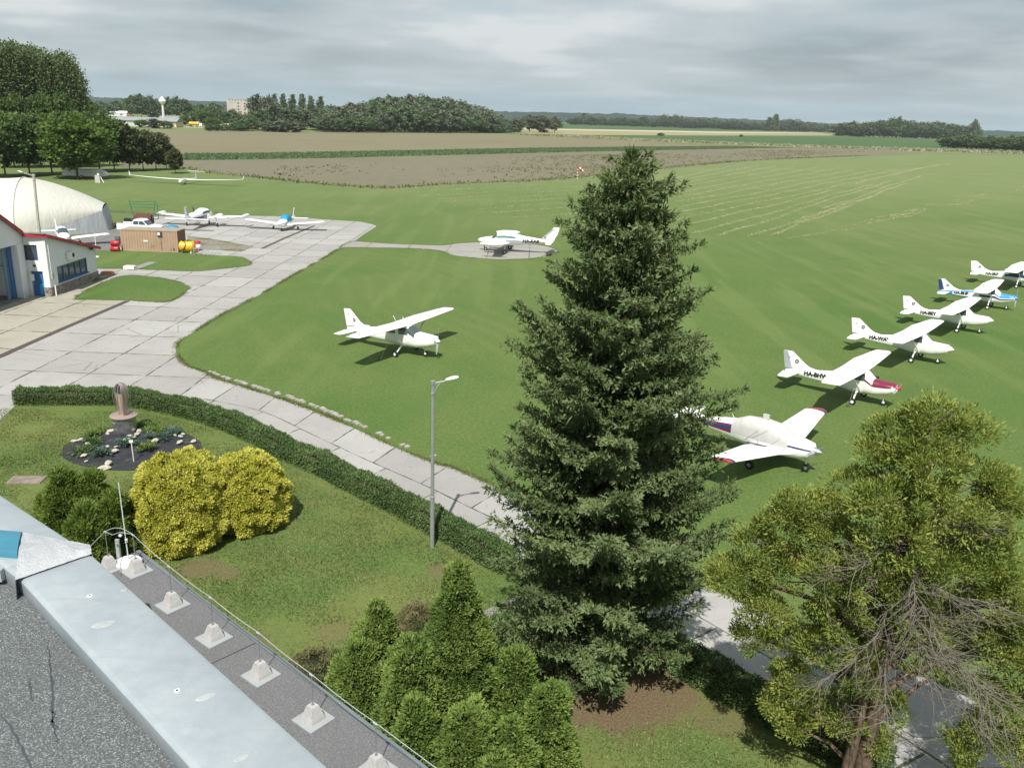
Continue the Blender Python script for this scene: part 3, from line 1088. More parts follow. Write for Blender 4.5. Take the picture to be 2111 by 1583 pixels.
# arborvitae group in front
for (px, pb, pt, R, shp, sd, lab, n) in [
        (938, 1560, 1158, .98, 'cone', 31, 'tallest pointed arborvitae of the group below the roof, beside the spruce', 19000),
        (780, 1500, 1238, .80, 'cone', 32, 'pointed arborvitae at the back left of the group below the roof', 9000),
        (742, 1560, 1322, .82, 'bullet', 33, 'rounded arborvitae closest to the lightning wire', 11000),
        (850, 1610, 1318, .86, 'bullet', 34, 'rounded arborvitae in front of the tallest pointed one', 10000),
        (1058, 1570, 1332, .66, 'bullet', 35, 'small rounded arborvitae with yellowing tips beside the bare soil', 7000),
        (1128, 1640, 1402, .66, 'bullet', 36, 'rounded light green arborvitae at the right end of the group by the lawn', 8000),
        (965, 1740, 1450, .86, 'bullet', 37, 'broad light green arborvitae at the front of the group', 10000),
        (1050, 1720, 1480, .62, 'bullet', 38, 'yellowish green arborvitae between the broad one and the lawn', 7000),
        (1015, 1790, 1562, .62, 'round', 39, 'low round bush at the bottom edge in front of the arborvitae', 5000),
        (860, 1700, 1440, .70, 'bullet', 40, 'dark arborvitae along the edge of the lower roof', 8000)]:
    p, h = place(px, pb, pt)
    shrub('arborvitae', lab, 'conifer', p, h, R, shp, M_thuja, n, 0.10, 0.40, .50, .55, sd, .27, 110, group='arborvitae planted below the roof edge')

# low spreading shrubs
for (px, pb, pt, R, sd, lab) in [(655, 1415, 1358, .95, 51, 'low spreading small-leaved shrub next to the wire and pointed arborvitae'),
                                 (866, 1305, 1262, .85, 52, 'low reddish brown spreading shrub between the two pointed arborvitae'),
                                 (1060, 1345, 1290, 1.2, 53, 'low dark spreading shrub beside the paved walk under the spruce')]:
    p, h = place(px, pb, pt)
    shrub('spreading_shrub', lab, 'shrub', p, max(.5, h), R, 'round', M_shrub if sd != 53 else M_hedge, 12000, 0.075, 0.6, .35 if sd != 52 else .55, .3, sd, .22, 60, group='low spreading shrubs', stem=False)


# ------------------------------------------------------------------ hedges
def hedge(label, line, w, h, seed, m=M_hedge, dens=2400):
    root = thing('hedge', label, 'hedge', (0, 0, 0))
    r_ = np.random.default_rng(seed)
    ln, L = resample(line, 160)
    A = np.array([(p.x, p.y) for p in ln])
    T = unit(np.gradient(A, axis=0))
    Nn = np.stack([-T[:, 1], T[:, 0]], 1)
    LV = Leaves()

    def surf(n, shrink=0.0):
        s = r_.uniform(0, 1, n) * 159
        i = np.minimum(158, s.astype(int))
        f = (s - i)[:, None]
        c = A[i] * (1 - f) + A[i + 1] * f
        nn = unit(Nn[i] * (1 - f) + Nn[i + 1] * f)
        tt = T[i]
        # round-shouldered section
        per = r_.uniform(0, 1, n) * (2 * h + w)
        y = np.where(per < h, -w / 2, np.where(per < h + w, per - h - w / 2, w / 2))
        z = np.where(per < h, per, np.where(per < h + w, h, 2 * h + w - per))
        n2 = np.stack([np.where(per < h, -1, np.where(per < h + w, 0, 1)), np.where((per >= h) & (per < h + w), 1, 0)], 1).astype(float)
        k = np.maximum(0, np.abs(y) - (w / 2 - .13)) * np.maximum(0, z - (h - .13)) * 10
        y = y - np.sign(y) * k
        z = z - k * .6
        wob = 0.055 * np.sin(s * L / 159 * 1.7 + seed) + 0.045 * np.sin(s * L / 159 * 4.1 + z * 3) + 0.03 * np.sin(s * L / 159 * 9.7 + y * 7)
        z = z + wob * (n2[:, 1] > 0)
        y = y * (1 + wob * (n2[:, 1] == 0))
        P = np.concatenate([c + nn * y[:, None], z[:, None]], 1)
        N = np.concatenate([nn * n2[:, :1], n2[:, 1:]], 1)
        P = P - N * shrink
        tone = .42 + .9 * wob + 0.16 * np.sin(s * .31 + seed)
        # end caps
        cap = r_.uniform(0, 1, n) < 0.7 * w / L
        e = r_.integers(0, 2, n)
        ce = A[np.where(e == 0, 0, 159)]
        te = np.where(e == 0, -1, 1)[:, None] * T[np.where(e == 0, 0, 159)]
        P[cap] = np.concatenate([ce + Nn[np.where(e == 0, 0, 159)] * r_.uniform(-w / 2, w / 2, n)[:, None], r_.uniform(0, h, n)[:, None]], 1)[cap]
        N[cap] = np.concatenate([te, np.zeros((n, 1))], 1)[cap]
        return P, N, tone
    n = int(L * dens * (2 * h + w) / 2.5)
    P, N, tone = surf(n)
    l = rng.uniform(.05, .105, n)
    P = P + rng.normal(size=P.shape) * .03
    LV.blades(P, N + np.array([0, 0, .35]) + rng.normal(size=P.shape) * .75, l, l * .55, np.clip(tone + rng.normal(size=n) * .2, 0, 1), roll=N + np.array([0, -.2, .5]) + rng.normal(size=P.shape) * .55, fold=.1)
    # stray shoots above the clipped top
    k = int(L * 26)
    P, N, tone = surf(k)
    up = N[:, 2] > .5
    P = P[up]
    k = len(P)
    LV.blades(P, np.array([0, 0, 1.]) + rng.normal(size=(k, 3)) * .3, rng.uniform(.08, .22, k), .035, rng.uniform(.5, 1, k))
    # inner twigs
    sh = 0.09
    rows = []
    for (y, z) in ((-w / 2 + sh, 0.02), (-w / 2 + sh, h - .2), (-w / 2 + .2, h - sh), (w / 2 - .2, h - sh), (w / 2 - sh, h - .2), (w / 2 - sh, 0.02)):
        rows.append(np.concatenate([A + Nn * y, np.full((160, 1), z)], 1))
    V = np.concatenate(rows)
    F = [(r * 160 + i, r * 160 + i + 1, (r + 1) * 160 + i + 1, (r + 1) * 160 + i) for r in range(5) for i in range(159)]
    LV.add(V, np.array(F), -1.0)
    LV.build('foliage', m, root)
    return root


hedge('long clipped green hedge curving along the concrete road', hc, HEDGE_W, 0.78, 3)
h2 = smooth_line([at(*p) for p in [(1300, 1345), (1390, 1392), (1480, 1445), (1590, 1505), (1700, 1565), (1800, 1625)]], 5)
hedge('short dark hedge between the spruce and the juniper trunk', offset(h2, .45), .9, .85, 4)


# ------------------------------------------------------------------ juniper trees on the right
def juniper(label, base, H, lean, seed, blobs, bare, n_tr, dens=1.0, forks=None):
    """blobs: (x, y, z, rx, rz) foliage masses; bare: limb heights that carry dead twigs"""
    global rng
    root = thing('juniper_tree', label, 'tree', base)
    keep = rng
    rng = np.random.default_rng(seed)
    tr = MB()
    top = np.array([lean[0] * H, lean[1] * H, H * .93])
    for (ox, oy, r) in n_tr:
        tr.tube([(ox, oy, -.1), (ox * .8 + lean[0] * H * .2 + .05, oy * .8 + lean[1] * H * .2, H * .2), (ox * .5 + lean[0] * H * .45, oy * .5 + lean[1] * H * .45, H * .45), tuple(top * .95)],
                [r, r * .82, r * .6, .03], 12)
    tr.build('trunk', M_junbark, root, True)
    LV = Leaves()
    tw = MB()
    for (bx, by, bz, rx, rz) in blobs:
        c = np.array([bx, by, bz])
        s0 = np.array([lean[0] * bz, lean[1] * bz, max(.8, bz - .8 - rx * .5)])
        mid = (s0 + c) / 2 + np.array([0, 0, .25])
        tw.tube([s0, mid, c], [.07, .05, .015], 6)
        nk = int(24 * rx * rx * rz ** .5 * 2.0) + 7
        U = rand_dir(nk) * rng.uniform(.55, 1.05, nk)[:, None] ** .6
        U[:, 2] = np.abs(U[:, 2]) * np.where(rng.random(nk) < .75, 1, -1)
        K = c + U * np.array([rx, rx, rz])
        for kc, ku in zip(K, U):
            tw_end = kc
            m_ = int(rng.uniform(110, 210) * dens)
            rr = rng.uniform(.16, .36)
            q = rand_dir(m_)
            P = kc + q * rr * rng.uniform(.35, 1, m_)[:, None] * np.array([1, 1, .75])
            D = q * .6 + ku * .7 + np.array([0, 0, .45]) + rng.normal(size=(m_, 3)) * .45
            l = rng.uniform(.05, .13, m_)
            tn = rng.uniform(.18, .80)
            LV.blades(P, D, l, l * .34, roll=q + np.array([0, -.3, .8]) + rng.normal(size=q.shape) * .5, r=np.clip(tn + (q @ np.array([-.1, -.3, .5])) * .25 + rng.normal(size=m_) * .18, 0, 1))  # sunlight painted into the tone: upper, sunward side of each clump lighter
            if rng.random() < .35:
                mm = (c + kc) / 2 + rng.normal(size=3) * .1
                tw.tube([c, mm, kc], [.018, .012, .006], 4)
    fo = LV.build('foliage', M_juniper, root)
    tw.build('limbs', M_junbark, root, True)
    bt = MB()
    for (a, zz, L, dz) in bare:
        s0 = np.array([lean[0] * zz, lean[1] * zz, zz])
        d = np.array([math.cos(a), math.sin(a), dz])
        main = curved(s0, d / np.linalg.norm(d), L, (0, 0, -.16), 7, .09)
        bt.tube(main, [.024 - .0027 * q for q in range(8)], 5)
        for q in range(2, 8):
            for sg in range(4):
                d2 = unit(main[q] - main[q - 1]) + rng.normal(size=3) * .55 + np.array([0, 0, -.15])
                l2 = L * rng.uniform(.22, .5)
                tw2 = curved(main[q], d2 / np.linalg.norm(d2), l2, rng.normal(size=3) * .35, 5, .12)
                bt.tube(tw2, [.009, .008, .007, .0055, .0045, .003], 4)
                for q2 in (2, 4):
                    d3 = unit(tw2[q2] - tw2[q2 - 1]) + rng.normal(size=3) * .6
                    bt.tube(curved(tw2[q2], d3 / np.linalg.norm(d3), l2 * .45, rng.normal(size=3) * .5, 3, .12), [.005, .0045, .004, .003], 3)
    bt.build('bare_twigs', M_deadtwig, root)
    rng = keep
    return root


def rel(px, py, base, depth=0.0):
    """offset from base of the point seen at a pixel, at the base's distance plus depth"""
    d = at(px, py, CAMZ - 5.0) - Vector((0, 0, CAMZ))
    k = (base.y + depth) / d.y
    q = Vector((0, 0, CAMZ)) + d * k
    return (q.x - base.x, q.y - base.y, q.z)


jb = at(1763, 1650)
jbl = []
for (px, py, dp, rx, rz) in [(1930, 870, .0, .75, .55), (1860, 900, .3, .75, .6), (1990, 905, .2, .7, .6), (1800, 960, .2, .7, .6), (1910, 960, -.4, .9, .7), (2010, 1000, .2, .9, .65), (2070, 1010, .3, .5, .45),
                             (1830, 1040, -.5, .9, .7), (1950, 1060, -.5, .95, .7), (2060, 1060, -.2, .7, .6), (1760, 1010, .4, .55, .5), (1700, 1060, .5, .6, .5), (1640, 1050, .6, .5, .5), (2040, 1150, .1, .75, .6),
                             (1720, 1120, .4, .8, .6), (1620, 1090, .7, .7, .6), (1560, 1120, .8, .55, .5), (1600, 1170, .7, .8, .6), (1530, 1190, .9, .6, .5), (1490, 1180, 1.0, .4, .4), (1660, 1200, .5, .8, .6),
                             (1570, 1260, .8, .75, .55), (1690, 1290, .5, .8, .5), (1620, 1330, .7, .6, .45), (1550, 1310, .9, .5, .4), (1980, 1130, .6, .8, .6), (1880, 1140, .7, .9, .6), (1760, 1200, .8, .8, .6),
                             (1640, 1400, .6, .6, .5), (1720, 1400, .4, .7, .5), (1600, 1440, .6, .5, .4), (1680, 1470, .4, .6, .45), (1740, 1480, .2, .6, .5), (1830, 1460, .2, .35, .4), (1810, 1530, .0, .35, .35), (1640, 1500, .5, .4, .35), (1760, 1340, .5, .6, .5),
                             (1850, 1230, .8, .7, .5), (1950, 1240, .9, .6, .5), (2030, 1250, .8, .5, .4), (1840, 1120, -.6, .9, .7), (1780, 1180, -.3, .8, .65), (1870, 1210, -.3, .7, .6), (1950, 1170, -.4, .8, .6), (1740, 1280, -.1, .7, .5), (1830, 1310, -.2, .6, .5), (1900, 1290, .3, .6, .5), (2030, 1100, -.4, .7, .6), (1700, 1200, -.1, .7, .6), (1780, 1400, -.3, .45, .5), (1700, 1340, -.1, .6, .5), (2060, 1200, .2, .6, .5), (1980, 1290, .6, .6, .5), (1900, 1350, 1.0, .6, .45), (1975, 1370, 1.1, .6, .45), (2050, 1320, .9, .7, .5), (2090, 1260, .6, .6, .5), (1860, 1270, .9, .7, .5), (2020, 1200, .5, .7, .5)]:
    x, y, z = rel(px, py, jb, dp)
    jbl.append((x, y, z, rx * .86, rz * .9))
jtop = rel(1915, 840, jb, 0)
lean = (jtop[0] / 10.5 * .55, jtop[1] / 10.5)
juniper('tall juniper with two reddish trunks, yellow-green crown and bare dead twigs in its middle', jb, 10.2, lean, 61, jbl,
        [(-1.2, 5.6, 2.6, .1), (-.7, 5.2, 2.8, .0), (-.4, 4.9, 2.9, .05), (0.1, 5.4, 2.6, .0), (-1.7, 6.0, 2.2, .2), (-2.3, 5.6, 2.4, .15), (-2.6, 4.4, 2.0, .1), (-.9, 4.4, 2.5, -.05), (-.2, 4.5, 2.7, .0), (-1.0, 6.4, 2.0, .25), (-.5, 5.9, 2.6, .1), (0.3, 4.8, 2.5, 0), (-2.9, 6.2, 2.0, .2), (-1.5, 7.0, 1.9, .2), (-2.0, 6.6, 2.3, .1), (-1.9, 5.0, 2.6, 0), (-1.1, 7.4, 1.7, .3), (-2.5, 7.0, 2.0, .1)],
        [(0, 0, .23), (-.55, -.25, .15)])

jb2 = at(2230, 1690)
jbl = []
for (px, py, dp, rx, rz) in [(2090, 1270, .2, .5, .5), (2060, 1330, .2, .45, .4), (2095, 1370, .0, .6, .5), (2040, 1430, .0, .5, .4), (2090, 1460, -.2, .6, .5), (2010, 1490, .0, .35, .3), (1985, 1530, .1, .35, .3), (2060, 1540, -.2, .5, .4), (2110, 1560, -.3, .6, .4),
                             (2150, 1300, .2, .9, .7), (2180, 1420, .1, 1.0, .8), (2170, 1550, .0, .9, .6), (2000, 1580, .1, .35, .3), (2230, 1250, .0, 1., .8)]:
    x, y, z = rel(px, py, jb2, dp)
    jbl.append((x, y, z, rx * .9, rz * .9))
juniper('juniper cut off by the right edge, dark yellow-green branches reaching over the road', jb2, 6.0, (-.02, 0.02), 62, jbl, [(2.6, 2.0, 1.6, .1), (3.0, 2.6, 1.6, .1), (2.2, 1.6, 1.2, .2)], [(0, 0, .18)])
# ------------------------------------------------------------------ aircraft
M_wht = plain('white_aircraft_paint', (0.80, 0.80, 0.78), 0.28, 0, 0.03, 1.5, 0.5)
M_wht2 = plain('aged_white_paint', (0.72, 0.725, 0.71), 0.35, 0, 0.05, 1.5, 0.5)
M_grypaint = plain('grey_aircraft_paint', (0.33, 0.345, 0.37), 0.35, 0, 0.06, 2.0, 0.5)
M_cover = plain('white_canvas_cover', (0.47, 0.465, 0.445), 0.85, 0, 0.10, 3.0, 0.1, 0.5)
M_glass = plain('aircraft_glazing', (0.055, 0.075, 0.08), 0.06, 0, 0.1, 2.0, 0.8)
M_glass2 = plain('tinted_glazing', (0.10, 0.20, 0.18), 0.08, 0, 0.1, 2.0, 0.8)
M_black = plain('black_paint', (0.018, 0.018, 0.02), 0.5, 0, 0.1, 3.0)
M_rub = plain('tyre_rubber', (0.022, 0.022, 0.023), 0.85, 0, 0.2, 9.0, 0.2)
M_alu = plain('bare_aluminium', (0.62, 0.63, 0.64), 0.32, 0.9, 0.06, 4.0)
M_steel = plain('galvanised_steel', (0.42, 0.45, 0.46), 0.45, 0.6, 0.10, 5.0)
M_red = plain('red_paint', (0.36, 0.018, 0.03), 0.35, 0, 0.08, 3.0, 0.5)
M_maroon = plain('maroon_paint', (0.17, 0.014, 0.04), 0.35, 0, 0.08, 3.0, 0.5)
M_blue = plain('blue_aircraft_paint', (0.045, 0.23, 0.52), 0.32, 0, 0.06, 3.0, 0.5)
M_navy = plain('navy_paint', (0.028, 0.045, 0.14), 0.35, 0, 0.08, 3.0, 0.5)
M_tarp = plain('blue_tarpaulin', (0.015, 0.22, 0.36), 0.6, 0, 0.18, 2.0, 0.3, 0.6)

FL = [0.0, 0.03, 0.10, 0.22, 0.36, 0.50, 0.60, 0.70, 0.80, 0.90, 0.97, 1.0]


def fus_ring(sec, n=2.6):
    x, bot, top, hw = sec[:4]
    n = sec[4] if len(sec) > 4 else n
    ys = [hw * max(0.0, 1 - abs(2 * f - 1) ** n) ** (1 / n) for f in FL]
    ys[0] = ys[-1] = 0.0
    ring = [(x, y, bot + f * (top - bot)) for f, y in zip(FL, ys)]
    ring += [(x, -y, bot + f * (top - bot)) for f, y in reversed(list(zip(FL, ys))[1:-1])]
    return ring


class Hull:
    """lofted body; cls(x, f, side, i) names the part each facet belongs to"""

    def __init__(s, secs, sub=4):
        s.secs = []
        for i in range(len(secs) - 1):
            a, b = secs[i], secs[i + 1]
            for k in range(sub):
                t = k / sub
                s.secs.append(tuple(p + (q - p) * t for p, q in zip(a, b)))
        s.secs.append(secs[-1])
        s.raw = secs

    def build(s, root, mats, cls, smooth=True):
        rings = [fus_ring(q) for q in s.secs]
        K = len(rings[0])
        parts = {}
        for i in range(len(rings) - 1):
            for j in range(K):
                j2 = (j + 1) % K
                quad = (rings[i][j], rings[i][j2], rings[i + 1][j2], rings[i + 1][j])
                xm = sum(p[0] for p in quad) / 4
                m = len(FL) - 1
                fm = (FL[j] + FL[j + 1]) / 2 if j < m else (FL[2 * m - j] + FL[2 * m - j - 1]) / 2
                side = 1 if j < m else -1
                key = cls(xm, fm, side)
                parts.setdefault(key, []).append(quad)
        out = {}
        for key, quads in parts.items():
            vm, vs, fs = {}, [], []
            for q in quads:
                idx = []
                for p in q:
                    h = (round(p[0], 5), round(p[1], 5), round(p[2], 5))
                    if h not in vm:
                        vm[h] = len(vs)
                        vs.append(p)
                    if vm[h] not in idx:
                        idx.append(vm[h])
                if len(idx) > 2:
                    fs.append(tuple(idx))
            b = MB().add(vs, fs)
            name = key if isinstance(key, str) else key[0]
            out[key] = b.build(name, mats[key], root, smooth)
        # nose and tail caps
        for r, x0, nm in ((rings[0], 0, 'nose_cap'), (rings[-1], 1, 'tail_cap')):
            MB().add(r, [tuple(range(K)) if x0 else tuple(reversed(range(K)))]).build(nm, mats.get('cap', mats['fuselage']), root)
        return out

    def half_width(s, x, z):
        q = s.secs
        for a, b in zip(q, q[1:]):
            if min(a[0], b[0]) <= x <= max(a[0], b[0]):
                t = (x - a[0]) / (b[0] - a[0]) if b[0] != a[0] else 0
                c = [p + (r - p) * t for p, r in zip(a, b)]
                n = c[4] if len(c) > 4 else 2.6
                f = (z - c[1]) / max(1e-6, c[2] - c[1])
                return c[3] * max(0.0, 1 - abs(2 * f - 1) ** n) ** (1 / n)
        return 0.0


AF = [(0, 0), (.02, .026), (.08, .05), (.2, .066), (.38, .066), (.6, .05), (.74, .034), (1, .004), (.74, -.018), (.6, -.026), (.38, -.036), (.2, -.038), (.08, -.03), (.02, -.016)]


def foil_ring(le, chord, at_, thick=1.0, vertical=False, twist=0.0):
    """airfoil section: leading edge at x=le, chord backwards, placed at (y, z) or vertical fin (z)"""
    r = []
    for u, t in AF:
        if vertical:
            r.append((le - u * chord, t * chord * thick * .9, at_))
        else:
            r.append((le - u * chord, at_[0], at_[1] + t * chord * thick))
    return r


def surface(root, name, stations, m, vertical=False, thick=1.0, smooth=True, hinge=None, hname=None, hspan=None, hm=None):
    rings = [foil_ring(le, c, a, th if len(st) > 3 else thick, vertical) for st in stations for (le, c, a, th) in [(st + (thick,))[:4]]]
    b = MB().loft(rings, True, True)
    return b.build(name, m, root, smooth)


def lettering(text, size, m, root, name, fn, bold=0.0, mirror=False, shear=0.0, align='CENTER'):
    """text laid on a surface: fn(u, v) -> 3-D point"""
    cu = bpy.data.curves.new(name, 'FONT')
    cu.body = text
    cu.size = size
    cu.offset = bold
    cu.shear = shear
    cu.align_x = align
    cu.align_y = 'CENTER'
    cu.resolution_u = 2
    tmp = bpy.data.objects.new(name, cu)
    col.objects.link(tmp)
    dg = bpy.context.evaluated_depsgraph_get()
    me = bpy.data.meshes.new_from_object(tmp.evaluated_get(dg))
    bpy.data.objects.remove(tmp)
    bm = bmesh.new()
    bm.from_mesh(me)
    bmesh.ops.triangulate(bm, faces=bm.faces[:])
    bmesh.ops.subdivide_edges(bm, edges=bm.edges[:], cuts=2, use_grid_fill=True)
    bm.to_mesh(me)
    bm.free()
    for v in me.vertices:
        v.co = fn(v.co.x, v.co.y)
    me.materials.clear()
    me.materials.append(m)
    o = bpy.data.objects.new(name, me)
    col.objects.link(o)
    o.parent = root
    return o


def side_map(hull, x0, z0, side, off=0.014):
    """lettering on the fuselage side; reads left to right seen from that side"""
    def fn(u, v):
        x = x0 + (u if side < 0 else -u)
        z = z0 + v
        return Vector((x, side * (hull.half_width(x, z) + off), z))
    return fn


def add_wheel(root, c, r, w, rim=M_alu, name='wheel'):
    t = MB().wheel(c, r, w).build(name, M_rub, root, True)
    MB().wheel(c, r * .55, w * 1.06, n=14).build('rim', rim, t, True)
    return t


def emblem(root, x, z, r, hw, side, th=0.0):
    """round dark badge with a pale wing stroke"""
    y = side * (hw + 0.004)
    n = 18
    MB().add([(x + r * math.cos(2 * math.pi * k / n), y, z + r * math.sin(2 * math.pi * k / n)) for k in range(n)], [tuple(range(n)) if side < 0 else tuple(reversed(range(n)))]).build('emblem', M_black, root)
    y2 = side * (hw + 0.008)
    d = 1 if side < 0 else -1
    quad = lambda a: MB().add([(x + d * p[0] * r, y2, z + p[1] * r) for p in a], [tuple(range(len(a))) if d > 0 else tuple(reversed(range(len(a))))])
    q = quad([(-.45, -.62), (-.15, -.62), (.02, .0), (.02, .66), (-.2, .45)])
    q.add([(x + d * p[0] * r, y2, z + p[1] * r) for p in [(.05, .0), (.62, -.5), (.55, -.2), (.12, .28)]], [(0, 1, 2, 3) if d > 0 else (3, 2, 1, 0)])
    q.build('emblem_stroke', M_wht, root)


def prop(root, x, z, y=0.0, R=0.88, sp=0.16, ang=0.5, spm=M_wht, bm=M_grypaint, nblade=2, splen=.28, d=1):
    MB().loft([[(x + d * splen * t, y + sp * q * math.cos(a), z + sp * q * math.sin(a)) for a in [2 * math.pi * k / 14 for k in range(14)]] for t, q in ((0, 1), (.25, .95), (.55, .72), (.82, .40), (1, .06))], True, True).build('spinner', spm, root, True)
    for k in range(nblade):
        a = ang + 2 * math.pi * k / nblade
        c, s_ = math.cos(a), math.sin(a)
        rings = []
        for r, w, tw in ((.10, .05, .9), (.35, .075, .6), (.7, .07, .35), (1, .035, .2)):
            rr = r * R
            px, pw = math.sin(tw) * w, math.cos(tw) * w
            rings.append([(x + d * .08 + e * px + g * .008, y + rr * c - e * pw * s_, z + rr * s_ + e * pw * c) for e, g in ((-1, -1), (1, -1), (1, 1), (-1, 1))])
        MB().loft(rings, True, True).build('propeller_blade', bm, root, True)


def place_plane(root, x, y, deg, pitch=0.0, s=1.0):
    root.location = (x, y, 0)
    root.rotation_euler = (0, -math.radians(pitch), math.radians(deg))
    root.scale = (s, s, s)


def high_wing(label, reg, x, y, deg, pitch, kind='152', cover=True, cowl=None, spin=M_wht, body=M_wht, stripes=(), tail=None, group='parked high-wing aeroplanes', seed=0, reg_m=M_black, full_cover=False, far_reg=True, s=1.0, strut_line=None):
    root = thing('high_wing_aeroplane', label, 'aeroplane', (x, y, 0), 0, group)
    big = kind == '172'
    k = 1.0
    if big:
        secs = [(2.62, .92, 1.36, .30, 2.2), (2.50, .80, 1.46, .44, 2.4), (2.1, .68, 1.50, .50, 2.8), (1.45, .58, 1.56, .54, 3.0), (1.12, .55, 1.60, .55, 3.2), (0.60, .54, 2.03, .55, 3.2), (-.45, .56, 2.06, .54, 3.2), (-1.1, .66, 2.00, .48, 3.0), (-1.9, .74, 1.70, .38, 3.4), (-3.2, .88, 1.54, .25, 3.4), (-4.5, 1.02, 1.44, .12, 2.8), (-5.15, 1.12, 1.36, .04, 2.0)]
        span, wz, fz, wl_, wle = 5.5, 2.03, 2.70, (1.63, 1.12), .52
    else:
        secs = [(2.12, .92, 1.34, .28, 2.2), (2.00, .80, 1.42, .40, 2.4), (1.65, .68, 1.44, .46, 2.8), (1.15, .58, 1.48, .48, 3.0), (.85, .55, 1.52, .50, 3.2), (0.40, .54, 1.95, .50, 3.2), (-.45, .56, 1.97, .49, 3.2), (-.95, .66, 1.88, .43, 3.0), (-1.5, .72, 1.60, .34, 3.4), (-2.8, .86, 1.47, .23, 3.6), (-4.0, 1.00, 1.37, .11, 2.8), (-4.65, 1.10, 1.28, .04, 2.0)]
        span, wz, fz, wl_, wle = 5.05, 1.96, 2.48, (1.6, 1.10), .42
    hull = Hull(secs)
    xw0, xw1 = (1.12, .60) if big else (.85, .40)
    xr0, xr1 = (-1.1, -1.9) if big else (-.95, -1.5)
    nose = secs[2][0] - .0
    fire = secs[3][0]

    def cls(xm, f, sd):
        if xw1 < xm < xw0 and f > .70:
            return 'windshield'
        if xr1 < xm < xr0 and f > .80:
            return 'rear_window'
        if xr0 + .05 < xm < xw1 - .0 and .60 < f < .90:
            if big and (abs(xm - (-.28)) < .07):
                return 'fuselage'
            return ('side_window', sd)
        if full_cover and xm > fire - .3:
            return 'engine_cover'
        if cowl and xm > fire - .30 and f > .72:
            return 'cowling'
        for st_k, (x0, x1, f0, f1, m) in enumerate(stripes):
            if x1 < xm < x0 and f0 < f < f1:
                return ('stripe', st_k, sd)
        if tail and xm < tail[0]:
            return 'tail_cone'
        return 'fuselage'
    mats = {'fuselage': body, 'windshield': M_wht if cover else M_glass, 'rear_window': M_wht, ('side_window', 1): M_cover if cover == 2 else M_glass, ('side_window', -1): M_cover if cover == 2 else M_glass,
            'engine_cover': M_wht2, 'cowling': cowl or body, 'tail_cone': tail[1] if tail else body}
    for st_k, st in enumerate(stripes):
        mats[('stripe', st_k, 1)] = mats[('stripe', st_k, -1)] = st[4]
    hull.build(root, mats, cls)
    # wing
    r0, tc = wl_
    dih = .035
    tip = lambda sg: [(wle - .18, tc * .78, (sg * (span + .03), wz + .01 + span * dih), .45), (wle - .08, tc * .96, (sg * (span - .12), wz + span * dih - .02), .8), (wle - .06, tc, (sg * (span - .30), wz + span * dih - .02)),
                      (wle, r0, (sg * span * .45, wz + span * .45 * dih)), (wle, r0, (sg * .3, wz + .02))]
    st = tip(1) + list(reversed(tip(-1)))
    wing = surface(root, 'wing', st, M_wht, thick=1.35)
    for sg in (1, -1):
        # flap and aileron panels: proud of the wing by a hair, hinge line shows
        for nm, y0, y1 in (('flap', .55, span * .45), ('aileron', span * .47, span * .90)):
            def te(yy):
                t = max(0, (yy - span * .45) / (span * .5))
                return (wle - .06 * t) - (r0 + (tc - r0) * t), r0 + (tc - r0) * t, wz + yy * dih
            vs = []
            for yy in (y0 + .015, y1 - .015):
                t_, c_, z_ = te(yy)
                vs += [(t_ + c_ * .25, sg * yy, z_ + c_ * .046), (t_ + c_ * .02, sg * yy, z_ + c_ * .012), (t_ + c_ * .02, sg * yy, z_ - .004), (t_ + c_ * .25, sg * yy, z_ + c_ * .030)]
            MB().loft([vs[:4], vs[4:]], True, True).build(nm, M_wht2, root)
        # strut
        MB().tube([(.22, sg * hull.half_width(.22, .64) * .97, .64), (.12, sg * span * .42, wz + span * .42 * dih - .03)], .045, 8).build('wing_strut', M_wht, root, True)
        if strut_line:
            MB().tube([(.27, sg * hull.half_width(.22, .64) * .99, .70), (.17, sg * span * .42, wz + span * .42 * dih - .01)], .022, 6).build('strut_stripe', strut_line, root, True)
        # main gear
        yw = 1.22 if big else 1.12
        MB().tube([(-.02, sg * .38, .66), (-.02, sg * .75, .46), (0, sg * (yw - .08), .20)], [.065, .05, .038], 8).build('gear_leg', M_wht, root, True)
        add_wheel(root, (0, sg * yw, .20), .20, .15, M_wht)
        # tailplane
        xs = secs[-1][0]
        surface(root, 'tailplane', [(xs + .98, .95, (sg * .06, 1.20)), (xs + .80, .70, (sg * 1.55, 1.20)), (xs + .66, .5, (sg * 1.68, 1.20), .5)], M_wht, thick=.9)
        MB().loft([[(xs + .40, sg * .22, 1.235), (xs - .08, sg * .22, 1.205), (xs - .08, sg * .22, 1.195)], [(xs + .40, sg * 1.45, 1.228), (xs + .08, sg * 1.50, 1.205), (xs + .08, sg * 1.50, 1.195)]], True, True).build('elevator', M_wht2, root)
    # fin with a swept leading edge and dorsal fillet
    xs = secs[-1][0]
    finm = tail[2] if tail and len(tail) > 2 else M_wht
    dz = secs[-3][2]
    surface(root, 'fin', [(xs + 2.3, 2.15, dz - .04, .35), (xs + 1.55, 1.42, dz + .12, .7), (xs + 1.22, 1.16, dz + .30), (xs + .42, .62, fz - .05), (xs + .36, .56, fz, .5)], finm, True)
    rud = MB().loft([[(xs + .42, .022, dz - .05), (xs + .42, -.022, dz - .05), (xs - .06, 0, dz - .1)], [(xs + .06, .016, fz - .02), (xs + .06, -.016, fz - .02), (xs - .24, 0, fz - .02)]], True, True)
    rud.build('rudder', tail[3] if tail and len(tail) > 3 else M_wht2, root)
    # nose gear
    xn = 1.62 if big else 1.44
    MB().tube([(xn, 0, .72), (xn + .02, 0, .34)], .045, 8).build('nose_strut', M_wht2, root, True)
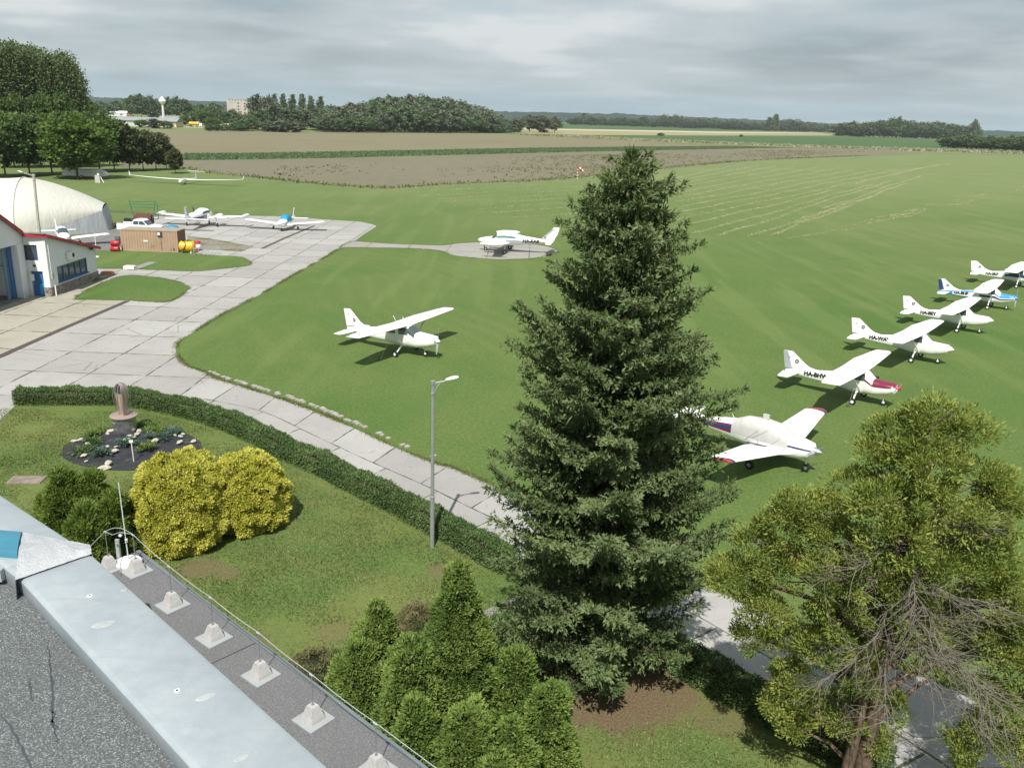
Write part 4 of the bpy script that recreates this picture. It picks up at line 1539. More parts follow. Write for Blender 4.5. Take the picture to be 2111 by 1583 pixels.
    MB().tube([(xn + .02, .075, .38), (xn + .04, .085, .16)], .022, 6).tube([(xn + .02, -.075, .38), (xn + .04, -.085, .16)], .022, 6).tube([(xn + .02, -.085, .37), (xn + .02, .085, .37)], .028, 6).build('nose_fork', M_wht2, root, True)
    add_wheel(root, (xn + .04, 0, .17), .17, .12, M_wht)
    xp = secs[0][0]
    if not full_cover:
        prop(root, xp, 1.14, R=.90, ang=.12 if seed % 2 else 1.35, spm=spin)
        for sg in (1, -1):
            MB().add([(xp + .004, sg * .12, 1.02), (xp + .004, sg * .27, 1.05), (xp + .004, sg * .25, 1.22), (xp + .004, sg * .13, 1.24)], [(0, 1, 2, 3) if sg > 0 else (3, 2, 1, 0)]).build('air_intake', M_black, root)
    else:
        MB().loft([[(xp + .30 * t, .26 * q * math.cos(a), 1.13 + .20 * q * math.sin(a)) for a in [2 * math.pi * j / 14 for j in range(14)]] for t, q in ((-.1, 1.15), (.25, .95), (.6, .6), (1, .15))], True, True).build('spinner_cover', M_wht2, root, True)
    # aerials and pitot
    for xa, za, lean_ in ((-.05, wz + .08, -.25), (-.85, wz + .06, -.25)) if big else ((-.5, wz + .06, -.2),):
        MB().tube([(xa, .18, za), (xa + lean_, .18, za + .42)], .014, 5).build('aerial', M_wht2, root)
    # writing
    if reg:
        rx, rz, rs = (-2.62, 1.23, .38) if not big else (-3.0, 1.2, .36)
        for sd in (-1, 1):
            lettering(reg, rs, reg_m, root, 'registration', side_map(hull, rx, rz, sd), 0.022)
    for sd in (-1, 1):
        emblem(root, xs + .72, dz + .42, .125, .075, sd)
        MB().add([(xs + .30, sd * .062, fz - .36), (xs + .14, sd * .055, fz - .36), (xs + .14, sd * .055, fz - .40), (xs + .30, sd * .062, fz - .40)] + [(xs + .30, sd * .062, fz - .30), (xs + .14, sd * .055, fz - .30), (xs + .14, sd * .055, fz - .325), (xs + .30, sd * .062, fz - .325)],
                 [(0, 1, 2, 3), (4, 5, 6, 7)]).build('flag_mark', M_grypaint, root)
    place_plane(root, x, y, deg, pitch, s)
    return root, hull


# centre of the field: white four-seater
r172, h172 = high_wing('white high-wing aeroplane standing alone on the grass left of the spruce', None, -7.41, 57.07, -29.4, 2.9, '172', cover=False, group=None, seed=2, strut_line=M_grypaint)
for sd in (-1, 1):
    lettering('HA-SJA', .30, M_grypaint, r172, 'registration', side_map(h172, -2.8, 1.12, sd), 0.01) if sd > 0 else None
for k, (dx, w) in enumerate([(.15, .05), (-.02, .09), (-.2, .09), (-.42, .06)]):
    MB().box((dx - .35, -5.38, 2.262), (w, .10, .012)).build('wing_tip_mark', M_black, r172)

# the row along the right
high_wing('white high-wing aeroplane with maroon cowling top and red spinner, nearest in its row', 'HA-BHW', 21.2, 49.79, -38.1, 2.7, cover=True, cowl=M_maroon, spin=M_red, seed=1,
          stripes=[(1.9, -.8, .60, .70, M_maroon)], tail=(-9, M_wht, M_wht, M_grypaint))
high_wing('all white high-wing aeroplane with covered nose, next behind the maroon-nosed one', 'HA-WAY', 29.22, 59.95, -40.3, 2.3, cover=True, full_cover=True, seed=2)
high_wing('all white high-wing aeroplane with covered nose, parked next to the blue one', 'HA-BEY', 37.38, 70.02, -39.2, 2.8, cover=True, full_cover=True, seed=3, s=.985)
high_wing('high-wing aeroplane with bright blue fuselage and white wing', 'HA-BHF', 45.15, 80.2, -36.5, 2.8, cover=True, cowl=M_blue, spin=M_blue, seed=4, s=.965,
          stripes=[(-3.5, -4.7, .10, .97, M_blue), (-.95, -3.5, .80, .97, M_blue), (-.95, -3.5, .03, .22, M_blue), (2.1, -.95, .60, .90, M_blue), (2.1, -.95, .36, .50, M_navy)], tail=(-4.0, M_blue, M_wht, M_navy))
high_wing('white high-wing aeroplane cut off by the right picture edge, farthest of its row', 'HA-SKF', 54.6, 92.3, -37.0, 2.8, cover=True, cowl=M_navy, seed=5, s=1.0,
          stripes=[(2.1, -1.4, .36, .60, M_navy)])


# ------------------------------------------------------------------ low-wing aeroplanes
def low_wing(name, label, cat, x, y, deg, pitch=0.0, secs=None, span=5.1, wing=(0.75, 2.0, 1.15), wz=.80, dih=.11, tipm=None, fin=(1.3, .62, 1.05, 2.35), sweep=.75, tp=1.9, tpz=1.22, cls=None, mats=None, engines=None, tiptanks=False,
             gear=(-.35, 1.5), nosex=1.7, propx=None, spm=M_alu, group=None, s=1.0, tip_round=True, finm=M_wht, body=M_wht, wingm=M_wht, blades_=2, whl=.22, prop_z=1.12, pang=.4, cap=None, finst=None):
    root = thing(name, label, cat, (x, y, 0), 0, group)
    hull = Hull(secs)
    mm = {'fuselage': body, 'windshield': M_glass, ('side_window', 1): M_glass, ('side_window', -1): M_glass}
    if cap:
        mm['cap'] = cap
    mm.update(mats or {})
    hull.build(root, mm, cls or (lambda x, f, sd: 'fuselage'))
    le, rc, tc = wing
    st = []
    for sg in (1, -1):
        q = [(le - .28 - (rc - tc) * .35, tc * .7, (sg * (span + .04), wz + span * dih), .4), (le - .12 - (rc - tc) * .35, tc, (sg * (span - .22), wz + (span - .2) * dih)), (le - (.05), rc * .86, (sg * 1.3, wz + 1.3 * dih)), (le + .22, rc, (sg * .45, wz + .02))]
        st += q if sg > 0 else list(reversed(q))
    surface(root, 'wing', st, wingm, thick=1.3)
    xs = secs[-1][0]
    for sg in (1, -1):
        yy0, yy1 = span * .52, span * .9
        c1 = rc * .86 + (tc - rc * .86) * ((yy0 - 1.3) / (span - 1.5))
        c2 = rc * .86 + (tc - rc * .86) * ((yy1 - 1.3) / (span - 1.5))
        l1 = le - .05 - (.07 + (rc - tc) * .35) * ((yy0 - 1.3) / (span - 1.5))
        l2 = le - .05 - (.07 + (rc - tc) * .35) * ((yy1 - 1.3) / (span - 1.5))
        MB().loft([[(l1 - c1 * .78, sg * yy0, wz + yy0 * dih + c1 * .045), (l1 - c1 * .985, sg * yy0, wz + yy0 * dih + .014), (l1 - c1 * .985, sg * yy0, wz + yy0 * dih - .004)],
                   [(l2 - c2 * .78, sg * yy1, wz + yy1 * dih + c2 * .045), (l2 - c2 * .985, sg * yy1, wz + yy1 * dih + .014), (l2 - c2 * .985, sg * yy1, wz + yy1 * dih - .004)]], True, True).build('aileron', M_wht2, root)
        surface(root, 'tailplane', [(xs + .95, .90, (sg * .05, tpz)), (xs + .62, .58, (sg * tp, tpz + .02)), (xs + .48, .4, (sg * (tp + .1), tpz + .02), .5)], wingm, thick=.9)
        MB().tube([(gear[0], sg * gear[1], wz + gear[1] * dih), (gear[0], sg * gear[1], .2)], .05, 8).build('gear_leg', M_wht2, root, True)
        add_wheel(root, (gear[0], sg * gear[1] + sg * .1, whl), whl, .17, M_alu)
        if tipm:
            o = MB()
            for k in range(7):
                pass
        if tiptanks:
            c = (le - .35 - (rc - tc) * .35, sg * (span + .16), wz + span * dih + .05)
            MB().loft([[(c[0] + 1.35 * t, c[1] + .21 * q * math.cos(a), c[2] + .26 * q * math.sin(a) + .08 * max(0, -t)) for a in [2 * math.pi * j / 14 for j in range(14)]] for t, q in ((1.1, .05), (1.0, .35), (.75, .7), (.4, .95), (0, 1), (-.5, .9), (-.9, .6), (-1.15, .1))], True, True).build('tip_tank', wingm, root, True)
        if engines:
            ex, ey, ez, el = engines
            MB().loft([[(ex - el * t, sg * ey + .36 * q * math.cos(a), ez + .30 * q * math.sin(a) + .06 * t) for a in [2 * math.pi * j / 16 for j in range(16)]] for t, q in ((0, .55), (.04, .8), (.15, .98), (.4, 1.0), (.7, .75), (1, .18))], True, True).build('engine_nacelle', wingm, root, True)
            prop(root, ex, ez, sg * ey, R=.98, sp=.17, ang=pang + (.9 if sg > 0 else 0), spm=spm, nblade=blades_, bm=M_black)
    fl, ft, fzr, fzt = fin
    surface(root, 'fin', [(xs + q[0],) + tuple(q[1:]) for q in finst] if finst else [(xs + fl + .9, fl + .75, fzr - .06, .35), (xs + fl, fl, fzr + .15, .8), (xs + fl - sweep * .55, fl * .5 + ft * .5 + .0, (fzr + fzt) / 2 + .05), (xs + ft - sweep * .25 + .02, ft, fzt - .04), (xs + ft - sweep * .25 - .05, ft * .9, fzt, .5)], finm, True)
    if not finst:
      MB().loft([[(xs + .36, .02, fzr), (xs + .36, -.02, fzr), (xs - .08, 0, fzr)], [(xs - sweep * .25 + .18, .015, fzt - .03), (xs - sweep * .25 + .18, -.015, fzt - .03), (xs - sweep * .25 - .10, 0, fzt - .03)]], True, True).build('rudder', M_wht2, root)
    MB().tube([(nosex - .05, 0, .75), (nosex, 0, .25)], .045, 8).build('nose_strut', M_wht2, root, True)
    add_wheel(root, (nosex, 0, whl * .85), whl * .85, .14, M_alu)
    if propx is not None:
        prop(root, propx, prop_z, R=.95, sp=.19, ang=pang, spm=spm, nblade=blades_, splen=.42)
    place_plane(root, x, y, deg, pitch, s)
    return root, hull


# covered touring aeroplane beside the spruce
secs = [(2.05, .82, 1.36, .30, 2.2), (1.95, .72, 1.48, .46, 2.4), (1.5, .62, 1.56, .54, 2.8), (.95, .56, 1.60, .57, 3.0), (.45, .54, 2.00, .57, 2.9), (-.5, .54, 2.12, .57, 2.9), (-1.5, .62, 2.04, .54, 2.8), (-2.1, .70, 1.78, .46, 2.6), (-3.4, .88, 1.56, .30, 2.4), (-4.8, 1.02, 1.44, .14, 2.2), (-5.5, 1.10, 1.38, .05, 2.0)]


def cls_bon(x, f, sd):
    if -2.15 < x < .95 and f > .42:
        return 'canvas_cover'
    if x > 1.0 and .60 < f < .70:
        return ('stripe', 3, sd)
    if x < -2.1 and .70 < f < .80:
        return ('stripe', 0, sd)
    if x < -2.1 and .36 < f < .50:
        return ('stripe', 1, sd)
    if x < -2.1 and .50 < f < .70:
        return ('stripe', 2, sd)
    return 'fuselage'


BX, BY, BDEG = 12.98, 39.35, -42.0
bon, hb = low_wing('low_wing_aeroplane', 'white low-wing aeroplane under a pale canvas cabin cover beside the spruce', 'aeroplane', BX, BY, BDEG, 1.5, secs, 5.1, (.95, 2.15, 1.10), .80, .14, fin=(1.35, .62, 1.38, 2.55), tp=1.9, tpz=1.28, cls=cls_bon,
                   mats={'canvas_cover': M_cover, **{('stripe', k, q): mm_ for q in (1, -1) for k, mm_ in enumerate((M_maroon, M_maroon, M_navy, M_navy))}}, gear=(-.35, 1.55), nosex=1.75, propx=2.05, spm=M_alu, pang=-.1)
for sg in (1, -1):
    tipm = MB()
    rings = []
    for yy, le_, ch, th in ((5.20, .34, .80, .4), (5.10, .46, .98, .75), (5.00, .50, 1.03, 1.0)):
        rings.append([(p[0], p[1], p[2]) for p in foil_ring(le_, ch * 1.02, (sg * yy, (.806 + yy * .14)), 1.42)])
    tipm.loft(rings, True, True).build('wing_tip', plain('dull_red_paint', (.26, .05, .05), .5), bon, True)
    rings = [[(p[0], p[1], p[2]) for p in foil_ring(.52, 1.06, (sg * yy, (.804 + yy * .14)), 1.40)] for yy in (4.93, 4.82)]
    MB().loft(rings, True, True).build('wing_band', M_navy, bon, True)
    MB().add([(.2, sg * .72, 1.04), (-1.0, sg * .72, 1.00), (-1.0, sg * 1.0, 1.04), (.05, sg * 1.0, 1.075)], [(0, 1, 2, 3) if sg < 0 else (3, 2, 1, 0)]).build('wing_walk', M_black, bon)
MB().add([(-4.75, -.085, 2.05), (-5.25, -.07, 2.05), (-5.32, -.06, 2.4), (-5.05, -.07, 2.4)], [(0, 1, 2, 3)]).build('fin_flash', M_red, bon)
MB().tube([(-2.2, 0, 1.75), (-2.5, 0, 2.25)], .014, 5).build('aerial', M_wht2, bon)
# cover seams and folds standing off the canvas
for (x0, x1, z0, z1) in [(-.55, -.55, .95, 2.13), (-.9, -.1, 1.2, 1.75), (.0, .55, .95, 1.5), (-1.2, -.6, 1.05, 1.65)]:
    pts = []
    for t in np.linspace(0, 1, 7):
        xx, zz = x0 + (x1 - x0) * t, z0 + (z1 - z0) * t
        pts.append((xx, -(hb.half_width(xx, zz) + .012), zz))
    MB().tube(pts, .018, 5).build('cover_fold', M_cover, bon, True)
MB().box((-.5, 0, 2.24), (.30, .10, .24)).build('cover_flap', M_cover, bon)

# light twin on the round pad
secs310 = [(3.1, 1.18, 1.30, .05, 2.0), (2.9, 1.02, 1.48, .24, 2.2), (2.2, .86, 1.66, .48, 2.5), (1.35, .78, 1.78, .62, 2.8), (.75, .76, 2.22, .64, 2.8), (-.3, .76, 2.34, .64, 2.8), (-1.5, .82, 2.22, .58, 2.7), (-2.2, .92, 2.02, .48, 2.5), (-3.6, 1.10, 1.84, .30, 2.3), (-5.0, 1.24, 1.66, .14, 2.2), (-5.9, 1.34, 1.56, .05, 2.0)]


def cls310(x, f, sd):
    if .75 < x < 1.35 and f > .70:
        return 'windshield'
    if -1.55 < x < .65 and .60 < f < .80 and abs(x + .35) > .08 and abs(x + 1.02) > .03:
        return ('side_window', sd)
    if x < -.2 and .22 < f < .50:
        return ('stripe', sd)
    return 'fuselage'


eab, he = low_wing('twin_engine_aeroplane', 'white twin-engine aeroplane with grey stripes on the round concrete pad', 'aeroplane', -1.6, 105.0, 171.6, 0, secs310, 5.2, (1.05, 1.9, 1.05), .98, .11, fin=(1.75, .72, 1.50, 3.15), sweep=2.2, tp=2.5, tpz=1.45, cls=cls310,
                   mats={('stripe', 1): M_grypaint, ('stripe', -1): M_grypaint, ('side_window', 1): M_glass2, ('side_window', -1): M_glass2}, engines=(1.95, 1.75, 1.22, 2.9), tiptanks=True, gear=(-.45, 1.85), nosex=2.15, spm=M_wht, s=1.03, whl=.25, finst=[(1.95, 2.0, 1.52, .35), (1.35, 1.40, 1.68, .8), (.62, 1.10, 2.35), (.05, .72, 3.10), (-.05, .6, 3.15, .5)])
for sd in (-1, 1):
    lettering('HA-EAB', .56, M_black, eab, 'registration', side_map(he, -3.3, 1.44, sd), 0.026)
    MB().add([(-4.45, sd * .075, 1.80), (-4.80, sd * .085, 1.80), (-6.15, sd * .055, 3.02), (-5.90, sd * .045, 3.06)], [(0, 1, 2, 3)]).build('fin_stripe', M_grypaint, eab)
    emblem(eab, -4.95, 1.92, .13, .10, sd)

# older twin seen from behind on the apron
p = at(420, 466)
tw2, ht = low_wing('twin_engine_aeroplane', 'white twin-engine aeroplane with tip tanks and blue belly stripe seen from behind on the apron', 'aeroplane', p.x, p.y, 90, 0, secs310, 5.3, (1.05, 1.9, 1.05), .98, .075, fin=(1.4, .80, 1.50, 3.0), sweep=.9, tp=2.6, tpz=1.5, cls=cls310,
                   mats={('stripe', 1): M_navy, ('stripe', -1): M_navy}, engines=(1.95, 1.75, 1.22, 2.9), tiptanks=True, gear=(-.45, 1.85), nosex=2.15, spm=M_wht, s=1.07, whl=.25)
for sd in (-1, 1):
    MB().add([(-5.0, sd * .07, 1.9), (-5.5, sd * .05, 1.9), (-5.55, sd * .04, 2.9), (-5.25, sd * .04, 2.9)], [(0, 1, 2, 3)]).build('fin_flash', M_grypaint, tw2)

# blue-covered single on the apron
secsP = [(1.95, .74, 1.28, .36, 2.2), (1.85, .64, 1.38, .48, 2.4), (1.2, .54, 1.46, .55, 2.8), (.7, .52, 1.50, .56, 3.0), (.2, .52, 1.95, .56, 2.8), (-.6, .52, 2.02, .56, 2.8), (-1.5, .60, 1.85, .50, 2.7), (-2.2, .68, 1.52, .38, 2.5), (-3.6, .82, 1.34, .24, 2.3), (-4.9, .96, 1.24, .06, 2.0)]
p = at(588, 474)
pip, hp = low_wing('low_wing_aeroplane', 'white low-wing aeroplane with a blue cabin cover facing the camera on the apron', 'aeroplane', p.x, p.y, -91, 0, secsP, 5.2, (.75, 1.75, 1.5), .72, .10, fin=(1.0, .6, 1.22, 2.45), sweep=.8, tp=1.85, tpz=1.1,
                   cls=lambda x, f, sd: 'canvas_cover' if -1.9 < x < .75 and f > .36 else (('stripe', sd) if .50 < f < .60 else 'fuselage'), mats={'canvas_cover': M_tarp, ('stripe', 1): M_navy, ('stripe', -1): M_navy}, gear=(-.3, 1.55), nosex=1.55, propx=1.95, spm=M_wht, prop_z=1.0, pang=.1, s=1.03)
for sd in (-1, 1):
    MB().add([(-4.4, sd * .075, 1.5), (-4.75, sd * .06, 1.5), (-4.85, sd * .05, 2.3), (-4.68, sd * .05, 2.3)], [(0, 1, 2, 3)]).build('fin_flash', M_navy, pip)

# low wing behind the red-edged roof
p = at(132, 507)
low_wing('low_wing_aeroplane', 'white low-wing aeroplane with grey lower cabin half hidden behind the red roof edge', 'aeroplane', p.x, p.y, -55, 0, secsP, 4.5, (.75, 1.9, 1.35), .75, .07, fin=(1.0, .6, 1.22, 2.3), sweep=.8, tp=1.85, tpz=1.1,
         cls=lambda x, f, sd: ('side_window', sd) if -1.5 < x < .35 and .60 < f < .80 and abs(x + .5) > .1 else ('windshield' if .2 < x < .7 and f > .75 else ('lower_panel' if f < .55 and x > -2 else 'fuselage')), mats={'lower_panel': M_grypaint}, gear=(-.3, 1.55), nosex=1.55, propx=1.95, spm=M_wht, prop_z=1.0, s=1.08)

# sailplane on the grass
p = at(384, 380)
gl = thing('sailplane', 'white sailplane with long slender winglet-tipped wings on the grass before the trees', 'glider', p)
gs = [(3.1, .62, .70, .03, 2.0), (2.8, .42, .98, .24, 2.2), (1.9, .34, 1.22, .36, 2.4), (.6, .36, 1.30, .38, 2.4), (-.6, .52, 1.18, .28, 2.3), (-1.6, .72, 1.04, .14, 2.2), (-4.2, .82, 1.02, .09, 2.0), (-5.6, .84, 1.02, .06, 2.0)]
Hull(gs).build(gl, {'fuselage': M_wht, 'canopy': M_cover}, lambda x, f, sd: 'canopy' if .2 < x < 2.6 and f > .6 else 'fuselage')
st = []
for sg in (1, -1):
    q = [(.06, .42, (sg * 12.4, 1.45), .8), (.22, .62, (sg * 9.0, 1.22)), (.34, .95, (sg * 4.0, 1.02)), (.42, 1.1, (sg * .3, .96))]
    st += q if sg > 0 else list(reversed(q))
    MB().loft([[(.02, sg * 12.35, 1.44), (-.36, sg * 12.35, 1.44), (-.36, sg * 12.42, 1.44), (.02, sg * 12.42, 1.44)], [(-.35, sg * 12.60, 2.25), (-.55, sg * 12.60, 2.25), (-.55, sg * 12.63, 2.25), (-.35, sg * 12.63, 2.25)]], True, True).build('winglet', M_wht, gl)
surface(gl, 'wing', st, M_wht, thick=1.3)
surface(gl, 'fin', [(-4.55, 1.1, .95, .8), (-4.85, .85, 2.35, .8)], M_wht, True)
surface(gl, 'tailplane', [(-4.9, .45, (-1.9, 2.38), .8), (-4.72, .72, (0, 2.38)), (-4.9, .45, (1.9, 2.38), .8)], M_wht)
add_wheel(gl, (.5, 0, .24), .24, .14)
gl.rotation_euler = (0, 0, math.radians(-95))
# ------------------------------------------------------------------ buildings and things on the field
def render_wall(name, c, var=.08):
    t = NT(name)
    P = t.coord('Object')
    n = t.noise(P, .6, 5.0, .65)
    b = t.ramp(n, [(.3, tuple(x * (1 - var) for x in c)), (.7, tuple(min(1, x * (1 + var * .6)) for x in c))])
    x, y, z = t.xyz(P)
    st = t.math('MULTIPLY', t.sstep(t.noise(t.mapping(P, scale=(2.2, 2.2, .25)), 1.0, 5.0, .7), .52, .78), .28)
    b = t.mix(st, b, tuple(x * .62 for x in c))
    lowd = t.math('MULTIPLY', t.math('SUBTRACT', 1.0, t.sstep(z, .0, .9)), t.math('MULTIPLY', n, .55))
    b = t.mix(lowd, b, (.24, .22, .19))
    t.bsdf(b, .9, 0, t.bump(t.noise(P, 30, 3.0), .25, .01), .15)
    return t.m


M_render = render_wall('white_render', (.66, .67, .68))
M_roofred = plain('red_roof_trim', (.36, .022, .035), .45, 0, .12, 2.0, .4)
M_frameblue = plain('blue_window_frame', (.035, .12, .28), .5, 0, .15, 3.0)
M_dark = plain('dark_interior', (.055, .06, .065), .9, 0, .2, 2.0)
M_win = plain('window_pane', (.05, .06, .075), .08, 0, .25, 1.0, .8)
M_curtain = plain('pale_curtain', (.33, .33, .28), .9, 0, .25, 6.0)
M_asbestos = plain('grey_roof_sheet', (.24, .23, .22), .85, 0, .15, 1.5)


def stone_mat():
    t = NT('rubble_stone')
    P = t.coord('Object')
    e = t.voro(P, 4.2, 'DISTANCE_TO_EDGE')
    v = t.voro(P, 4.2, 'F1', 'Color')
    b = t.ramp(t.xyz(v)[0], [(0, (.15, .085, .065)), (.35, (.22, .19, .17)), (.7, (.11, .095, .09)), (1, (.27, .21, .16))])
    b = t.mix(t.math('LESS_THAN', e, .05), b, (.30, .28, .25))
    t.bsdf(b, .9, 0, t.bump(e, .8, .04), .15)
    return t.m


M_stone = stone_mat()

# ---- hangar with the red-edged roof
HC = at(107, 612)
HX, HY, HE = HC.x, HC.y, 79.45
hang = thing('hangar', 'white rendered hangar with red roof edge and blue-framed windows at the left edge', 'hangar', (0, 0, 0))
XI = -41.45       # plane of the big door front, set back from the side wing
DR = 2.55         # the side wing is this wide from its far corner
zc, ze = hgt(HC, 489), hgt(at(190, 575), 513)
sl = (zc - ze) / (HE - HY)
# side wing: long wall with window band, drawn as pieces round the opening
wx = HX
y0w, y1w = HY + 1.35, HY + 6.55      # window
z0w, z1w = 1.0, 2.32


def roofz(y):
    return zc - (y - HY) * sl


T = .25
mb = MB()
for (ya, yb, za, zb, slope) in [(HY + .003, y0w, .75, None, 1), (y1w, HE, .75, None, 1), (y0w, y1w, .75, z0w, 0), (y0w, y1w, z1w, None, 1)]:
    za2 = za
    zt = (roofz(ya), roofz(yb)) if slope else (zb, zb)
    mb.add([(wx - T, ya, za2), (wx, ya, za2), (wx, yb, za2), (wx - T, yb, za2), (wx - T, ya, zt[0]), (wx, ya, zt[0]), (wx, yb, zt[1]), (wx - T, yb, zt[1])],
           [(3, 2, 1, 0), (4, 5, 6, 7), (0, 1, 5, 4), (1, 2, 6, 5), (2, 3, 7, 6), (3, 0, 4, 7)])
mb.build('side_wall', M_render, hang)
MB().box((wx - .10, (HY + HE) / 2, .375), (.32, HE - HY + .06, .749)).build('stone_plinth', M_stone, hang)
wf = MB()
wf.box((wx - .08, (y0w + y1w) / 2, z0w + .05), (.12, y1w - y0w, .10)).box((wx - .08, (y0w + y1w) / 2, z1w - .04), (.12, y1w - y0w, .08))
for k in range(6):
    wf.box((wx - .08, y0w + .05 + (y1w - y0w - .1) * k / 5, (z0w + z1w) / 2 + .005), (.118, .10, z1w - z0w - .19))
w_ = wf.build('window', M_frameblue, hang)
for k in range(5):
    ya = y0w + .10 + (y1w - y0w - .1) * k / 5
    MB().box((wx - .10, ya + (y1w - y0w) / 10 - .05, (z0w + z1w) / 2), (.03, (y1w - y0w) / 5 - .13, z1w - z0w - .2)).build('pane', M_win, w_)
    MB().box((wx - .20, ya + .34, (z0w + z1w) / 2), (.02, .5, z1w - z0w - .2)).build('curtain', M_curtain, w_)
MB().box((wx + .06, (y0w + y1w) / 2, z0w - .03), (.20, y1w - y0w + .1, .06)).build('window_sill', M_frameblue, hang)
# door wall of the wing, facing the camera
xa, xb = XI, wx - .002
dx0, dx1, dz1 = HX - 1.55, HX - .52, 2.15
ux0, ux1, uz0, uz1 = HX - 1.95, HX - .75, 3.05, 4.35
ff = MB()
for (x0, x1, z0, z1) in [(xa, dx0, .0, uz0), (dx1, xb, .0, uz0), (dx0, dx1, dz1, uz0), (xa, ux0, uz0, uz1), (ux1, xb, uz0, uz1), (xa, xb, uz1, zc - .02)]:
    ff.add([(x0, HY, z0), (x1, HY, z0), (x1, HY + T, z0), (x0, HY + T, z0), (x0, HY, z1), (x1, HY, z1), (x1, HY + T, z1), (x0, HY + T, z1)], [(3, 2, 1, 0), (4, 5, 6, 7), (0, 1, 5, 4), (1, 2, 6, 5), (2, 3, 7, 6), (3, 0, 4, 7)])
ff.build('front_wall', M_render, hang)
MB().box((HX - .26, HY - .03, .40), (.50, .10, .80)).build('corner_stones', M_stone, hang)
d_ = MB().box(((dx0 + dx1) / 2, HY + .20, dz1 / 2), (dx1 - dx0, .06, dz1)).build('door', M_frameblue, hang)
MB().box((dx1 - .26, HY + .155, .62), (.40, .02, .9)).build('door_panel', plain('light_blue_panel', (.05, .30, .62), .5), d_)
MB().box((dx0 + .10, HY + .13, 1.05), (.05, .08, .16)).build('handle', M_steel, d_)
u_ = MB().box(((ux0 + ux1) / 2, HY + .14, (uz0 + uz1) / 2), (ux1 - ux0, .05, uz1 - uz0)).build('window', M_win, hang)
MB().box(((ux0 + ux1) / 2, HY + .10, uz0 + .03), (ux1 - ux0, .08, .06)).build('frame', M_frameblue, u_)
MB().box((ux0 + .04, HY + .10, (uz0 + uz1) / 2), (.08, .08, uz1 - uz0 - .13)).build('frame', M_frameblue, u_)
MB().box((ux1 - .04, HY + .10, (uz0 + uz1) / 2), (.08, .08, uz1 - uz0 - .13)).build('frame', M_frameblue, u_)
MB().box((dx0 + .15, HY - .09, 1.62), (.28, .16, .55)).build('wall_box', M_wht2, hang)
MB().box((HX - 1.1, HY - .05, 2.62), (.22, .10, .16)).build('wall_lamp', M_dark, hang)
# long back and far walls of the wing
MB().box((XI - .05, (HY + HE) / 2 + .2, ze / 2), (.2, HE - HY - .5, ze)).box((wx - .95, HE - .13, ze / 2), (1.36, .2, ze - .1)).build('rear_wall', M_render, hang)
# big front: pillar, lintel and opening
yf = HY - .01
zr = lambda y: zc + .05 + (HY - y) * .60
pil = MB()
pil.box((XI + .05, HY - .55, 2.25), (.55, .95, 4.5))
pil.build('pillar', M_render, hang)
gy0 = HY - 14.0
gz = lambda y: zc + .05 + .60 * min(HY - y, 7.2) - .60 * max(0, HY - y - 7.2)
gp = [(HY - .08, 4.5), (HY - .08, gz(HY - .08)), (HY - 7.2, gz(HY - 7.2)), (gy0, gz(gy0)), (gy0, 4.5)]
MB().loft([[(XI + .28, y, z) for y, z in gp], [(XI + .02, y, z) for y, z in gp]], True, True).build('gable_wall', M_render, hang)
MB().box((XI + .05, gy0 + .4, 2.25), (.5, .8, 4.5)).build('pillar', M_render, hang)
MB().box((XI - .28, HY - 1.25, 2.24), (.10, .55, 4.46)).build('sliding_door', M_frameblue, hang)
MB().box((XI - .45, HY - 1.75, 2.24), (.08, .5, 4.46)).build('sliding_door', plain('steel_blue_door', (.12, .22, .30), .5), hang)
MB().box((XI - 6.2, (HY + gy0) / 2, 2.4), (.2, 14, 4.8)).build('inner_wall', M_render, hang)
MB().box((XI - 3.1, HY - .32, 2.3), (5.9, .2, 4.6)).build('inner_wall', M_render, hang)
MB().box((XI - 2.9, (HY + gy0) / 2 - .2, .03), (6.4, 13.4, .06)).build('floor', M_asph, hang)
pts = [(XI - .75, HY - .46, 1.35), (XI - .75, HY - .46, 2.45), (XI - .95, HY - .46, 2.6), (XI - 1.6, HY - .46, 2.6)]
MB().tube(pts, .035, 6).build('wall_pipe', M_dark, hang)
# roofs
rf = MB()
rp = [(HY - 7.2, gz(HY - 7.2) + .16), (HY - .35, gz(HY - .35) + .16), (HY + .05, zc + .16), (HE + .35, roofz(HE + .35) + .16)]
for i in range(3):
    (ya, za), (yb, zb) = rp[i], rp[i + 1]
    x1 = wx + .26 if i else XI + .52
    x0_ = XI - 7.5 if i == 0 else XI - .3
    rf.add([(x0_, ya, za - .12), (x1, ya, za - .12), (x1, yb, zb - .12), (x0_, yb, zb - .12), (x0_, ya, za), (x1, ya, za), (x1, yb, zb), (x0_, yb, zb)], [(3, 2, 1, 0), (4, 5, 6, 7), (0, 1, 5, 4), (1, 2, 6, 5), (2, 3, 7, 6), (3, 0, 4, 7)])
ya, za, yb, zb = HY - 7.2, gz(HY - 7.2) + .16, gy0 - .3, gz(gy0 - .3) + .16
rf.add([(XI - 7.5, yb, zb - .12), (XI + .52, yb, zb - .12), (XI + .52, ya, za - .12), (XI - 7.5, ya, za - .12), (XI - 7.5, yb, zb), (XI + .52, yb, zb), (XI + .52, ya, za), (XI - 7.5, ya, za)], [(3, 2, 1, 0), (4, 5, 6, 7), (0, 1, 5, 4), (1, 2, 6, 5), (2, 3, 7, 6), (3, 0, 4, 7)])
rf.build('roof', M_asbestos, hang)
fx = wx + .29
fas = [(XI + .60, HY - 7.2, gz(HY - 7.2)), (XI + .60, HY - .30, gz(HY - .30)), ]
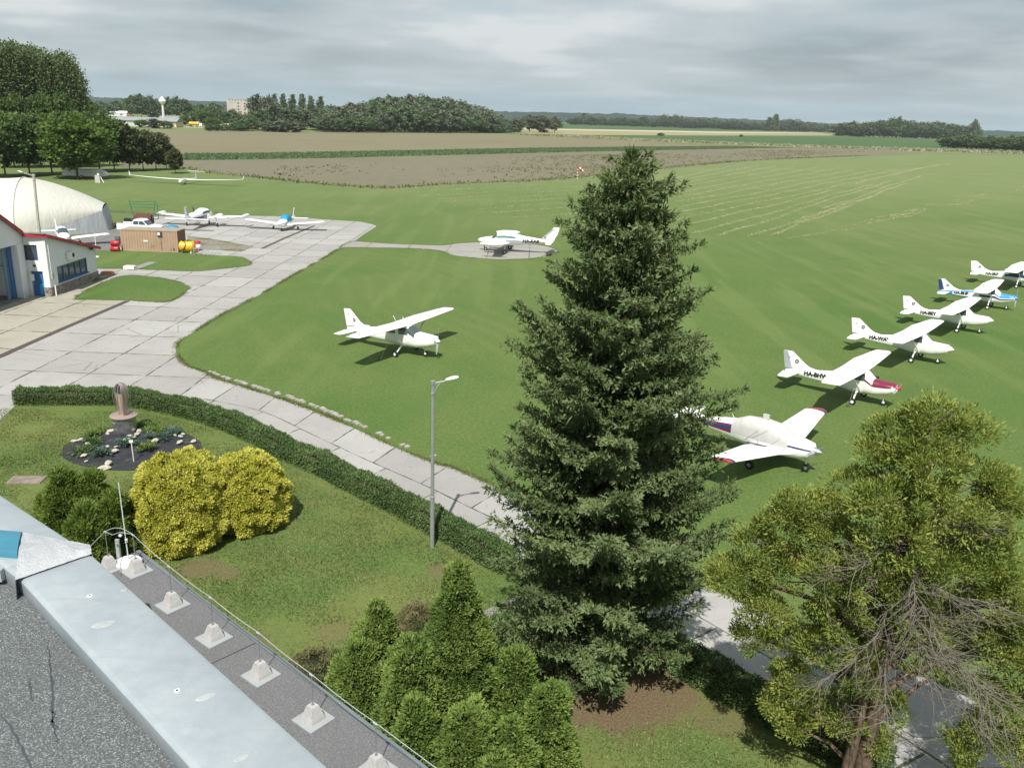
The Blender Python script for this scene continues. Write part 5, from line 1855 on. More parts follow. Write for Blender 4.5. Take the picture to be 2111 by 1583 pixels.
def fascia(p, q, th=.26, w=.10):
    a, b = Vector(p), Vector(q)
    d = (b - a).normalized()
    s_ = d.cross(Vector((0, 0, 1))).normalized() * w / 2
    up = Vector((0, 0, 1)) * th
    MB().add([a - s_, a + s_, b + s_, b - s_, a - s_ + up, a + s_ + up, b + s_ + up, b - s_ + up], [(3, 2, 1, 0), (4, 5, 6, 7), (0, 1, 5, 4), (1, 2, 6, 5), (2, 3, 7, 6), (3, 0, 4, 7)]).build('roof_trim', M_roofred, hang)
fascia((XI + .58, HY - 7.2, gz(HY - 7.2) - .03), (XI + .58, HY - .36, gz(HY - .36) - .03))
fascia((XI + .50, HY - .30, zc + .02), (fx - .01, HY - .16, zc + .01))
fascia((fx + .02, HY - .20, zc + .02), (fx + .02, HE + .42, roofz(HE + .42) + .01))
# air conditioner, meter boxes, flood light
ac = MB().box((wx + .22, HY + 3.45, 3.02), (.34, .82, .58)).build('air_conditioner', M_wht2, hang)
MB().wheel((wx + .395, HY + 3.6, 3.02), .21, .02, (1, 0, 0)).build('fan_grille', M_dark, ac)
MB().box((wx + .09, HY + .32, 1.75), (.16, .26, .52)).build('meter_box', plain('meter_grey', (.34, .35, .35), .6), hang)
MB().tube([(wx + .05, HY + .30, 2.0), (wx + .05, HY + .28, 4.4)], .03, 6).build('conduit', M_wht2, hang)
MB().tube([(wx + .25, HY + .28, .0), (wx + .25, HY + .28, .95)], .055, 8).build('stand_pipe', M_wht2, hang)
MB().tube([(wx + .16, HE - .1, ze - .5), (wx + .16, HE - .1, ze + 1.5)], .03, 6).build('roof_pipe', M_wht2, hang)
MB().box((wx + .22, HE - 1.1, ze + .18), (.22, .3, .18), .3).build('flood_light', M_dark, hang)
fe = thing('fire_extinguisher', 'small red fire extinguisher on the floor inside the hangar opening', 'fire extinguisher', (XI - .9, HY - 1.1, 0))
MB().lathe([(.10, 0), (.11, .05), (.11, .5), (.05, .58), (.03, .62)], 12).build('cylinder', M_red, fe, True)
MB().box((.02, 0, .66), (.12, .04, .06)).build('valve', M_black, fe)

# ---- fabric hangar
def fabric(name, c, rough=.6):
    t = NT(name)
    P = t.coord('Object')
    n = t.noise(P, .25, 4.0, .6)
    b = t.ramp(n, [(.3, tuple(x * .93 for x in c)), (.7, c)])
    b = t.mix(t.math('MULTIPLY', t.sstep(t.noise(t.mapping(P, scale=(.6, .6, .08)), 1.2, 4.0, .7), .55, .8), .2), b, tuple(x * .72 for x in c))
    w = t.noise(t.mapping(P, scale=(1.2, 1.2, .16)), 1.3, 3.0, .6)
    t.bsdf(b, rough, 0, t.bump(w, .5, .25), .25)
    return t.m


M_fab = fabric('cream_fabric', (.66, .655, .58))
M_fab2 = fabric('cream_fabric_end', (.50, .50, .44))
M_skirt = fabric('grey_plastic_skirt', (.34, .36, .37), .4)
M_seam = plain('fabric_seam', (.42, .42, .37), .7, 0, .1, 3.0)
tent = thing('fabric_hangar', 'big cream fabric tunnel hangar with rounded end and grey skirt behind the red-edged roof', 'tent', (0, 0, 0))
ang_t = math.radians(20.0)
B_END = 3.4
tip_ = at(229, 476)
TO = Vector((tip_.x - B_END * math.sin(ang_t), tip_.y + B_END * math.cos(ang_t), 0))


def tp_(s, y, z):
    return (TO.x + s * math.cos(ang_t) - y * math.sin(ang_t), TO.y + s * math.sin(ang_t) + y * math.cos(ang_t), z)


def tsec(s, b, h, n=24, skirt=0.0):
    r = []
    for k in range(n + 1):
        a = math.pi * k / n
        r.append(tp_(s, -b * math.cos(a), skirt + (h - skirt) * math.sin(a) ** .8))
    return r


secs_t = [(-62, 9.5, 6.6), (-50, 9.5, 6.6), (-40, 9.5, 6.6), (-30, 9.5, 6.6), (-22, 9.5, 6.6), (-15.5, 9.4, 6.55), (-10.0, 9.2, 6.4)]
rings = []
for i in range(len(secs_t) - 1):
    for k in range(6):
        t = k / 6
        a, b = secs_t[i], secs_t[i + 1]
        sag = math.sin(math.pi * t) * .22
        rings.append(tsec(a[0] + (b[0] - a[0]) * t, a[1], a[2] + (b[2] - a[2]) * t - sag))
rings.append(tsec(*secs_t[-1]))
MB().loft(rings, closed=False).build('cover', M_fab, tent, True)
# end panel: from the last full arch down to the skirt top
er = []
for t in np.linspace(0, 1, 9):
    er.append(tsec(-10.0 + 9.2 * t, 9.2 - (9.2 - B_END) * t ** 1.6, 6.4 - (6.4 - 3.1) * t ** 1.5, 24, 2.4 * t))
MB().loft(er, closed=False).build('end_panel', M_fab2, tent, True)
base = [tp_(-.4 + .5 * math.sin(math.pi * k / 24), -(B_END + .25) * math.cos(math.pi * k / 24), 0) for k in range(25)]
topr = [tp_(-.85 + .25 * math.sin(math.pi * k / 24), -(B_END) * math.cos(math.pi * k / 24), 2.5 + .55 * math.sin(math.pi * k / 24) + .06 * math.sin(k * 1.9)) for k in range(25)]
MB().loft([base, topr], closed=False).build('end_skirt', M_skirt, tent)
for sg, nm in ((-1, 'side_skirt'), (1, 'side_skirt')):
    q = []
    for t in np.linspace(0, 1, 13):
        b = 9.2 - (9.2 - B_END) * t ** 1.6
        q.append([tp_(-10 + 9.6 * t, sg * (b + .25), 0.0), tp_(-10 + 9.2 * t, sg * (b + .03 + .03 * math.sin(t * 40)), .05 + 2.5 * t)])
    MB().loft(q, closed=False).build(nm, M_skirt, tent)
for s, b, h in ((-15.5, 9.4, 6.55), (-30, 9.5, 6.6), (-10.0, 9.2, 6.4)):
    MB().tube([(p[0], p[1], p[2] + .03) for p in tsec(s, b + .03, h + .02)], .10 if s != -10 else .06, 6).build('arch_seam', M_seam, tent, True)
pp = [r[17] for r in er]
MB().tube([(p[0] + .04, p[1], p[2] + .04) for p in pp], .05, 5).build('panel_seam', M_dark, tent)

# ---- lamp posts
def lamp(name, label, base, h, arm, rz, r0=.085, lean=(0, 0), base_h=2.1, m=M_steel):
    root = thing(name, label, 'street lamp', base, rz)
    root.rotation_euler = (lean[0], lean[1], rz)
    p = MB().tube([(0, 0, -.1), (0, 0, base_h), ], [r0, r0], 14)
    p.tube([(0, 0, base_h), (0, 0, base_h + .04)], r0 + .015, 14)
    p.tube([(0, 0, base_h + .04), (0, 0, h)], [r0 * .80, r0 * .68], 14)
    p.build('pole', m, root, True)
    MB().tube([(0, 0, h * .985), (0, 0, h * 1.005)], r0 * .95, 12).tube([(0, 0, h * .928), (0, 0, h * .938)], r0 * .9, 12).build('collar', m, root, True)
    a = MB().tube([(0, 0, h * .99), (arm * .55, 0, h * .99 + arm * .12), (arm * .9, 0, h * .99 + arm * .17)], .026, 8).build('arm', m, root, True)
    MB().tube([(.06, 0, h * .925), (.08, 0, h * .955), (.22, 0, h * .985), (arm * .45, 0, h * .99 + arm * .04), (arm * .75, 0, h * .99 + arm * .11)], .022, 8).build('brace', m, root, True)
    c = Vector((arm * .9 + .20, 0, h * .99 + arm * .17 + .06))
    sec = lambda x, w, zz, t: [(c.x + x, -w, c.z + zz), (c.x + x, w, c.z + zz), (c.x + x, w * .8, c.z + zz + t), (c.x + x, -w * .8, c.z + zz + t)]
    hd = MB().loft([sec(-.24, .035, -.05, .05), sec(-.14, .055, -.03, .07), sec(0, .085, .0, .075), sec(.16, .09, .035, .06), sec(.23, .06, .055, .03)], True, True).build('lamp_head', M_wht2, root)
    MB().add([(c.x - .06, -.06, c.z - .016), (c.x - .06, .06, c.z - .016), (c.x + .17, .065, c.z + .030), (c.x + .17, -.065, c.z + .030)], [(3, 2, 1, 0)]).build('lens', M_glass, hd)
    return root


lb = at(891, 1128)
lamp('street_lamp', 'slim grey steel street lamp standing before the hedge left of the spruce', lb, hgt(lb, 787), .55, math.radians(14))
lb2 = at(86, 530)
M_oldpole = plain('weathered_pole', (.36, .345, .31), .85, 0, .15, 3.0)
lamp('street_lamp', 'old pale concrete lamp post rising behind the red roof edge before the fabric hangar', lb2, hgt(lb2, 360), 1.35, math.radians(178), .17, (0, math.radians(-2.0)), 3.2, M_oldpole)

# ---- container, drums, tank
M_cont = plain('faded_tan_steel', (.36, .255, .175), .6, 0, .10, 1.3, .3, 0, (.24, .17, .12))
M_conr = plain('dusty_tan_roof', (.28, .245, .20), .8, 0, .15, 2.0)
c0, c1 = at(251, 517.5), at(368, 521.5)
cd = math.atan2(c1.y - c0.y, c1.x - c0.x)
L_ = (c1 - c0).length
cont = thing('shipping_container', 'tan corrugated shipping container on the lawn by the apron', 'container', c0, cd)
Hc, Wc = 2.45, 2.44


def corr(p, q, h, n, d=.045, nrm=(0, -1)):
    vs = []
    for k in range(n):
        for (t, o) in ((0, 0), (.55, 0), (.68, d), (.87, d)):
            u = (k + t) / n
            vs.append((p[0] + (q[0] - p[0]) * u + nrm[0] * (-o), p[1] + (q[1] - p[1]) * u + nrm[1] * (-o)))
    vs.append(q)
    m_ = MB()
    m_.loft([[(v[0], v[1], .16) for v in vs], [(v[0], v[1], h - .12) for v in vs]], closed=False)
    return m_


corr((.12, .02), (L_ - .12, .02), Hc, 20).build('side_panel', M_cont, cont)
corr((L_ - .02, .12), (L_ - .02, Wc - .12), Hc, 7, .045, (1, 0)).build('door_end', plain('brown_container_end', (.19, .125, .085), .6, 0, .15, 2.0), cont)
MB().box((L_ / 2, Wc - .03, Hc / 2), (L_ - .2, .04, Hc - .3)).box((.03, Wc / 2, Hc / 2), (.04, Wc - .25, Hc - .3)).build('rear_panel', M_cont, cont)
fr = MB()
for x in (.06, L_ - .06):
    for y in (.06, Wc - .06):
        fr.box((x, y, Hc / 2), (.12, .12, Hc - .005))
fr.box((L_ / 2, .05, .08), (L_ - .25, .10, .16)).box((L_ / 2, .05, Hc - .06), (L_ - .25, .10, .12)).box((L_ / 2, Wc - .05, .08), (L_ - .25, .10, .16)).box((L_ / 2, Wc - .05, Hc - .06), (L_ - .25, .10, .12))
fr.box((L_ - .05, Wc / 2, Hc - .06), (.10, Wc - .25, .12)).box((L_ - .05, Wc / 2, .08), (.10, Wc - .25, .16))
fr.build('frame', M_cont, cont)
MB().box((L_ / 2, Wc / 2, Hc - .02), (L_ - .24, Wc - .22, .03)).build('roof', M_conr, cont)
hp_ = MB().box((L_ * .70, -.035, Hc - .42), (.52, .09, .52)).build('hatch', M_dark, cont)
MB().box((L_ * .685, -.09, Hc - .38), (.24, .03, .30)).build('notice', M_wht, hp_)
MB().box((L_ * .71, -.01, 1.05), (.04, .05, 1.75)).build('lock_rod', plain('rusty_rod', (.16, .10, .07), .8), cont)
for (u, z, w, h, mm) in [(.44, 1.20, .48, .16, M_wht2), (.86, .36, .20, .26, M_conr), (.925, .36, .16, .26, M_dark)]:
    MB().box((L_ * u, .005, z), (w, .05, h)).build('plate', mm, cont)
M_yel = plain('yellow_tank_paint', (.60, .36, .02), .4, 0, .12, 2.0, .5)


def drum(name, label, cat, p, r, l, m, axis_deg=None, group=None, band=None, z=0.0):
    root = thing(name, label, cat, (p[0], p[1], z), 0, group)
    if axis_deg is None:
        MB().lathe([(r * .96, 0), (r, .02), (r, l * .32), (r * 1.03, l * .335), (r, l * .35), (r, l * .65), (r * 1.03, l * .665), (r, l * .68), (r, l - .02), (r * .96, l), (r * .9, l - .02)], 22).build('shell', m, root, True)
        if band:
            MB().lathe([(r * 1.035, l * .30), (r * 1.045, l * .31), (r * 1.045, l * .69), (r * 1.035, l * .70)], 22).build('band', band, root, True)
    else:
        a = math.radians(axis_deg)
        d = Vector((math.cos(a), math.sin(a), 0))
        MB().tube([d * (-l / 2) + Vector((0, 0, r)), d * (-l / 2 + .03) + Vector((0, 0, r)), d * (-.17 * l) + Vector((0, 0, r)), d * (-.15 * l) + Vector((0, 0, r)), d * (.15 * l) + Vector((0, 0, r)), d * (.17 * l) + Vector((0, 0, r)), d * (l / 2 - .03) + Vector((0, 0, r)), d * (l / 2) + Vector((0, 0, r))],
                  [r * .93, r, r, r * 1.03, r * 1.03, r, r, r * .93], 22).build('shell', m, root, True)
    return root


pd = at(238, 519)
drum('oil_drum', 'red steel drum lying on the ground at the left end of the container', 'drum', (pd.x, pd.y), .31, .9, M_red, cd * 57.3, 'red drums')
drum('oil_drum', 'red steel drum lying on top of another red drum beside the container', 'drum', (pd.x + .05, pd.y + .05), .31, .9, M_red, cd * 57.3 + 3, 'red drums', z=.625)
pd = at(244, 503)
drum('oil_drum', 'dark grey drum behind the red drums', 'drum', (pd.x, pd.y), .3, .9, plain('dark_grey_drum', (.08, .09, .10), .6))
pd = at(408, 517)
drum('oil_drum', 'upright red drum with a white band beside the yellow tank', 'drum', (pd.x, pd.y), .36, 1.1, M_red, None, None, M_wht)
pd = at(387, 521.5)
yt = thing('fuel_tank', 'round yellow tank on a low cradle at the right end of the container', 'tank', pd, cd + .06)
r, l = .60, 1.75
MB().tube([(-l / 2 - .0, 0, .72), (-l / 2 + .06, 0, .72), (-l / 2 + .2, 0, .72), (l / 2 - .2, 0, .72), (l / 2 - .06, 0, .72), (l / 2, 0, .72)], [r * .45, r * .8, r, r, r * .8, r * .45], 24).build('shell', M_yel, yt, True)
hs = MB()
hs.tube([(-.45, -.05, 1.36), (-.1, -.35, 1.25), (.0, -.60, .95), (-.15, -.64, .6), (-.4, -.58, .35), (-.5, -.62, .10)], .045, 8).tube([(-.45, .0, 1.36), (.3, .05, 1.42), (.75, -.1, 1.2)], .045, 8)
hs.build('hose', M_rub, yt, True)
for x in (-.5, .5):
    MB().box((x, 0, .09), (.14, 1.1, .18)).build('cradle', M_wht2, yt)
MB().lathe([(.10, 1.28), (.10, 1.40), (.06, 1.42)], 12, (.1, 0, 0)).build('filler_cap', M_black, yt, True)

# rail frames beside the tank
pf = at(428, 526)
rk = thing('steel_rack', 'low grey tubular rack on the concrete beside the yellow tank', 'rack', pf, .3)
for k in range(6):
    MB().tube([(-1.4 + k * .5, -.5, .05), (-1.4 + k * .5, -.4, .75), (-1.4 + k * .5, .5, .75)], .03, 5).build('frame_bar', M_steel, rk)
MB().tube([(-1.5, -.4, .75), (1.3, -.4, .75)], .03, 5).build('rail', M_steel, rk)
MB().tube([(-1.5, .5, .75), (1.3, .5, .75)], .03, 5).build('rail', M_steel, rk)

# ---- white pickup
pk = at(292, 481)
pu = thing('pickup_truck', 'white crew-cab pickup parked behind the tan container', 'pickup', pk, math.radians(-4))
M_cpaint = plain('white_car_paint', (.74, .75, .75), .25, 0, .03, 2.0, .5)
bw_ = .92
prof = [(-2.75, .55), (-2.75, 1.12), (-.75, 1.12), (-.68, 1.78), (-.35, 1.86), (.55, 1.84), (1.30, 1.22), (2.35, 1.08), (2.55, .95), (2.60, .50)]
lo = MB()
lo.loft([[(x, -bw_, z) for x, z in [(-2.75, .5), (-2.75, 1.10), (-.72, 1.12), (1.30, 1.14), (2.35, 1.02), (2.58, .9), (2.60, .5)]], [(x, bw_, z) for x, z in [(-2.75, .5), (-2.75, 1.10), (-.72, 1.12), (1.30, 1.14), (2.35, 1.02), (2.58, .9), (2.60, .5)]]], True, True)
lo.build('body', M_cpaint, pu)
MB().loft([[(-.70, -.88, 1.13), (1.28, -.88, 1.15), (1.28, .88, 1.15), (-.70, .88, 1.13)], [(-.62, -.78, 1.66), (.72, -.78, 1.66), (.72, .78, 1.66), (-.62, .78, 1.66)], [(-.40, -.70, 1.84), (.48, -.70, 1.84), (.48, .70, 1.84), (-.40, .70, 1.84)]], False, True).build('cab', M_cpaint, pu)
for sg in (1, -1):
    MB().add([(-.58, sg * .895, 1.20), (.12, sg * .895, 1.20), (.12, sg * .80, 1.64), (-.52, sg * .80, 1.64)], [(0, 1, 2, 3) if sg < 0 else (3, 2, 1, 0)]).build('side_window', M_win, pu)
    MB().add([(.20, sg * .895, 1.20), (1.12, sg * .895, 1.20), (.68, sg * .80, 1.64), (.20, sg * .80, 1.64)], [(0, 1, 2, 3) if sg < 0 else (3, 2, 1, 0)]).build('side_window', M_win, pu)
    for xw in (-1.75, 1.62):
        add_wheel(pu, (xw, sg * .80, .37), .37, .24)
    MB().box((2.56, sg * .68, .86), (.10, .30, .14)).build('headlight', M_glass2, pu)
MB().add([(1.31, -.80, 1.18), (1.31, .80, 1.18), (.76, .74, 1.665), (.76, -.74, 1.665)], [(0, 1, 2, 3)]).build('windshield', M_win, pu)
MB().box((-1.75, 0, 1.115), (1.85, 1.6, .02)).build('load_bed', M_dark, pu)
MB().box((-1.75, .85, 1.20), (1.95, .10, .18)).box((-1.75, -.85, 1.20), (1.95, .10, .18)).build('bed_rail', M_cpaint, pu)

# ---- rusty roller with green frame, clutter
pr = at(298, 470)
M_rust = plain('rusted_red_iron', (.10, .035, .025), .8, 0, .3, 3.0)
M_greenp = plain('green_tube_paint', (.02, .14, .10), .5)
rr = thing('field_roller', 'rusty field roller with a tall green tube frame behind the pickup', 'farm implement', pr, .1)
MB().wheel((0, 0, .95), .95, 2.2, (1, 0, .0), 22).build('drum', M_rust, rr, True)
for sx in (-1.7, 1.7):
    MB().tube([(sx * .55, -.3, .5), (sx * .8, 0, 1.9), (sx, .1, 3.6)], .05, 6).build('upright', M_greenp, rr)
for z_, k in ((3.45, 1.0), (2.7, .9), (3.1, .95)):
    MB().tube([(-1.7 * k, .08, z_), (1.7 * k, .08, z_)], .035, 6).build('cross_bar', M_greenp, rr)
MB().tube([(1.9, .1, 1.2), (1.9, .1, 3.2)], .05, 6).tube([(-1.7, .1, 1.0), (1.9, .1, 1.2)], .05, 6).build('tow_bar', M_greenp, rr)
pt = at(268, 460)
ty = thing('tyre', 'dark tyre lying on the grass behind the pickup', 'tyre', pt)
MB().wheel((0, 0, .35), .75, .55, (.1, .1, 1), 18).build('tread', M_rub, ty, True)
pg = at(355, 476)
bt_ = thing('tarpaulin_heap', 'crumpled blue tarpaulin heap in front of the pickup hood', 'tarpaulin', pg)
lv = MB()
lv.lathe([(1.1, 0), (1.0, .35), (.75, .62), (.35, .75), (.02, .78)], 9)
lv.build('sheet', plain('pale_blue_tarp', (.05, .22, .35), .6, 0, .2, 2.0), bt_)
ps = at(250, 470)
jk = thing('scrap_pile', 'pile of planks and dark scrap metal beside the fabric hangar skirt', 'scrap', ps, .2)
for k in range(9):
    MB().box((random.uniform(-1.5, 1.5), random.uniform(-.6, .6), random.uniform(.15, .8)), (random.uniform(.8, 2.0), .16, .12), random.uniform(-.7, .7), random.uniform(-.3, .3)).build('plank', random.choice([M_rust, M_wht2, M_conr, M_dark]), jk)
for (px_, py_, lab, c_) in [(355, 443, 'brown wooden crate in the grass beyond the pickup', (.22, .15, .10)), (268, 555, 'white kerb block on the lawn edge', (.6, .58, .52)), (222, 567, 'orange brick block on the grass at the end of the hangar', (.42, .20, .10)), (200, 531, 'small white rag lying on the lawn by the hangar', (.7, .7, .68))]:
    pb_ = at(px_, py_)
    o_ = MB()
    o_.loft([[(-.55, -.3, 0), (.55, -.3, 0), (.55, .3, 0), (-.55, .3, 0)], [(-.55, -.3, .28), (.52, -.28, .33), (.55, .3, .3), (-.5, .28, .3)], [(-.45, -.22, .36), (.45, -.2, .40), (.42, .22, .38), (-.42, .2, .37)]], True, True)
    ob = o_.build('block' if 'block' in lab else ('crate' if 'crate' in lab else 'rag'), plain('block_tone_%d' % px_, c_, .85, 0, .2, 4.0), None)
    ob.location = pb_
    if 'rag' in lab:
        ob.scale = (.4, .4, .4)
    tag(ob, lab, 'crate' if 'crate' in lab else ('rag' if 'rag' in lab else 'block'))
pcv = [at(270, 557), at(290, 550), at(315, 541)]
M_paver = plain('loose_pavers', (.22, .215, .20), .9, 0, .25, 4.0)
kb = strip('paver_row', offset([Vector((p.x, p.y)) for p in pcv], .45), offset([Vector((p.x, p.y)) for p in pcv], -.45), 0.05, M_paver, 1.0)
kb['kind'] = 'structure'
pcv = [at(205, 574), at(222, 568.5), at(236, 565)]
kb = strip('paver_row', offset([Vector((p.x, p.y)) for p in pcv], .4), offset([Vector((p.x, p.y)) for p in pcv], -.4), 0.05, M_paver, 1.0)

# ---- trailer under the trees, target stand, wind sock
ptl = at(178, 367)
tl = thing('glider_trailer', 'long white enclosed glider trailer parked in the shade under the trees', 'trailer', ptl, math.radians(-2))
tsx = [(-5.0, .5, 1.1, .6), (-4.6, .45, 1.75, .8), (-2, .42, 1.85, .85), (1, .42, 1.95, .85), (3.0, .42, 2.0, .85), (4.4, .5, 1.5, .75), (5.0, .65, .95, .5)]
MB().loft([[(x, -w, b), (x, w, b), (x, w, t * .9), (x, w * .7, t), (x, -w * .7, t), (x, -w, t * .9)] for x, b, t, w in tsx], True, True).build('body', M_wht2, tl)
add_wheel(tl, (-.6, -.85, .34), .34, .2)
add_wheel(tl, (-.6, .85, .34), .34, .2)
MB().add([(-4.9, -.86, 1.18), (4.3, -.865, 1.22), (4.3, -.865, 1.28), (-4.9, -.86, 1.24)], [(0, 1, 2, 3)]).build('side_band', M_grypaint, tl)
MB().tube([(5.0, 0, .7), (6.3, 0, .5)], .05, 6).build('draw_bar', M_steel, tl)
MB().loft([[(-4.0, -.4, 1.75), (-3.0, -.4, 1.75), (-3.0, .4, 1.75), (-4.0, .4, 1.75)], [(-3.6, -.3, 2.35), (-3.35, -.3, 2.35), (-3.35, .3, 2.35), (-3.6, .3, 2.35)]], True, True).build('roof_box', M_wht2, tl)
psn = at(204, 377)
sn = thing('concrete_post', 'squat pale concrete post with a slanting brace on the grass before the trailer', 'post', psn)
MB().loft([[(-.65, -.3, 0), (.45, -.3, 0), (.45, .3, 0), (-.65, .3, 0)], [(-.60, -.28, 1.5), (.30, -.28, 1.55), (.30, .28, 1.55), (-.60, .28, 1.5)]], True, True).build('slab', plain('pale_concrete', (.42, .41, .39), .85, 0, .2, 3.0), sn)
MB().box((.05, 0, 1.72), (.35, .3, .34)).build('cap', M_wht2, sn)
MB().tube([(.45, 0, 1.2), (1.0, 0, .02)], .09, 6).build('brace', M_wht2, sn)
pw = at(1190, 369)
ws = thing('wind_sock', 'red and white wind sock on a banded mast at the field edge', 'wind sock', pw, 0)
for k in range(8):
    MB().tube([(0, 0, k * .38), (0, 0, k * .38 + .38)], .07, 8).build('mast_band', M_red if k % 2 else M_wht, ws)
rings = []
for k in range(6):
    t = k / 5
    c = Vector((.15 + t * 1.7, 0, 2.95 - t * t * 1.2 - .1 * t))
    rr_ = .33 - .18 * t
    rings.append([(c.x + rr_ * .5 * math.sin(a) * t, rr_ * math.cos(a), c.z + rr_ * math.sin(a)) for a in [2 * math.pi * j / 10 for j in range(10)]])
for k in range(5):
    MB().loft(rings[k:k + 2]).build('sock_band', plain('orange_red_cloth', (.62, .10, .03), .8) if k % 2 == 0 else M_wht, ws, True)
# tie-down ropes
pr_ = thing('tie_down_rope', 'thin rope from the lone white aeroplane wing to a dark peg in grass', 'rope', (0, 0, 0))
a_, b_ = at(800, 703, 2.0), at(784, 743)
MB().tube([a_, b_], .012, 5).build('line', M_grypaint, pr_)
MB().lathe([(.14, 0), (.12, .08), (.04, .12)], 9, (b_.x, b_.y, 0)).build('peg', M_dark, pr_)
pr_ = thing('tie_down_rope', 'pale rope from the maroon-nosed aeroplane to the ground by its wheel', 'rope', (0, 0, 0))
a_, b_ = at(1760, 802, 1.4), at(1748, 838)
MB().tube([a_, b_], .022, 5).build('line', M_wht2, pr_)
MB().lathe([(.14, 0), (.12, .08), (.04, .12)], 9, (b_.x, b_.y, 0)).build('peg', M_dark, pr_)
# ------------------------------------------------------------------ roof under the camera
M_galv = None


def galv():
    t = NT('galvanised_coping')
    P = t.coord('Object')
    n = t.noise(P, 2.2, 6.0, .65)
    b = t.ramp(n, [(.3, (.34, .385, .405)), (.55, (.40, .445, .465)), (.75, (.46, .495, .505))])
    sp = t.noise(P, 5.5, 3.0, .5, .6)
    b = t.mix(t.math('MULTIPLY', t.sstep(sp, .64, .70), .45), b, (.46, .47, .45))
    gr = t.noise(P, 120.0, 3.0, .6)
    b = t.mix(t.math('MULTIPLY', t.sstep(gr, .4, .7), .18), b, (.22, .25, .265))
    st = t.noise(t.mapping(P, rot=(0, 0, .75), scale=(.5, 5, 1)), 1.6, 5.0, .7)
    b = t.mix(t.math('MULTIPLY', t.sstep(st, .55, .75), .25), b, (.27, .275, .265))
    rg = t.ramp(t.noise(P, 9.0, 4.0), [(.3, .42), (.7, .62)])
    t.bsdf(b, rg, .35, t.bump(t.noise(P, 3.0, 3.0), .12, .03), .4)
    return t.m


def felt(name, c, grain, spark, seams=False):
    t = NT(name)
    P = t.coord('Object')
    n = t.noise(P, 1.3, 5.0, .6)
    b = t.ramp(n, [(.3, tuple(x * .85 for x in c)), (.7, tuple(x * 1.15 for x in c))])
    g = t.voro(P, grain)
    gc = t.white(t.mapping(P, scale=(grain * 1.7,) * 3)) if False else t.noise(P, grain * 1.3, 2.0, .7)
    b = t.mix(t.sstep(gc, .45, .62), tuple(x * .45 for x in c), b)
    b = t.mix(t.math('MULTIPLY', t.sstep(gc, .62, .72), spark), b, (.50, .53, .53))
    w = t.noise(t.mapping(P, rot=(0, 0, .35), scale=(7, .8, 1)), 1.0, 5.0, .75, 1.0)
    b = t.mix(t.math('MULTIPLY', t.sstep(w, .66, .74), .7), b, (.022, .022, .024))
    t.bsdf(b, .85, 0, t.bump(gc, .7, .006), .3)
    return t.m


M_galv = galv()
M_felt = felt('mineral_roof_felt', (.165, .18, .182), 75.0, .75)
M_felt2 = felt('smooth_roof_felt', (.215, .215, .22), 160.0, .15)
M_wallr = render_wall('grey_render', (.42, .42, .41))
M_foil = plain('crumpled_foil_flashing', (.52, .53, .54), .42, .35, .12, 9.0, .5, .9)
M_bluep = plain('sky_blue_paint', (.045, .18, .255), .45, 0, .10, 3.0, .4)
M_concb = plain('pale_cast_concrete', (.40, .395, .385), .9, 0, .12, 9.0, .15, .5)
M_rodm = plain('galvanised_rod', (.30, .315, .32), .5, .5, .1, 5.0)
M_wire = plain('bright_aluminium_wire', (.60, .62, .62), .4, .6, .05, 5.0)
M_wbase = plain('white_plastic', (.58, .59, .60), .5, 0, .04, 5.0)

CZ, LZ = 12.3, 11.3
tower = thing('building', 'grey flat-roofed building under the viewpoint with broad metal coping and lower roof ledge', 'building', (0, 0, 0))
o0, o1 = at(225, 1180, CZ), at(671, 1583, CZ)
d1 = (o1 - o0).normalized()
n1 = Vector((-d1.y, d1.x, 0))
if n1.y < 0:
    n1 = -n1
i0 = at(46, 1201, CZ)
CW = abs((i0 - o0).dot(n1))
C0 = at(188, 1143, CZ)                      # outer corner
a1 = at(0, 1020, CZ)
d2 = (a1 - C0).normalized()
n2 = Vector((d2.y, -d2.x, 0))
if n2.y < 0:
    n2 = -n2
E1 = C0 + d1 * 7.5
E2 = C0 + d2 * 7.0
bis = (n1 + n2).normalized()
CI = C0 - bis * (CW / bis.dot(n1))
E1i, E2i = E1 - n1 * CW, E2 - n2 * CW
H_IN, H_OUT = .14, .20


def coping(p, q, pi, qi, name):
    """capping with a soft top edge on both sides"""
    def ring(a, b):
        e = (a - b).normalized()
        z = Vector((0, 0, 1))
        return [b - z * H_IN, b - e * .004 - z * .018, b + e * .012, b + e * .035 + z * .006, a - e * .03 + z * .006, a - z * .006, a - z * H_OUT, a - e * .05 - z * H_OUT, b + e * .05 - z * H_OUT]
    rs = []
    for k in range(13):
        t = k / 12
        rs.append(ring(p.lerp(q, t), pi.lerp(qi, t)))
    o = MB().loft(rs, True, True).build(name, M_galv, tower, True)
    return o


coping(C0 + d1 * .01, E1, CI + d1 * .012, E1i, 'coping')
coping(E2, C0 + d2 * .012, E2i, CI + d2 * .012, 'coping')
# roof felt inside, walls below
inn = [E1i - n1 * .0, CI, E2i, E2i - n2 * 7.0, E1i - n1 * 7.0]
MB().prism([(p.x, p.y) for p in [E1i + n1 * .04, CI + bis * .04, E2i + n2 * .04, E2i - n2 * 7.0, E1i - n1 * 7.0]], CZ - .60, CZ - .15).build('roof_felt', M_felt, tower)
MB().prism([(p.x, p.y) for p in [E1 - n1 * .035, C0 - bis * .035, E2 - n2 * .035, E2i - n2 * 7.0, E1i - n1 * 7.0]], 0, CZ - .61).build('wall', M_wallr, tower)
MB().prism([(p.x, p.y) for p in [E1 - n1 * .035, C0 - bis * .035, E2 - n2 * .035, E2i + n2 * .05, CI + bis * .05, E1i + n1 * .05]], CZ - .605, CZ - .17).build('parapet', M_wallr, tower)
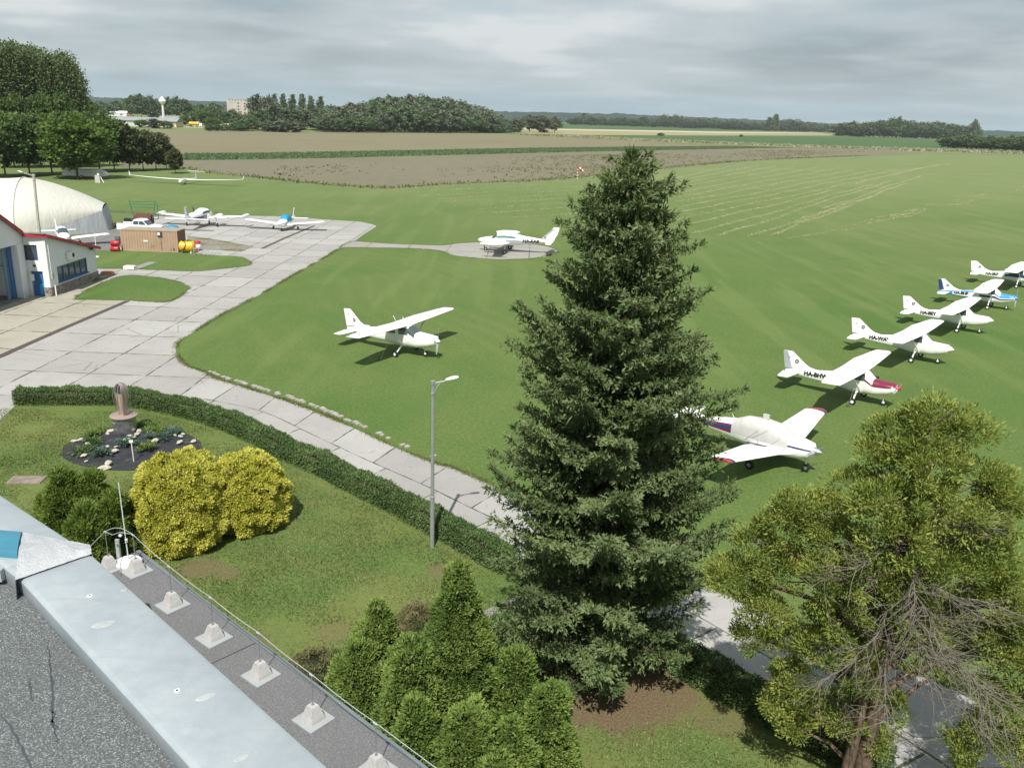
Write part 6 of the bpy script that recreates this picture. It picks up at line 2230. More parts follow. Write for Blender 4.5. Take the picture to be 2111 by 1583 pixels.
# foil flashing over the mitre, from the blue nosing out to the corner
fA, fB = at(47, 1101, CZ + .05), at(33, 1196, CZ + .012)
fC = C0 + Vector((0, 0, .012))
fT = at(190, 1128, CZ + .012)
rngf = np.random.default_rng(5)
NU, NV = 22, 12
P00, P01 = at(48, 1099, CZ + .055), at(32, 1197, CZ + .015)
P10, P11 = at(186, 1124, CZ + .014), at(189, 1143, CZ + .012)
vs, fs = [], []
for i in range(NU + 1):
    u = i / NU
    for j in range(NV + 1):
        v = j / NV
        p = P00.lerp(P10, u).lerp(P01.lerp(P11, u), v)
        ridge = math.sin(math.pi * min(1, max(0, v))) ** .8
        z = p.z + .045 * ridge * (1 - .55 * u) + .010 * (rngf.random() - .5) * (1 if 0 < v < 1 else .3) + (.008 if v > .93 or v < .07 else 0)
        vs.append((p.x + (rngf.random() - .5) * .006, p.y + (rngf.random() - .5) * .006, z))
for i in range(NU):
    for j in range(NV):
        a = i * (NV + 1) + j
        fs.append((a, a + NV + 1, a + NV + 2, a + 1))
mf = MB().add(vs, fs)
# turned-down outer nose and inner tail
nose_t = [vs[NU * (NV + 1) + j] for j in range(NV + 1)]
mf.loft([nose_t, [(p[0] + bis.x * .012, p[1] + bis.y * .012, p[2] - .14) for p in nose_t]], closed=False)
tail_t = [vs[i * (NV + 1) + NV] for i in range(0, 4)]
mf.loft([[vs[j] for j in range(NV + 1)], [(vs[j][0] - .005, vs[j][1] - .012, CZ - .10 - .06 * (j / NV)) for j in range(NV + 1)]], closed=False)
mf.build('foil_flashing', M_foil, tower, True)
# blue painted nosing that ends at the flashing
b0, b1 = at(46, 1096, CZ + .06), at(36, 1146, CZ + .03)
bd = Vector((-1.0, .10, 0)).normalized()
sec_b = lambda p: [p + Vector((0, 0, .02)) + (b0 - b1) * k + Vector((0, 0, z)) for k, z in ((-.02, -.16), (.0, -.02), (.06, .012), (.4, .02), (.85, .014), (1.0, -.02), (1.0, -.12))]
MB().loft([sec_b(b1), sec_b(b1 + bd * .6), sec_b(b1 + bd * 2.2)], True, True).build('blue_nosing', M_bluep, tower, True)
MB().box(b1 + bd * .55 + Vector((0, -.12, -.09)), (1.0, .22, .10), .0).build('nosing_bracket', M_galv, tower)
# fixings and repairs on the coping
for (px, py, rx, ry) in [(185, 1227, .014, .010), (365, 1422, .013, .010)]:
    p = at(px, py, CZ + .010)
    MB().lathe([(.020, 0), (.019, .004), (.012, .005), (.010, .003)], 14, (p.x, p.y, CZ + .006)).build('fixing', M_wht2, tower)
    MB().lathe([(.009, .0), (.008, .006), (.002, .007)], 10, (p.x, p.y, CZ + .006)).build('screw', M_dark, tower)
M_patch = plain('sealant_patch', (.36, .385, .385), .7, .1, .12, 14.0)
for (px, py, a, b, r) in [(214, 1288, .082, .040, .5), (425, 1438, .066, .029, .6), (498, 1564, .046, .021, .6), (256, 1218, .027, .012, .4)]:
    p = at(px, py, CZ)
    MB().loft([[(p.x + q * (a * math.cos(t) * math.cos(r) - b * math.sin(t) * math.sin(r)) * (1 + .08 * math.sin(3 * t)), p.y + q * (a * math.cos(t) * math.sin(r) + b * math.sin(t) * math.cos(r)), CZ + .0068 + z) for t in [2 * math.pi * k / 24 for k in range(24)]] for q, z in ((1, 0), (.92, .002))], False, True).build('sealant_patch', M_patch, tower)

# lower roof ledge
M_edge = plain('dull_edge_metal', (.20, .23, .24), .5, .4, .1, 3.0)
l0, l1 = at(287, 1135, LZ), at(880, 1583, LZ)
dl1 = (l1 - l0).normalized()
nl = Vector((-dl1.y, dl1.x, 0))
if nl.y < 0:
    nl = -nl
lend = at(200, 1166, LZ)
de = (lend - l0).normalized()
L1 = l0 + dl1 * 9.0
inner0 = l0 + de * 2.4
inner1 = L1 - nl * 2.4
poly = [(p.x, p.y) for p in (l0, L1, inner1, inner0)]
MB().prism(poly, LZ - .5, LZ).build('lower_roof', M_felt2, tower)
MB().prism([(p.x, p.y) for p in (l0 - nl * .06 + de * .05, L1 - nl * .06, inner1, inner0 + de * 0)], 0, LZ - .505).build('lower_wall', M_wallr, tower)
MB().loft([[l0 + nl * .004 + Vector((0, 0, z)) for z in (-.14, .012)] + [l0 - nl * .035 + Vector((0, 0, .012))] + [l0 - nl * .035 + Vector((0, 0, .003))], [L1 + nl * .004 + Vector((0, 0, z)) for z in (-.14, .012)] + [L1 - nl * .035 + Vector((0, 0, .012))] + [L1 - nl * .035 + Vector((0, 0, .003))]], True, True).build('edge_trim', M_edge, tower)
for dd in (2.35, 5.9):
    a, b = l0 + dl1 * dd - nl * .02, l0 + dl1 * dd - nl * 2.2
    MB().tube([a + Vector((0, 0, .001)), b + Vector((0, 0, .001))], .006, 4).build('felt_lap', M_dark, tower)
pb = at(246, 1152, LZ)
MB().box((pb.x, pb.y, LZ + .02), (.04, .025, .42)).build('end_bracket', M_wire, tower)

# lightning conductor: blocks, rods, wire, mast
blocks = [(226, 1172), (282, 1178), (356, 1248), (441, 1316), (538, 1393), (646, 1484), (776, 1590)]
bl_lab = ['pale concrete conductor block half hidden behind the metal coping corner', 'pale concrete conductor block right in front of the white mast foot',
          'pale concrete conductor block on the ledge, next along after the mast foot', 'pale concrete conductor block midway between the oval sealant patch and lawn',
          'pale concrete conductor block opposite the coping screw, fifth along the ledge', 'pale concrete conductor block just before the felt lap seam near the arborvitae',
          'pale concrete conductor block cut off by the bottom picture edge']
tops = []
ang = math.atan2(dl1.y, dl1.x)
WH = .42
for (px, py), lab in zip(blocks, bl_lab):
    p = at(px, py, LZ)
    root = thing('conductor_block', lab, 'conductor block', (p.x, p.y, LZ), ang + .06, 'concrete conductor blocks along the roof ledge')
    MB().box((0, 0, .008), (.24, .24, .014)).build('pad', plain('grey_pad', (.30, .315, .32), .7, 0, .08, 4.0), root)
    MB().loft([[(-.067, -.067, .0155), (.067, -.067, .0155), (.067, .067, .0155), (-.067, .067, .0155)], [(-.063, -.063, .04), (.063, -.063, .04), (.063, .063, .04), (-.063, .063, .04)], [(-.034, -.034, .140), (.034, -.034, .140), (.034, .034, .140), (-.034, .034, .140)], [(-.029, -.029, .146), (.029, -.029, .146), (.029, .029, .146), (-.029, .029, .146)]], True, True).build('block', M_concb, root)
    MB().tube([(0, 0, .14), (0, 0, WH)], .004, 6).tube([(0, 0, .14), (0, 0, .160)], .010, 8).build('rod', M_rodm, root)
    MB().tube([(-.02, 0, WH), (.02, 0, WH)], .009, 6).build('clip', M_wire, root)
    tops.append(Vector((p.x, p.y, LZ + WH + .008)))
wv = thing('lightning_wire', 'thin bright wire strung over the concrete blocks along the roof ledge', 'wire', (0, 0, 0))
pts = []
for i in range(1, len(tops) - 1):
    a, b = tops[i], tops[i + 1]
    for k in range(8):
        t = k / 8
        pts.append(a.lerp(b, t) - Vector((0, 0, .012 * math.sin(math.pi * t))))
pts.append(tops[-1])
pts.append(tops[-1] + dl1 * 1.2)
peak = at(247, 1097, LZ + .44)
MB().tube([peak, peak.lerp(tops[1], .3) - Vector((0, 0, .0)), tops[1]] + pts[1:], .0036, 6).build('main_wire', M_wire, wv, True)
back = at(186, 1126, LZ + .55)
MB().tube([peak, peak.lerp(tops[0], .55) - Vector((0, 0, .035)), tops[0], back], .0034, 6).build('tail_wire', M_wire, wv, True)
arc = [tops[0].lerp(tops[1], t) + Vector((0, 0, .055 * math.sin(math.pi * t))) for t in np.linspace(0, 1, 9)]
MB().tube([back.lerp(tops[0], .6)] + arc, .0034, 6).build('bridge_wire', M_wire, wv, True)
MB().lathe([(.012, 0), (.022, .015), (.012, .03)], 8, (peak.x, peak.y, peak.z - .05)).build('clamp', M_wire, wv)
pm = at(266, 1164, LZ)
mast = thing('lightning_mast', 'thin upright lightning mast in a round white foot at the ledge corner', 'mast', (pm.x, pm.y, LZ))
MB().lathe([(.125, 0.0), (.132, .010), (.132, .038), (.122, .050), (.04, .062), (.03, .066)], 32).build('foot', M_wbase, mast, True)
tz = 0
for k in range(400):
    q = Vector((pm.x - .02, pm.y, LZ + tz)) - Vector((0, 0, CAMZ))
    row = H0 / 2 - q.dot(_U) / q.dot(_f) * FPX
    if row < 996:
        break
    tz += .01
MB().tube([(0, 0, .06), (-.012, 0, tz)], [.0065, .0045], 8).build('rod', M_wbase, mast, True)
MB().tube([(0, 0, .26), (0, 0, .30)], .014, 8).build('joint', M_wht, mast)

# ------------------------------------------------------------------ monument in the rock bed
mp_ = at(259, 893)
mon = thing('monument', 'bronze coloured upright sculpture on a round steel pedestal in the black rock bed', 'monument', mp_, math.radians(-20))
M_steelp = plain('brushed_steel', (.50, .51, .51), .28, .9, .06, 3.0)
M_bronze = plain('copper_brown_metal', (.40, .31, .25), .5, .35, .12, 4.0)
M_granite = plain('reddish_granite', (.27, .205, .18), .5, 0, .2, 30.0)
PH, PR = hgt(mp_, 857), .56
MB().lathe([(PR, -.1), (PR, PH - .005)], 40).build('pedestal', M_steelp, mon, True)
MB().lathe([(PR + .09, PH), (PR + .10, PH + .01), (PR + .10, PH + .05), (PR + .085, PH + .06)], 40).build('pedestal_top', M_granite, mon, True)
for a in (-1.9, -1.35):
    MB().box(((PR + .004) * math.cos(a), (PR + .004) * math.sin(a), PH * .72), (.008, .34, .10), a).build('plate', M_steelp, mon)
MB().box(((PR + .008) * math.cos(-1.95), (PR + .008) * math.sin(-1.95), PH * .74), (.006, .40, .05), -1.95).build('inscription', M_grypaint, mon)
TOPZ = hgt(mp_, 790)
SH = TOPZ - PH - .06
z0_ = PH + .055
col_sec = []
for t in np.linspace(0, 1, 9):
    w = .15 + .09 * t
    dpt = .15 + .03 * t
    col_sec.append((w, dpt, z0_ + SH * .78 * t))
for sx in (-1, 1):
    MB().loft([[(sx * w - .03 * sx, -d_, z), (sx * w, -d_, z), (sx * w, d_, z), (sx * w - .03 * sx, d_, z)] for w, d_, z in col_sec]
              + [[(sx * .24 * math.cos(a) - .03 * sx * math.cos(a), -.18, z0_ + SH * .78 + SH * .22 * math.sin(a)), (sx * .24 * math.cos(a), -.18, z0_ + SH * .78 + (SH * .22 + .03) * math.sin(a)), (sx * .24 * math.cos(a), .18, z0_ + SH * .78 + (SH * .22 + .03) * math.sin(a)), (sx * .24 * math.cos(a) - .03 * sx * math.cos(a), .18, z0_ + SH * .78 + SH * .22 * math.sin(a))] for a in np.linspace(.2, math.pi / 2, 6)], True, True).build('shell', M_bronze, mon, True)
MB().loft([[(-w + .035, -d_ + .02, z), (w - .035, -d_ + .02, z), (w - .035, d_ - .02, z), (-w + .035, d_ - .02, z)] for w, d_, z in col_sec[:8]], True, True).build('core', plain('pale_bronze', (.42, .33, .26), .5, .3, .15, 6.0), mon)
MB().add([(-.14, -.185, z0_ + SH * .72), (.14, -.185, z0_ + SH * .72), (.14, -.185, z0_ + SH * .80), (0, -.185, z0_ + SH * .95), (-.14, -.185, z0_ + SH * .80)], [(0, 1, 2, 3, 4)]).build('niche', M_dark, mon)
for k in range(7):
    a = math.pi * k / 7
    R_ = .46
    pts = [(R_ * math.sin(t) * math.cos(a), R_ * .8 * math.sin(t) * math.sin(a), z0_ + SH * .52 - SH * .50 * math.cos(t) * (1.0 if t > 1.57 else 1.0)) for t in np.linspace(.35, 2 * math.pi - .35, 26)]
    MB().tube(pts, .012, 5).build('wire_hoop', M_steelp, mon, True)
# mound with fabric
MBED = smooth_line([at(*p) for p in [(122, 938), (140, 915), (180, 895), (225, 882), (290, 880), (345, 883), (392, 898), (415, 915), (410, 932), (370, 945), (330, 955), (290, 968), (240, 970), (195, 965), (150, 955), (122, 938)]], 5)[:-1]
mc = Vector((mp_.x + .15, mp_.y - .5))
t = NT('black_ground_fabric')
P = t.coord('Object')
b = t.ramp(t.noise(P, 2.2, 5.0, .65), [(.3, (.020, .021, .025)), (.6, (.034, .036, .042)), (.78, (.075, .072, .066))])
dn = t.noise(P, .8, 6.0, .75)
b = t.mix(t.sstep(dn, .60, .70), b, (.13, .11, .08))
t.bsdf(b, .75, 0, t.bump(t.noise(P, 3.5, 4.0, .6), .7, .08), .25)
rings = []
for k in range(8):
    f = k / 7
    hz = .02 + .20 * (1 - f) ** 1.3
    rings.append([(mc.x + (p.x - mc.x) * max(.03, f), mc.y + (p.y - mc.y) * max(.03, f), hz * (1 + .14 * math.sin(j * .9 + k))) for j, p in enumerate(MBED)])
rock = MB().loft(list(reversed(rings)), False, True).build('rock_bed', t.m, None, True)
tag(rock, 'low mound of black ground fabric dotted with pale stones around the monument', 'flower bed')


def on_bed(px, py):
    p = at(px, py, .15)
    d_ = min((Vector((p.x, p.y)) - q).length for q in MBED)
    return Vector((p.x, p.y, min(.24, .04 + .12 * d_)))


M_rock = plain('pale_limestone', (.40, .375, .31), .9, 0, .18, 5.0, .15, .5)
rk_lab = 'pale broken stone lying on the black ground fabric around the monument'
for (px, py, s_) in [(228, 889, .34), (222, 896, .26), (287, 890, .36), (305, 893, .22), (332, 891, .3), (300, 889, .16), (262, 910, .34), (275, 906, .26), (283, 899, .3), (320, 912, .38), (371, 912, .36), (392, 918, .26), (235, 933, .38), (173, 938, .3), (183, 916, .3), (168, 905, .34), (152, 906, .28), (216, 961, .46), (224, 953, .42), (377, 892, .24), (361, 896, .22), (372, 898, .24), (399, 907, .32), (192, 924, .2), (222, 924, .2), (177, 948, .16), (313, 902, .3), (309, 888, .14), (268, 902, .24), (340, 894, .14), (240, 925, .2), (151, 935, .2)]:
    p = on_bed(px, py)
    s_ *= .6
    rs = np.random.default_rng(px * 7 + py)
    n_ = 8
    rings = []
    for q, z in ((.8, -.1), (1, .12), (.82, .36), (.4, .46)):
        rings.append([(s_ * q * (.75 + .5 * rs.random()) * math.cos(a), s_ * .6 * q * (.75 + .5 * rs.random()) * math.sin(a), s_ * z * (.8 + .4 * rs.random())) for a in [2 * math.pi * j / n_ for j in range(n_)]])
    o = MB().loft(rings, True, True).build('stone', M_rock)
    o.location = p
    o.rotation_euler = (0, 0, rs.random() * 3)
    tag(o, rk_lab, 'stone', 'pale stones on the black fabric bed')
for (px, py, r, m_, lab) in [(193, 912, .55, M_hedge, 'bright green low juniper on the left of the black bed'), (168, 930, .6, M_hedge, 'green creeping juniper at the lower left of the black bed'), (213, 935, .55, M_bluej, 'blue-green creeping juniper at the front of the black bed'),
                             (262, 917, .6, M_bluej, 'blue-green creeping juniper directly below the pedestal'), (302, 926, .5, M_thuja, 'fresh green low juniper right of the garden marker'), (322, 905, .7, M_bluej, 'large blue-green creeping juniper right of the pedestal'),
                             (315, 890, .5, M_thuja, 'fresh green low juniper behind the large blue-green one'), (357, 890, .45, M_bluej, 'small blue-green juniper at the right rear edge of the bed'), (195, 891, .6, M_thuja, 'green low juniper at the left rear edge of the bed'), (300, 878, .5, M_hedge, 'dark low juniper behind the pedestal')]:
    p = on_bed(px, py)
    root = thing('creeping_juniper', lab, 'shrub', p, random.random() * 3, 'creeping junipers in the rock bed')
    LV = Leaves()
    for k in range(16):
        a = rng.uniform(0, 6.28)
        L_ = r * rng.uniform(.5, 1.1)
        ln_ = np.array(curved((0, 0, .03), (math.cos(a), math.sin(a), .35), L_, (0, 0, -.5), 6, .08))
        for q in range(1, 7):
            m__ = 9
            LV.blades(np.repeat(ln_[q][None], m__, 0) + rng.normal(size=(m__, 3)) * .03, unit(ln_[q] - ln_[q - 1]) + rng.normal(size=(m__, 3)) * .6 + np.array([0, 0, .2]), rng.uniform(.06, .16, m__), .05, rng.uniform(0, 1, m__))
    LV.build('foliage', m_, root)
    MB().tube([(0, 0, -.05), (0, 0, .10)], .03, 6).build('stem', M_bark, root)
psg = at(276, 953)
sg_ = thing('garden_marker', 'thin pale garden marker post with a small sign on the front of the black bed', 'marker', (psg.x, psg.y, .05))
MB().tube([(0, 0, 0), (-.02, 0, .95)], .022, 6).build('post', M_wht2, sg_)
MB().box((-.02, -.02, 1.0), (.18, .02, .13), .2).build('sign', M_wht2, sg_)
ps2 = at(55, 990)
slab = MB().loft([[(-.72, -.40, -.02), (.72, -.40, -.02), (.72, .40, -.02), (-.72, .40, -.02)], [(-.72, -.40, .045), (.72, -.40, .045), (.72, .40, .045), (-.72, .40, .045)], [(-.69, -.37, .055), (.69, -.37, .055), (.69, .37, .055), (-.69, .37, .055)]], True, True).build('stone_slab', plain('weathered_slab', (.20, .165, .14), .9, 0, .3, 3.0, .15, .4))
slab.location = ps2
slab.rotation_euler = (0, 0, .1)
tag(slab, 'flat weathered stone slab set in the lawn left of the dark conifers', 'slab')

# cracks and wrinkles in the felt
for k, pl in enumerate([[(98, 1330), (104, 1368), (106, 1400), (109, 1440), (107, 1478), (115, 1512), (118, 1532)], [(60, 1398), (63, 1420), (66, 1446)], [(-4, 1468), (18, 1492), (34, 1520), (52, 1556), (70, 1592)], [(102, 1462), (112, 1470), (108, 1486), (118, 1500)]]):
    rk2 = np.random.default_rng(k)
    zz = CZ - .1485
    c_ = smooth_line([at(x, y, zz) for x, y in pl], 6)
    Lp, Rp = [], []
    for i, p in enumerate(c_):
        a, b = c_[max(0, i - 1)], c_[min(len(c_) - 1, i + 1)]
        t_ = (b - a).normalized()
        w_ = .003 + .008 * rk2.random() * math.sin(math.pi * (i + .5) / len(c_))
        j_ = (rk2.random() - .5) * .012
        Lp.append((p.x - t_.y * (w_ + j_), p.y + t_.x * (w_ + j_), zz))
        Rp.append((p.x - t_.y * (j_ - w_), p.y + t_.x * (j_ - w_), zz))
    m_ = MB().loft([Rp, Lp], closed=False)
    m_.build('felt_crack', M_dark, tower)
# ------------------------------------------------------------------ trees beyond the field
def tree_cards(LV, kind, n_cl, m_, card, seed, asp=.8):
    """unit tree, 1 high, about 1 wide; clumps of leaf cards"""
    r_ = np.random.default_rng(seed)
    if kind == 'round':
        zc_, rx, rz, zb = .60, .46, .40, .22
    elif kind == 'poplar':
        zc_, rx, rz, zb = .60, .40, .40, .22
    elif kind == 'column':
        zc_, rx, rz, zb = .54, .46, .47, .05
    else:
        zc_, rx, rz, zb = .52, .50, .48, .02
    u = rng_dir = unit(r_.normal(size=(n_cl, 3)))
    S_ = np.array([1 / asp, 1 / asp, 1.0])
    rad = r_.uniform(.30, 1.0, n_cl) ** .5
    K = u * rad[:, None] * np.array([rx, rx, rz]) + np.array([0, 0, zc_])
    K += r_.normal(size=K.shape) * .03
    cs = r_.uniform(.06, .13, n_cl) * (1 if kind != 'column' else .8)
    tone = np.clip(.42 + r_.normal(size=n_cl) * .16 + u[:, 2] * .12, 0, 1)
    for k in range(n_cl):
        q = unit(r_.normal(size=(m_, 3)))
        P = K[k] + q * cs[k] * r_.uniform(.4, 1.1, m_)[:, None] * np.array([1.1, 1.1, .8]) * S_
        D = unit(q + u[k] * .6 + r_.normal(size=(m_, 3)) * .5)
        l = card * r_.uniform(.6, 1.4, m_)
        V, F = blades(P - D * l[:, None] * .5, D, l, l * .75, roll=q + u[k] * .5 + np.array([0, 0, .5]) + r_.normal(size=(m_, 3)) * .45)
        P4 = np.repeat(P, 4, 0)
        LV.add(P4 + (V - P4) * S_, F, np.repeat(np.clip(tone[k] + r_.normal(size=m_) * .15, 0, 1), 4))
    return K, cs


def unit_trunk(seed, K, bare=.30, r=.022):
    r_ = np.random.default_rng(seed)
    b = MB()
    b.tube([(0, 0, -.02), (.006, .004, bare * .6), (0, .006, bare + .1), (.004, 0, .72)], [r, r * .8, r * .62, r * .18], 8)
    for k in r_.choice(len(K), min(9, len(K)), replace=False):
        c = K[k]
        z0 = bare + r_.uniform(-.02, .25)
        b.tube([(0, 0, z0), (c[0] * .5, c[1] * .5, (z0 + c[2]) / 2 + .02), tuple(c)], [r * .42, r * .28, r * .08], 5)
    return b


PROTO = {}
M_popl = leaf_mat('poplar_leaves', [(0.0517, 0.0781, 0.0319), (0.0794, 0.117, 0.0446), (0.1139, 0.156, 0.0606), (0.1639, 0.2026, 0.0877)], trans=.3, twig=(.016, .024, .010))
M_farw = leaf_mat('woodland_leaves', [(0.042, 0.0745, 0.0308), (0.07, 0.1149, 0.0476), (0.1036, 0.1584, 0.07), (0.1611, 0.2205, 0.112)], trans=.25, twig=(.018, .026, .014))


def near_proto(key, kind, m, n_cl, m_, card, seed, bark, bare=.28, r=.02, asp=.8):
    LV = Leaves()
    K, cs = tree_cards(LV, kind, n_cl, m_, card, seed, asp)
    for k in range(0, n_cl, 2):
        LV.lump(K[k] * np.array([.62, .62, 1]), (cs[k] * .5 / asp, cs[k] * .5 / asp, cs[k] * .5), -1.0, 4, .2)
    cr = LV.build('crown', m)
    tk = unit_trunk(seed, K, bare, r).build('trunk', bark, None, True)
    PROTO[key] = (tk.data, cr.data)
    bpy.data.objects.remove(tk)
    bpy.data.objects.remove(cr)


def far_proto(key, kind, m, n_cl, m_, card, seed, asp=.75):
    LV = Leaves()
    K, cs = tree_cards(LV, kind, n_cl, m_, card, seed, asp)
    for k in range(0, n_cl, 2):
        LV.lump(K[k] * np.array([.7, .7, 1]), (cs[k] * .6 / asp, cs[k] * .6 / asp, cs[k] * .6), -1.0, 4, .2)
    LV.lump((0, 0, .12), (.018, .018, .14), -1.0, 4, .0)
    o = LV.build('tree', m)
    PROTO[key] = o.data
    bpy.data.objects.remove(o)


near_proto('dark', 'round', M_oakl, 120, 70, .045, 101, M_bark2)
near_proto('dark2', 'round', M_oakl, 120, 70, .045, 102, M_bark2)
near_proto('fresh', 'round', M_walnut, 130, 72, .042, 103, M_bark2)
near_proto('brown', 'round', M_brownl, 110, 64, .048, 104, M_bark2, .30, .016)
near_proto('poplar', 'poplar', M_popl, 230, 60, .020, 105, M_bark2, .35, .03, .24)
near_proto('poplar2', 'poplar', M_popl, 230, 60, .020, 106, M_bark2, .35, .03, .24)
for k, (ky, kd, m) in enumerate([('f1', 'round', M_farw), ('f2', 'bush', M_farw), ('f3', 'bush', M_silver), ('f4', 'round', M_silver), ('f5', 'bush', M_walnut), ('col', 'column', M_farw), ('f6', 'bush', M_brownl)]):
    far_proto(ky, kd, m, 90, 26, .06, 120 + k, .28 if ky == 'col' else .75)


def near_tree(key, name, label, px, py, top, wpx, group=None, cat='tree'):
    p = at(px, py)
    h = hgt(p, top)
    wd = wpx * (p.y / FPX) * 1.02
    root = thing(name, label, cat, p, random.random() * 6.28, group)
    tk, cr = PROTO[key]
    for nm, me in (('trunk', tk), ('crown', cr)):
        o = bpy.data.objects.new(nm, me)
        col.objects.link(o)
        o.parent = root
    root.scale = (wd, wd, h)
    return root


def far_tree(key, name, label, px, py, top, wpx, group, cat='tree', dz=0.0):
    p = at(px, py)
    h = hgt(p, top)
    if h < .5:
        h = 6.0
    wd = wpx * (p.y / FPX)
    o = bpy.data.objects.new(name, PROTO[key])
    col.objects.link(o)
    o.location = p
    o.rotation_euler = (0, 0, random.random() * 6.28)
    o.scale = (wd, wd, h)
    return tag(o, label, cat, group)


random.seed(21)
G1 = 'broad-leaved trees in the row beside the airfield'
near_tree('fresh', 'walnut_tree', 'fresh light green tree with a bare lower trunk in front of the dark tree row', 160, 369, 243, 128, G1)
for (k, x, b, t, w) in [('dark', 12, 366, 236, 98), ('dark2', 62, 362, 240, 92), ('dark', 108, 360, 238, 86), ('dark2', 206, 355, 237, 88), ('dark', -35, 366, 238, 96)]:
    near_tree(k, 'broadleaf_tree', 'tall dark green tree in the row behind the fabric hangar', x, b, t, w, G1)
for (k, x, b, t, w) in [('dark2', 30, 346, 236, 90), ('dark', 85, 345, 238, 90), ('dark2', 135, 345, 236, 86), ('dark', 180, 343, 240, 80)]:
    near_tree(k, 'broadleaf_tree', 'dark green tree in the second row behind the fabric hangar', x, b, t, w, G1)
for (x, b, t, w) in [(236, 353, 246, 80), (268, 353, 262, 70), (296, 352, 266, 66), (322, 351, 273, 62)]:
    near_tree('brown', 'broadleaf_tree', 'brownish green tree in the row left of the ploughed field', x, b, t, w, G1)
near_tree('brown', 'broadleaf_tree', 'slim brownish green tree, last but one at the right end of the row', 343, 350, 292, 44, G1)
near_tree('brown', 'broadleaf_tree', 'smallest brownish green tree at the right end of the row', 362, 358, 306, 38, G1)
G2 = 'tall poplars of the wood at the upper left'
for (x, b, t, w) in [(-40, 326, 92, 50), (-16, 322, 90, 46), (2, 330, 92, 48), (24, 324, 96, 46), (44, 330, 97, 46), (64, 322, 99, 46), (84, 329, 104, 46), (104, 324, 110, 44), (124, 330, 116, 44), (144, 325, 116, 42), (160, 331, 121, 42), (10, 316, 96, 50), (36, 314, 100, 50), (74, 315, 105, 50), (112, 316, 113, 50), (150, 317, 120, 46), (-30, 314, 94, 50), (94, 310, 108, 50), (54, 309, 98, 50)]:
    near_tree('poplar' if x % 4 else 'poplar2', 'poplar_tree', 'tall green poplar in the wood behind the dark tree row', x, b, t, w, G2)
near_tree('poplar2', 'poplar_tree', 'poplar at the right edge of the tall wood, standing against the sky', 170, 327, 137, 36, G2)
near_tree('dark', 'broadleaf_tree', 'low rounded tree at the right foot of the tall wood', 188, 318, 204, 44, G2)
for x, t in ((0, 190), (50, 195), (100, 196), (145, 190)):
    near_tree('dark', 'broadleaf_tree', 'low tree filling the foot of the tall wood', x, 332, t, 60, G2)

# wood in the middle distance
random.seed(5)
GM = 'trees of the wood behind the ploughed field'
prof = [(640, 238), (680, 224), (720, 217), (760, 212), (800, 204), (850, 201), (900, 203), (950, 210), (1000, 221), (1020, 237), (1052, 250)]


def ptop(x):
    for (a, b), (c, d) in zip(prof, prof[1:]):
        if a <= x <= c:
            return b + (d - b) * (x - a) / (c - a)
    return prof[-1][1]


for row, (by, k0) in enumerate([(262, 0), (265, 4), (268, 10), (271, 18), (273.5, 34)]):
    x = 646 + row * 7
    while x < 1046:
        t = ptop(x) + k0 * random.uniform(.5, 1.0) + random.uniform(-4, 5)
        key = random.choice((['f1', 'f2', 'f1', 'f2', 'f4', 'f3'] if x > 700 else ['f3', 'f2', 'f4', 'f1']) if row < 4 else ['f2', 'f2', 'f3'])
        far_tree(key, 'woodland_tree', 'tree of the dense wood behind the ploughed field', x, by + (x - 850) * .004, t, random.uniform(46, 66), GM)
        x += random.uniform(17, 25)
for (x, b, t, w, k) in [(1066, 273, 243, 36, 'f3'), (1092, 273, 239, 42, 'f4'), (1118, 274, 238, 46, 'f3'), (1143, 274, 243, 34, 'f4')]:
    far_tree(k, 'willow_tree', 'pale grey-green willow at the right end of the middle wood', x, b, t, w, 'pale willows at the end of the wood')
for (x, b, t, w) in [(585, 273, 247, 50), (612, 273, 250, 40), (560, 272, 250, 46)]:
    far_tree('f3', 'willow_bush', 'pale silvery willow bush at the edge of the ploughed field', x, b, t, w, 'silvery willow bushes', 'bush')
for (x, b, t, w, k) in [(532, 268, 200, 44, 'f4'), (552, 268, 198, 40, 'f3'), (570, 267, 214, 44, 'f4'), (540, 269, 228, 40, 'f1'), (600, 268, 224, 52, 'f1'), (628, 268, 228, 50, 'f4'), (655, 268, 226, 44, 'f2'), (522, 270, 240, 36, 'f2')]:
    far_tree(k, 'woodland_tree', 'loose grey-green tree at the left end of the middle wood', x, b, t, w, 'grey-green trees left of the wood')
for x, t in ((567, 196), (585, 196), (604, 197), (624, 196), (643, 200), (661, 201)):
    far_tree('col', 'columnar_poplar', 'slim dark columnar poplar in the row rising above the middle wood', x, 252, t, 13, 'row of columnar poplars')
GL = 'trees around the distant works'
for (x, b, t, w, k) in [(212, 240, 210, 50, 'f2'), (245, 238, 208, 50, 'f2'), (275, 244, 199, 36, 'f1'), (292, 245, 196, 36, 'f1'), (312, 244, 198, 36, 'f2'), (348, 245, 203, 34, 'f1'), (366, 246, 202, 34, 'f1'), (386, 250, 206, 20, 'col'), (330, 243, 210, 30, 'f2'), (405, 256, 226, 34, 'f2'), (425, 258, 222, 40, 'f5'), (447, 259, 224, 40, 'f2'), (468, 260, 232, 34, 'f1'),
                        (415, 250, 215, 40, 'f2'), (445, 250, 213, 44, 'f2'), (492, 262, 238, 40, 'f1'), (512, 262, 236, 36, 'f2'), (480, 254, 226, 36, 'f2'), (383, 259, 236, 22, 'f5'), (439, 265, 241, 34, 'f5'), (500, 270, 248, 44, 'f2'), (320, 265, 246, 40, 'f6'), (345, 266, 250, 26, 'f2'), (292, 264, 246, 26, 'f5'), (200, 246, 214, 40, 'f2')]:
    far_tree(k, 'distant_tree', 'leafy tree among the distant buildings left of the wood', x, b, t, w, GL)
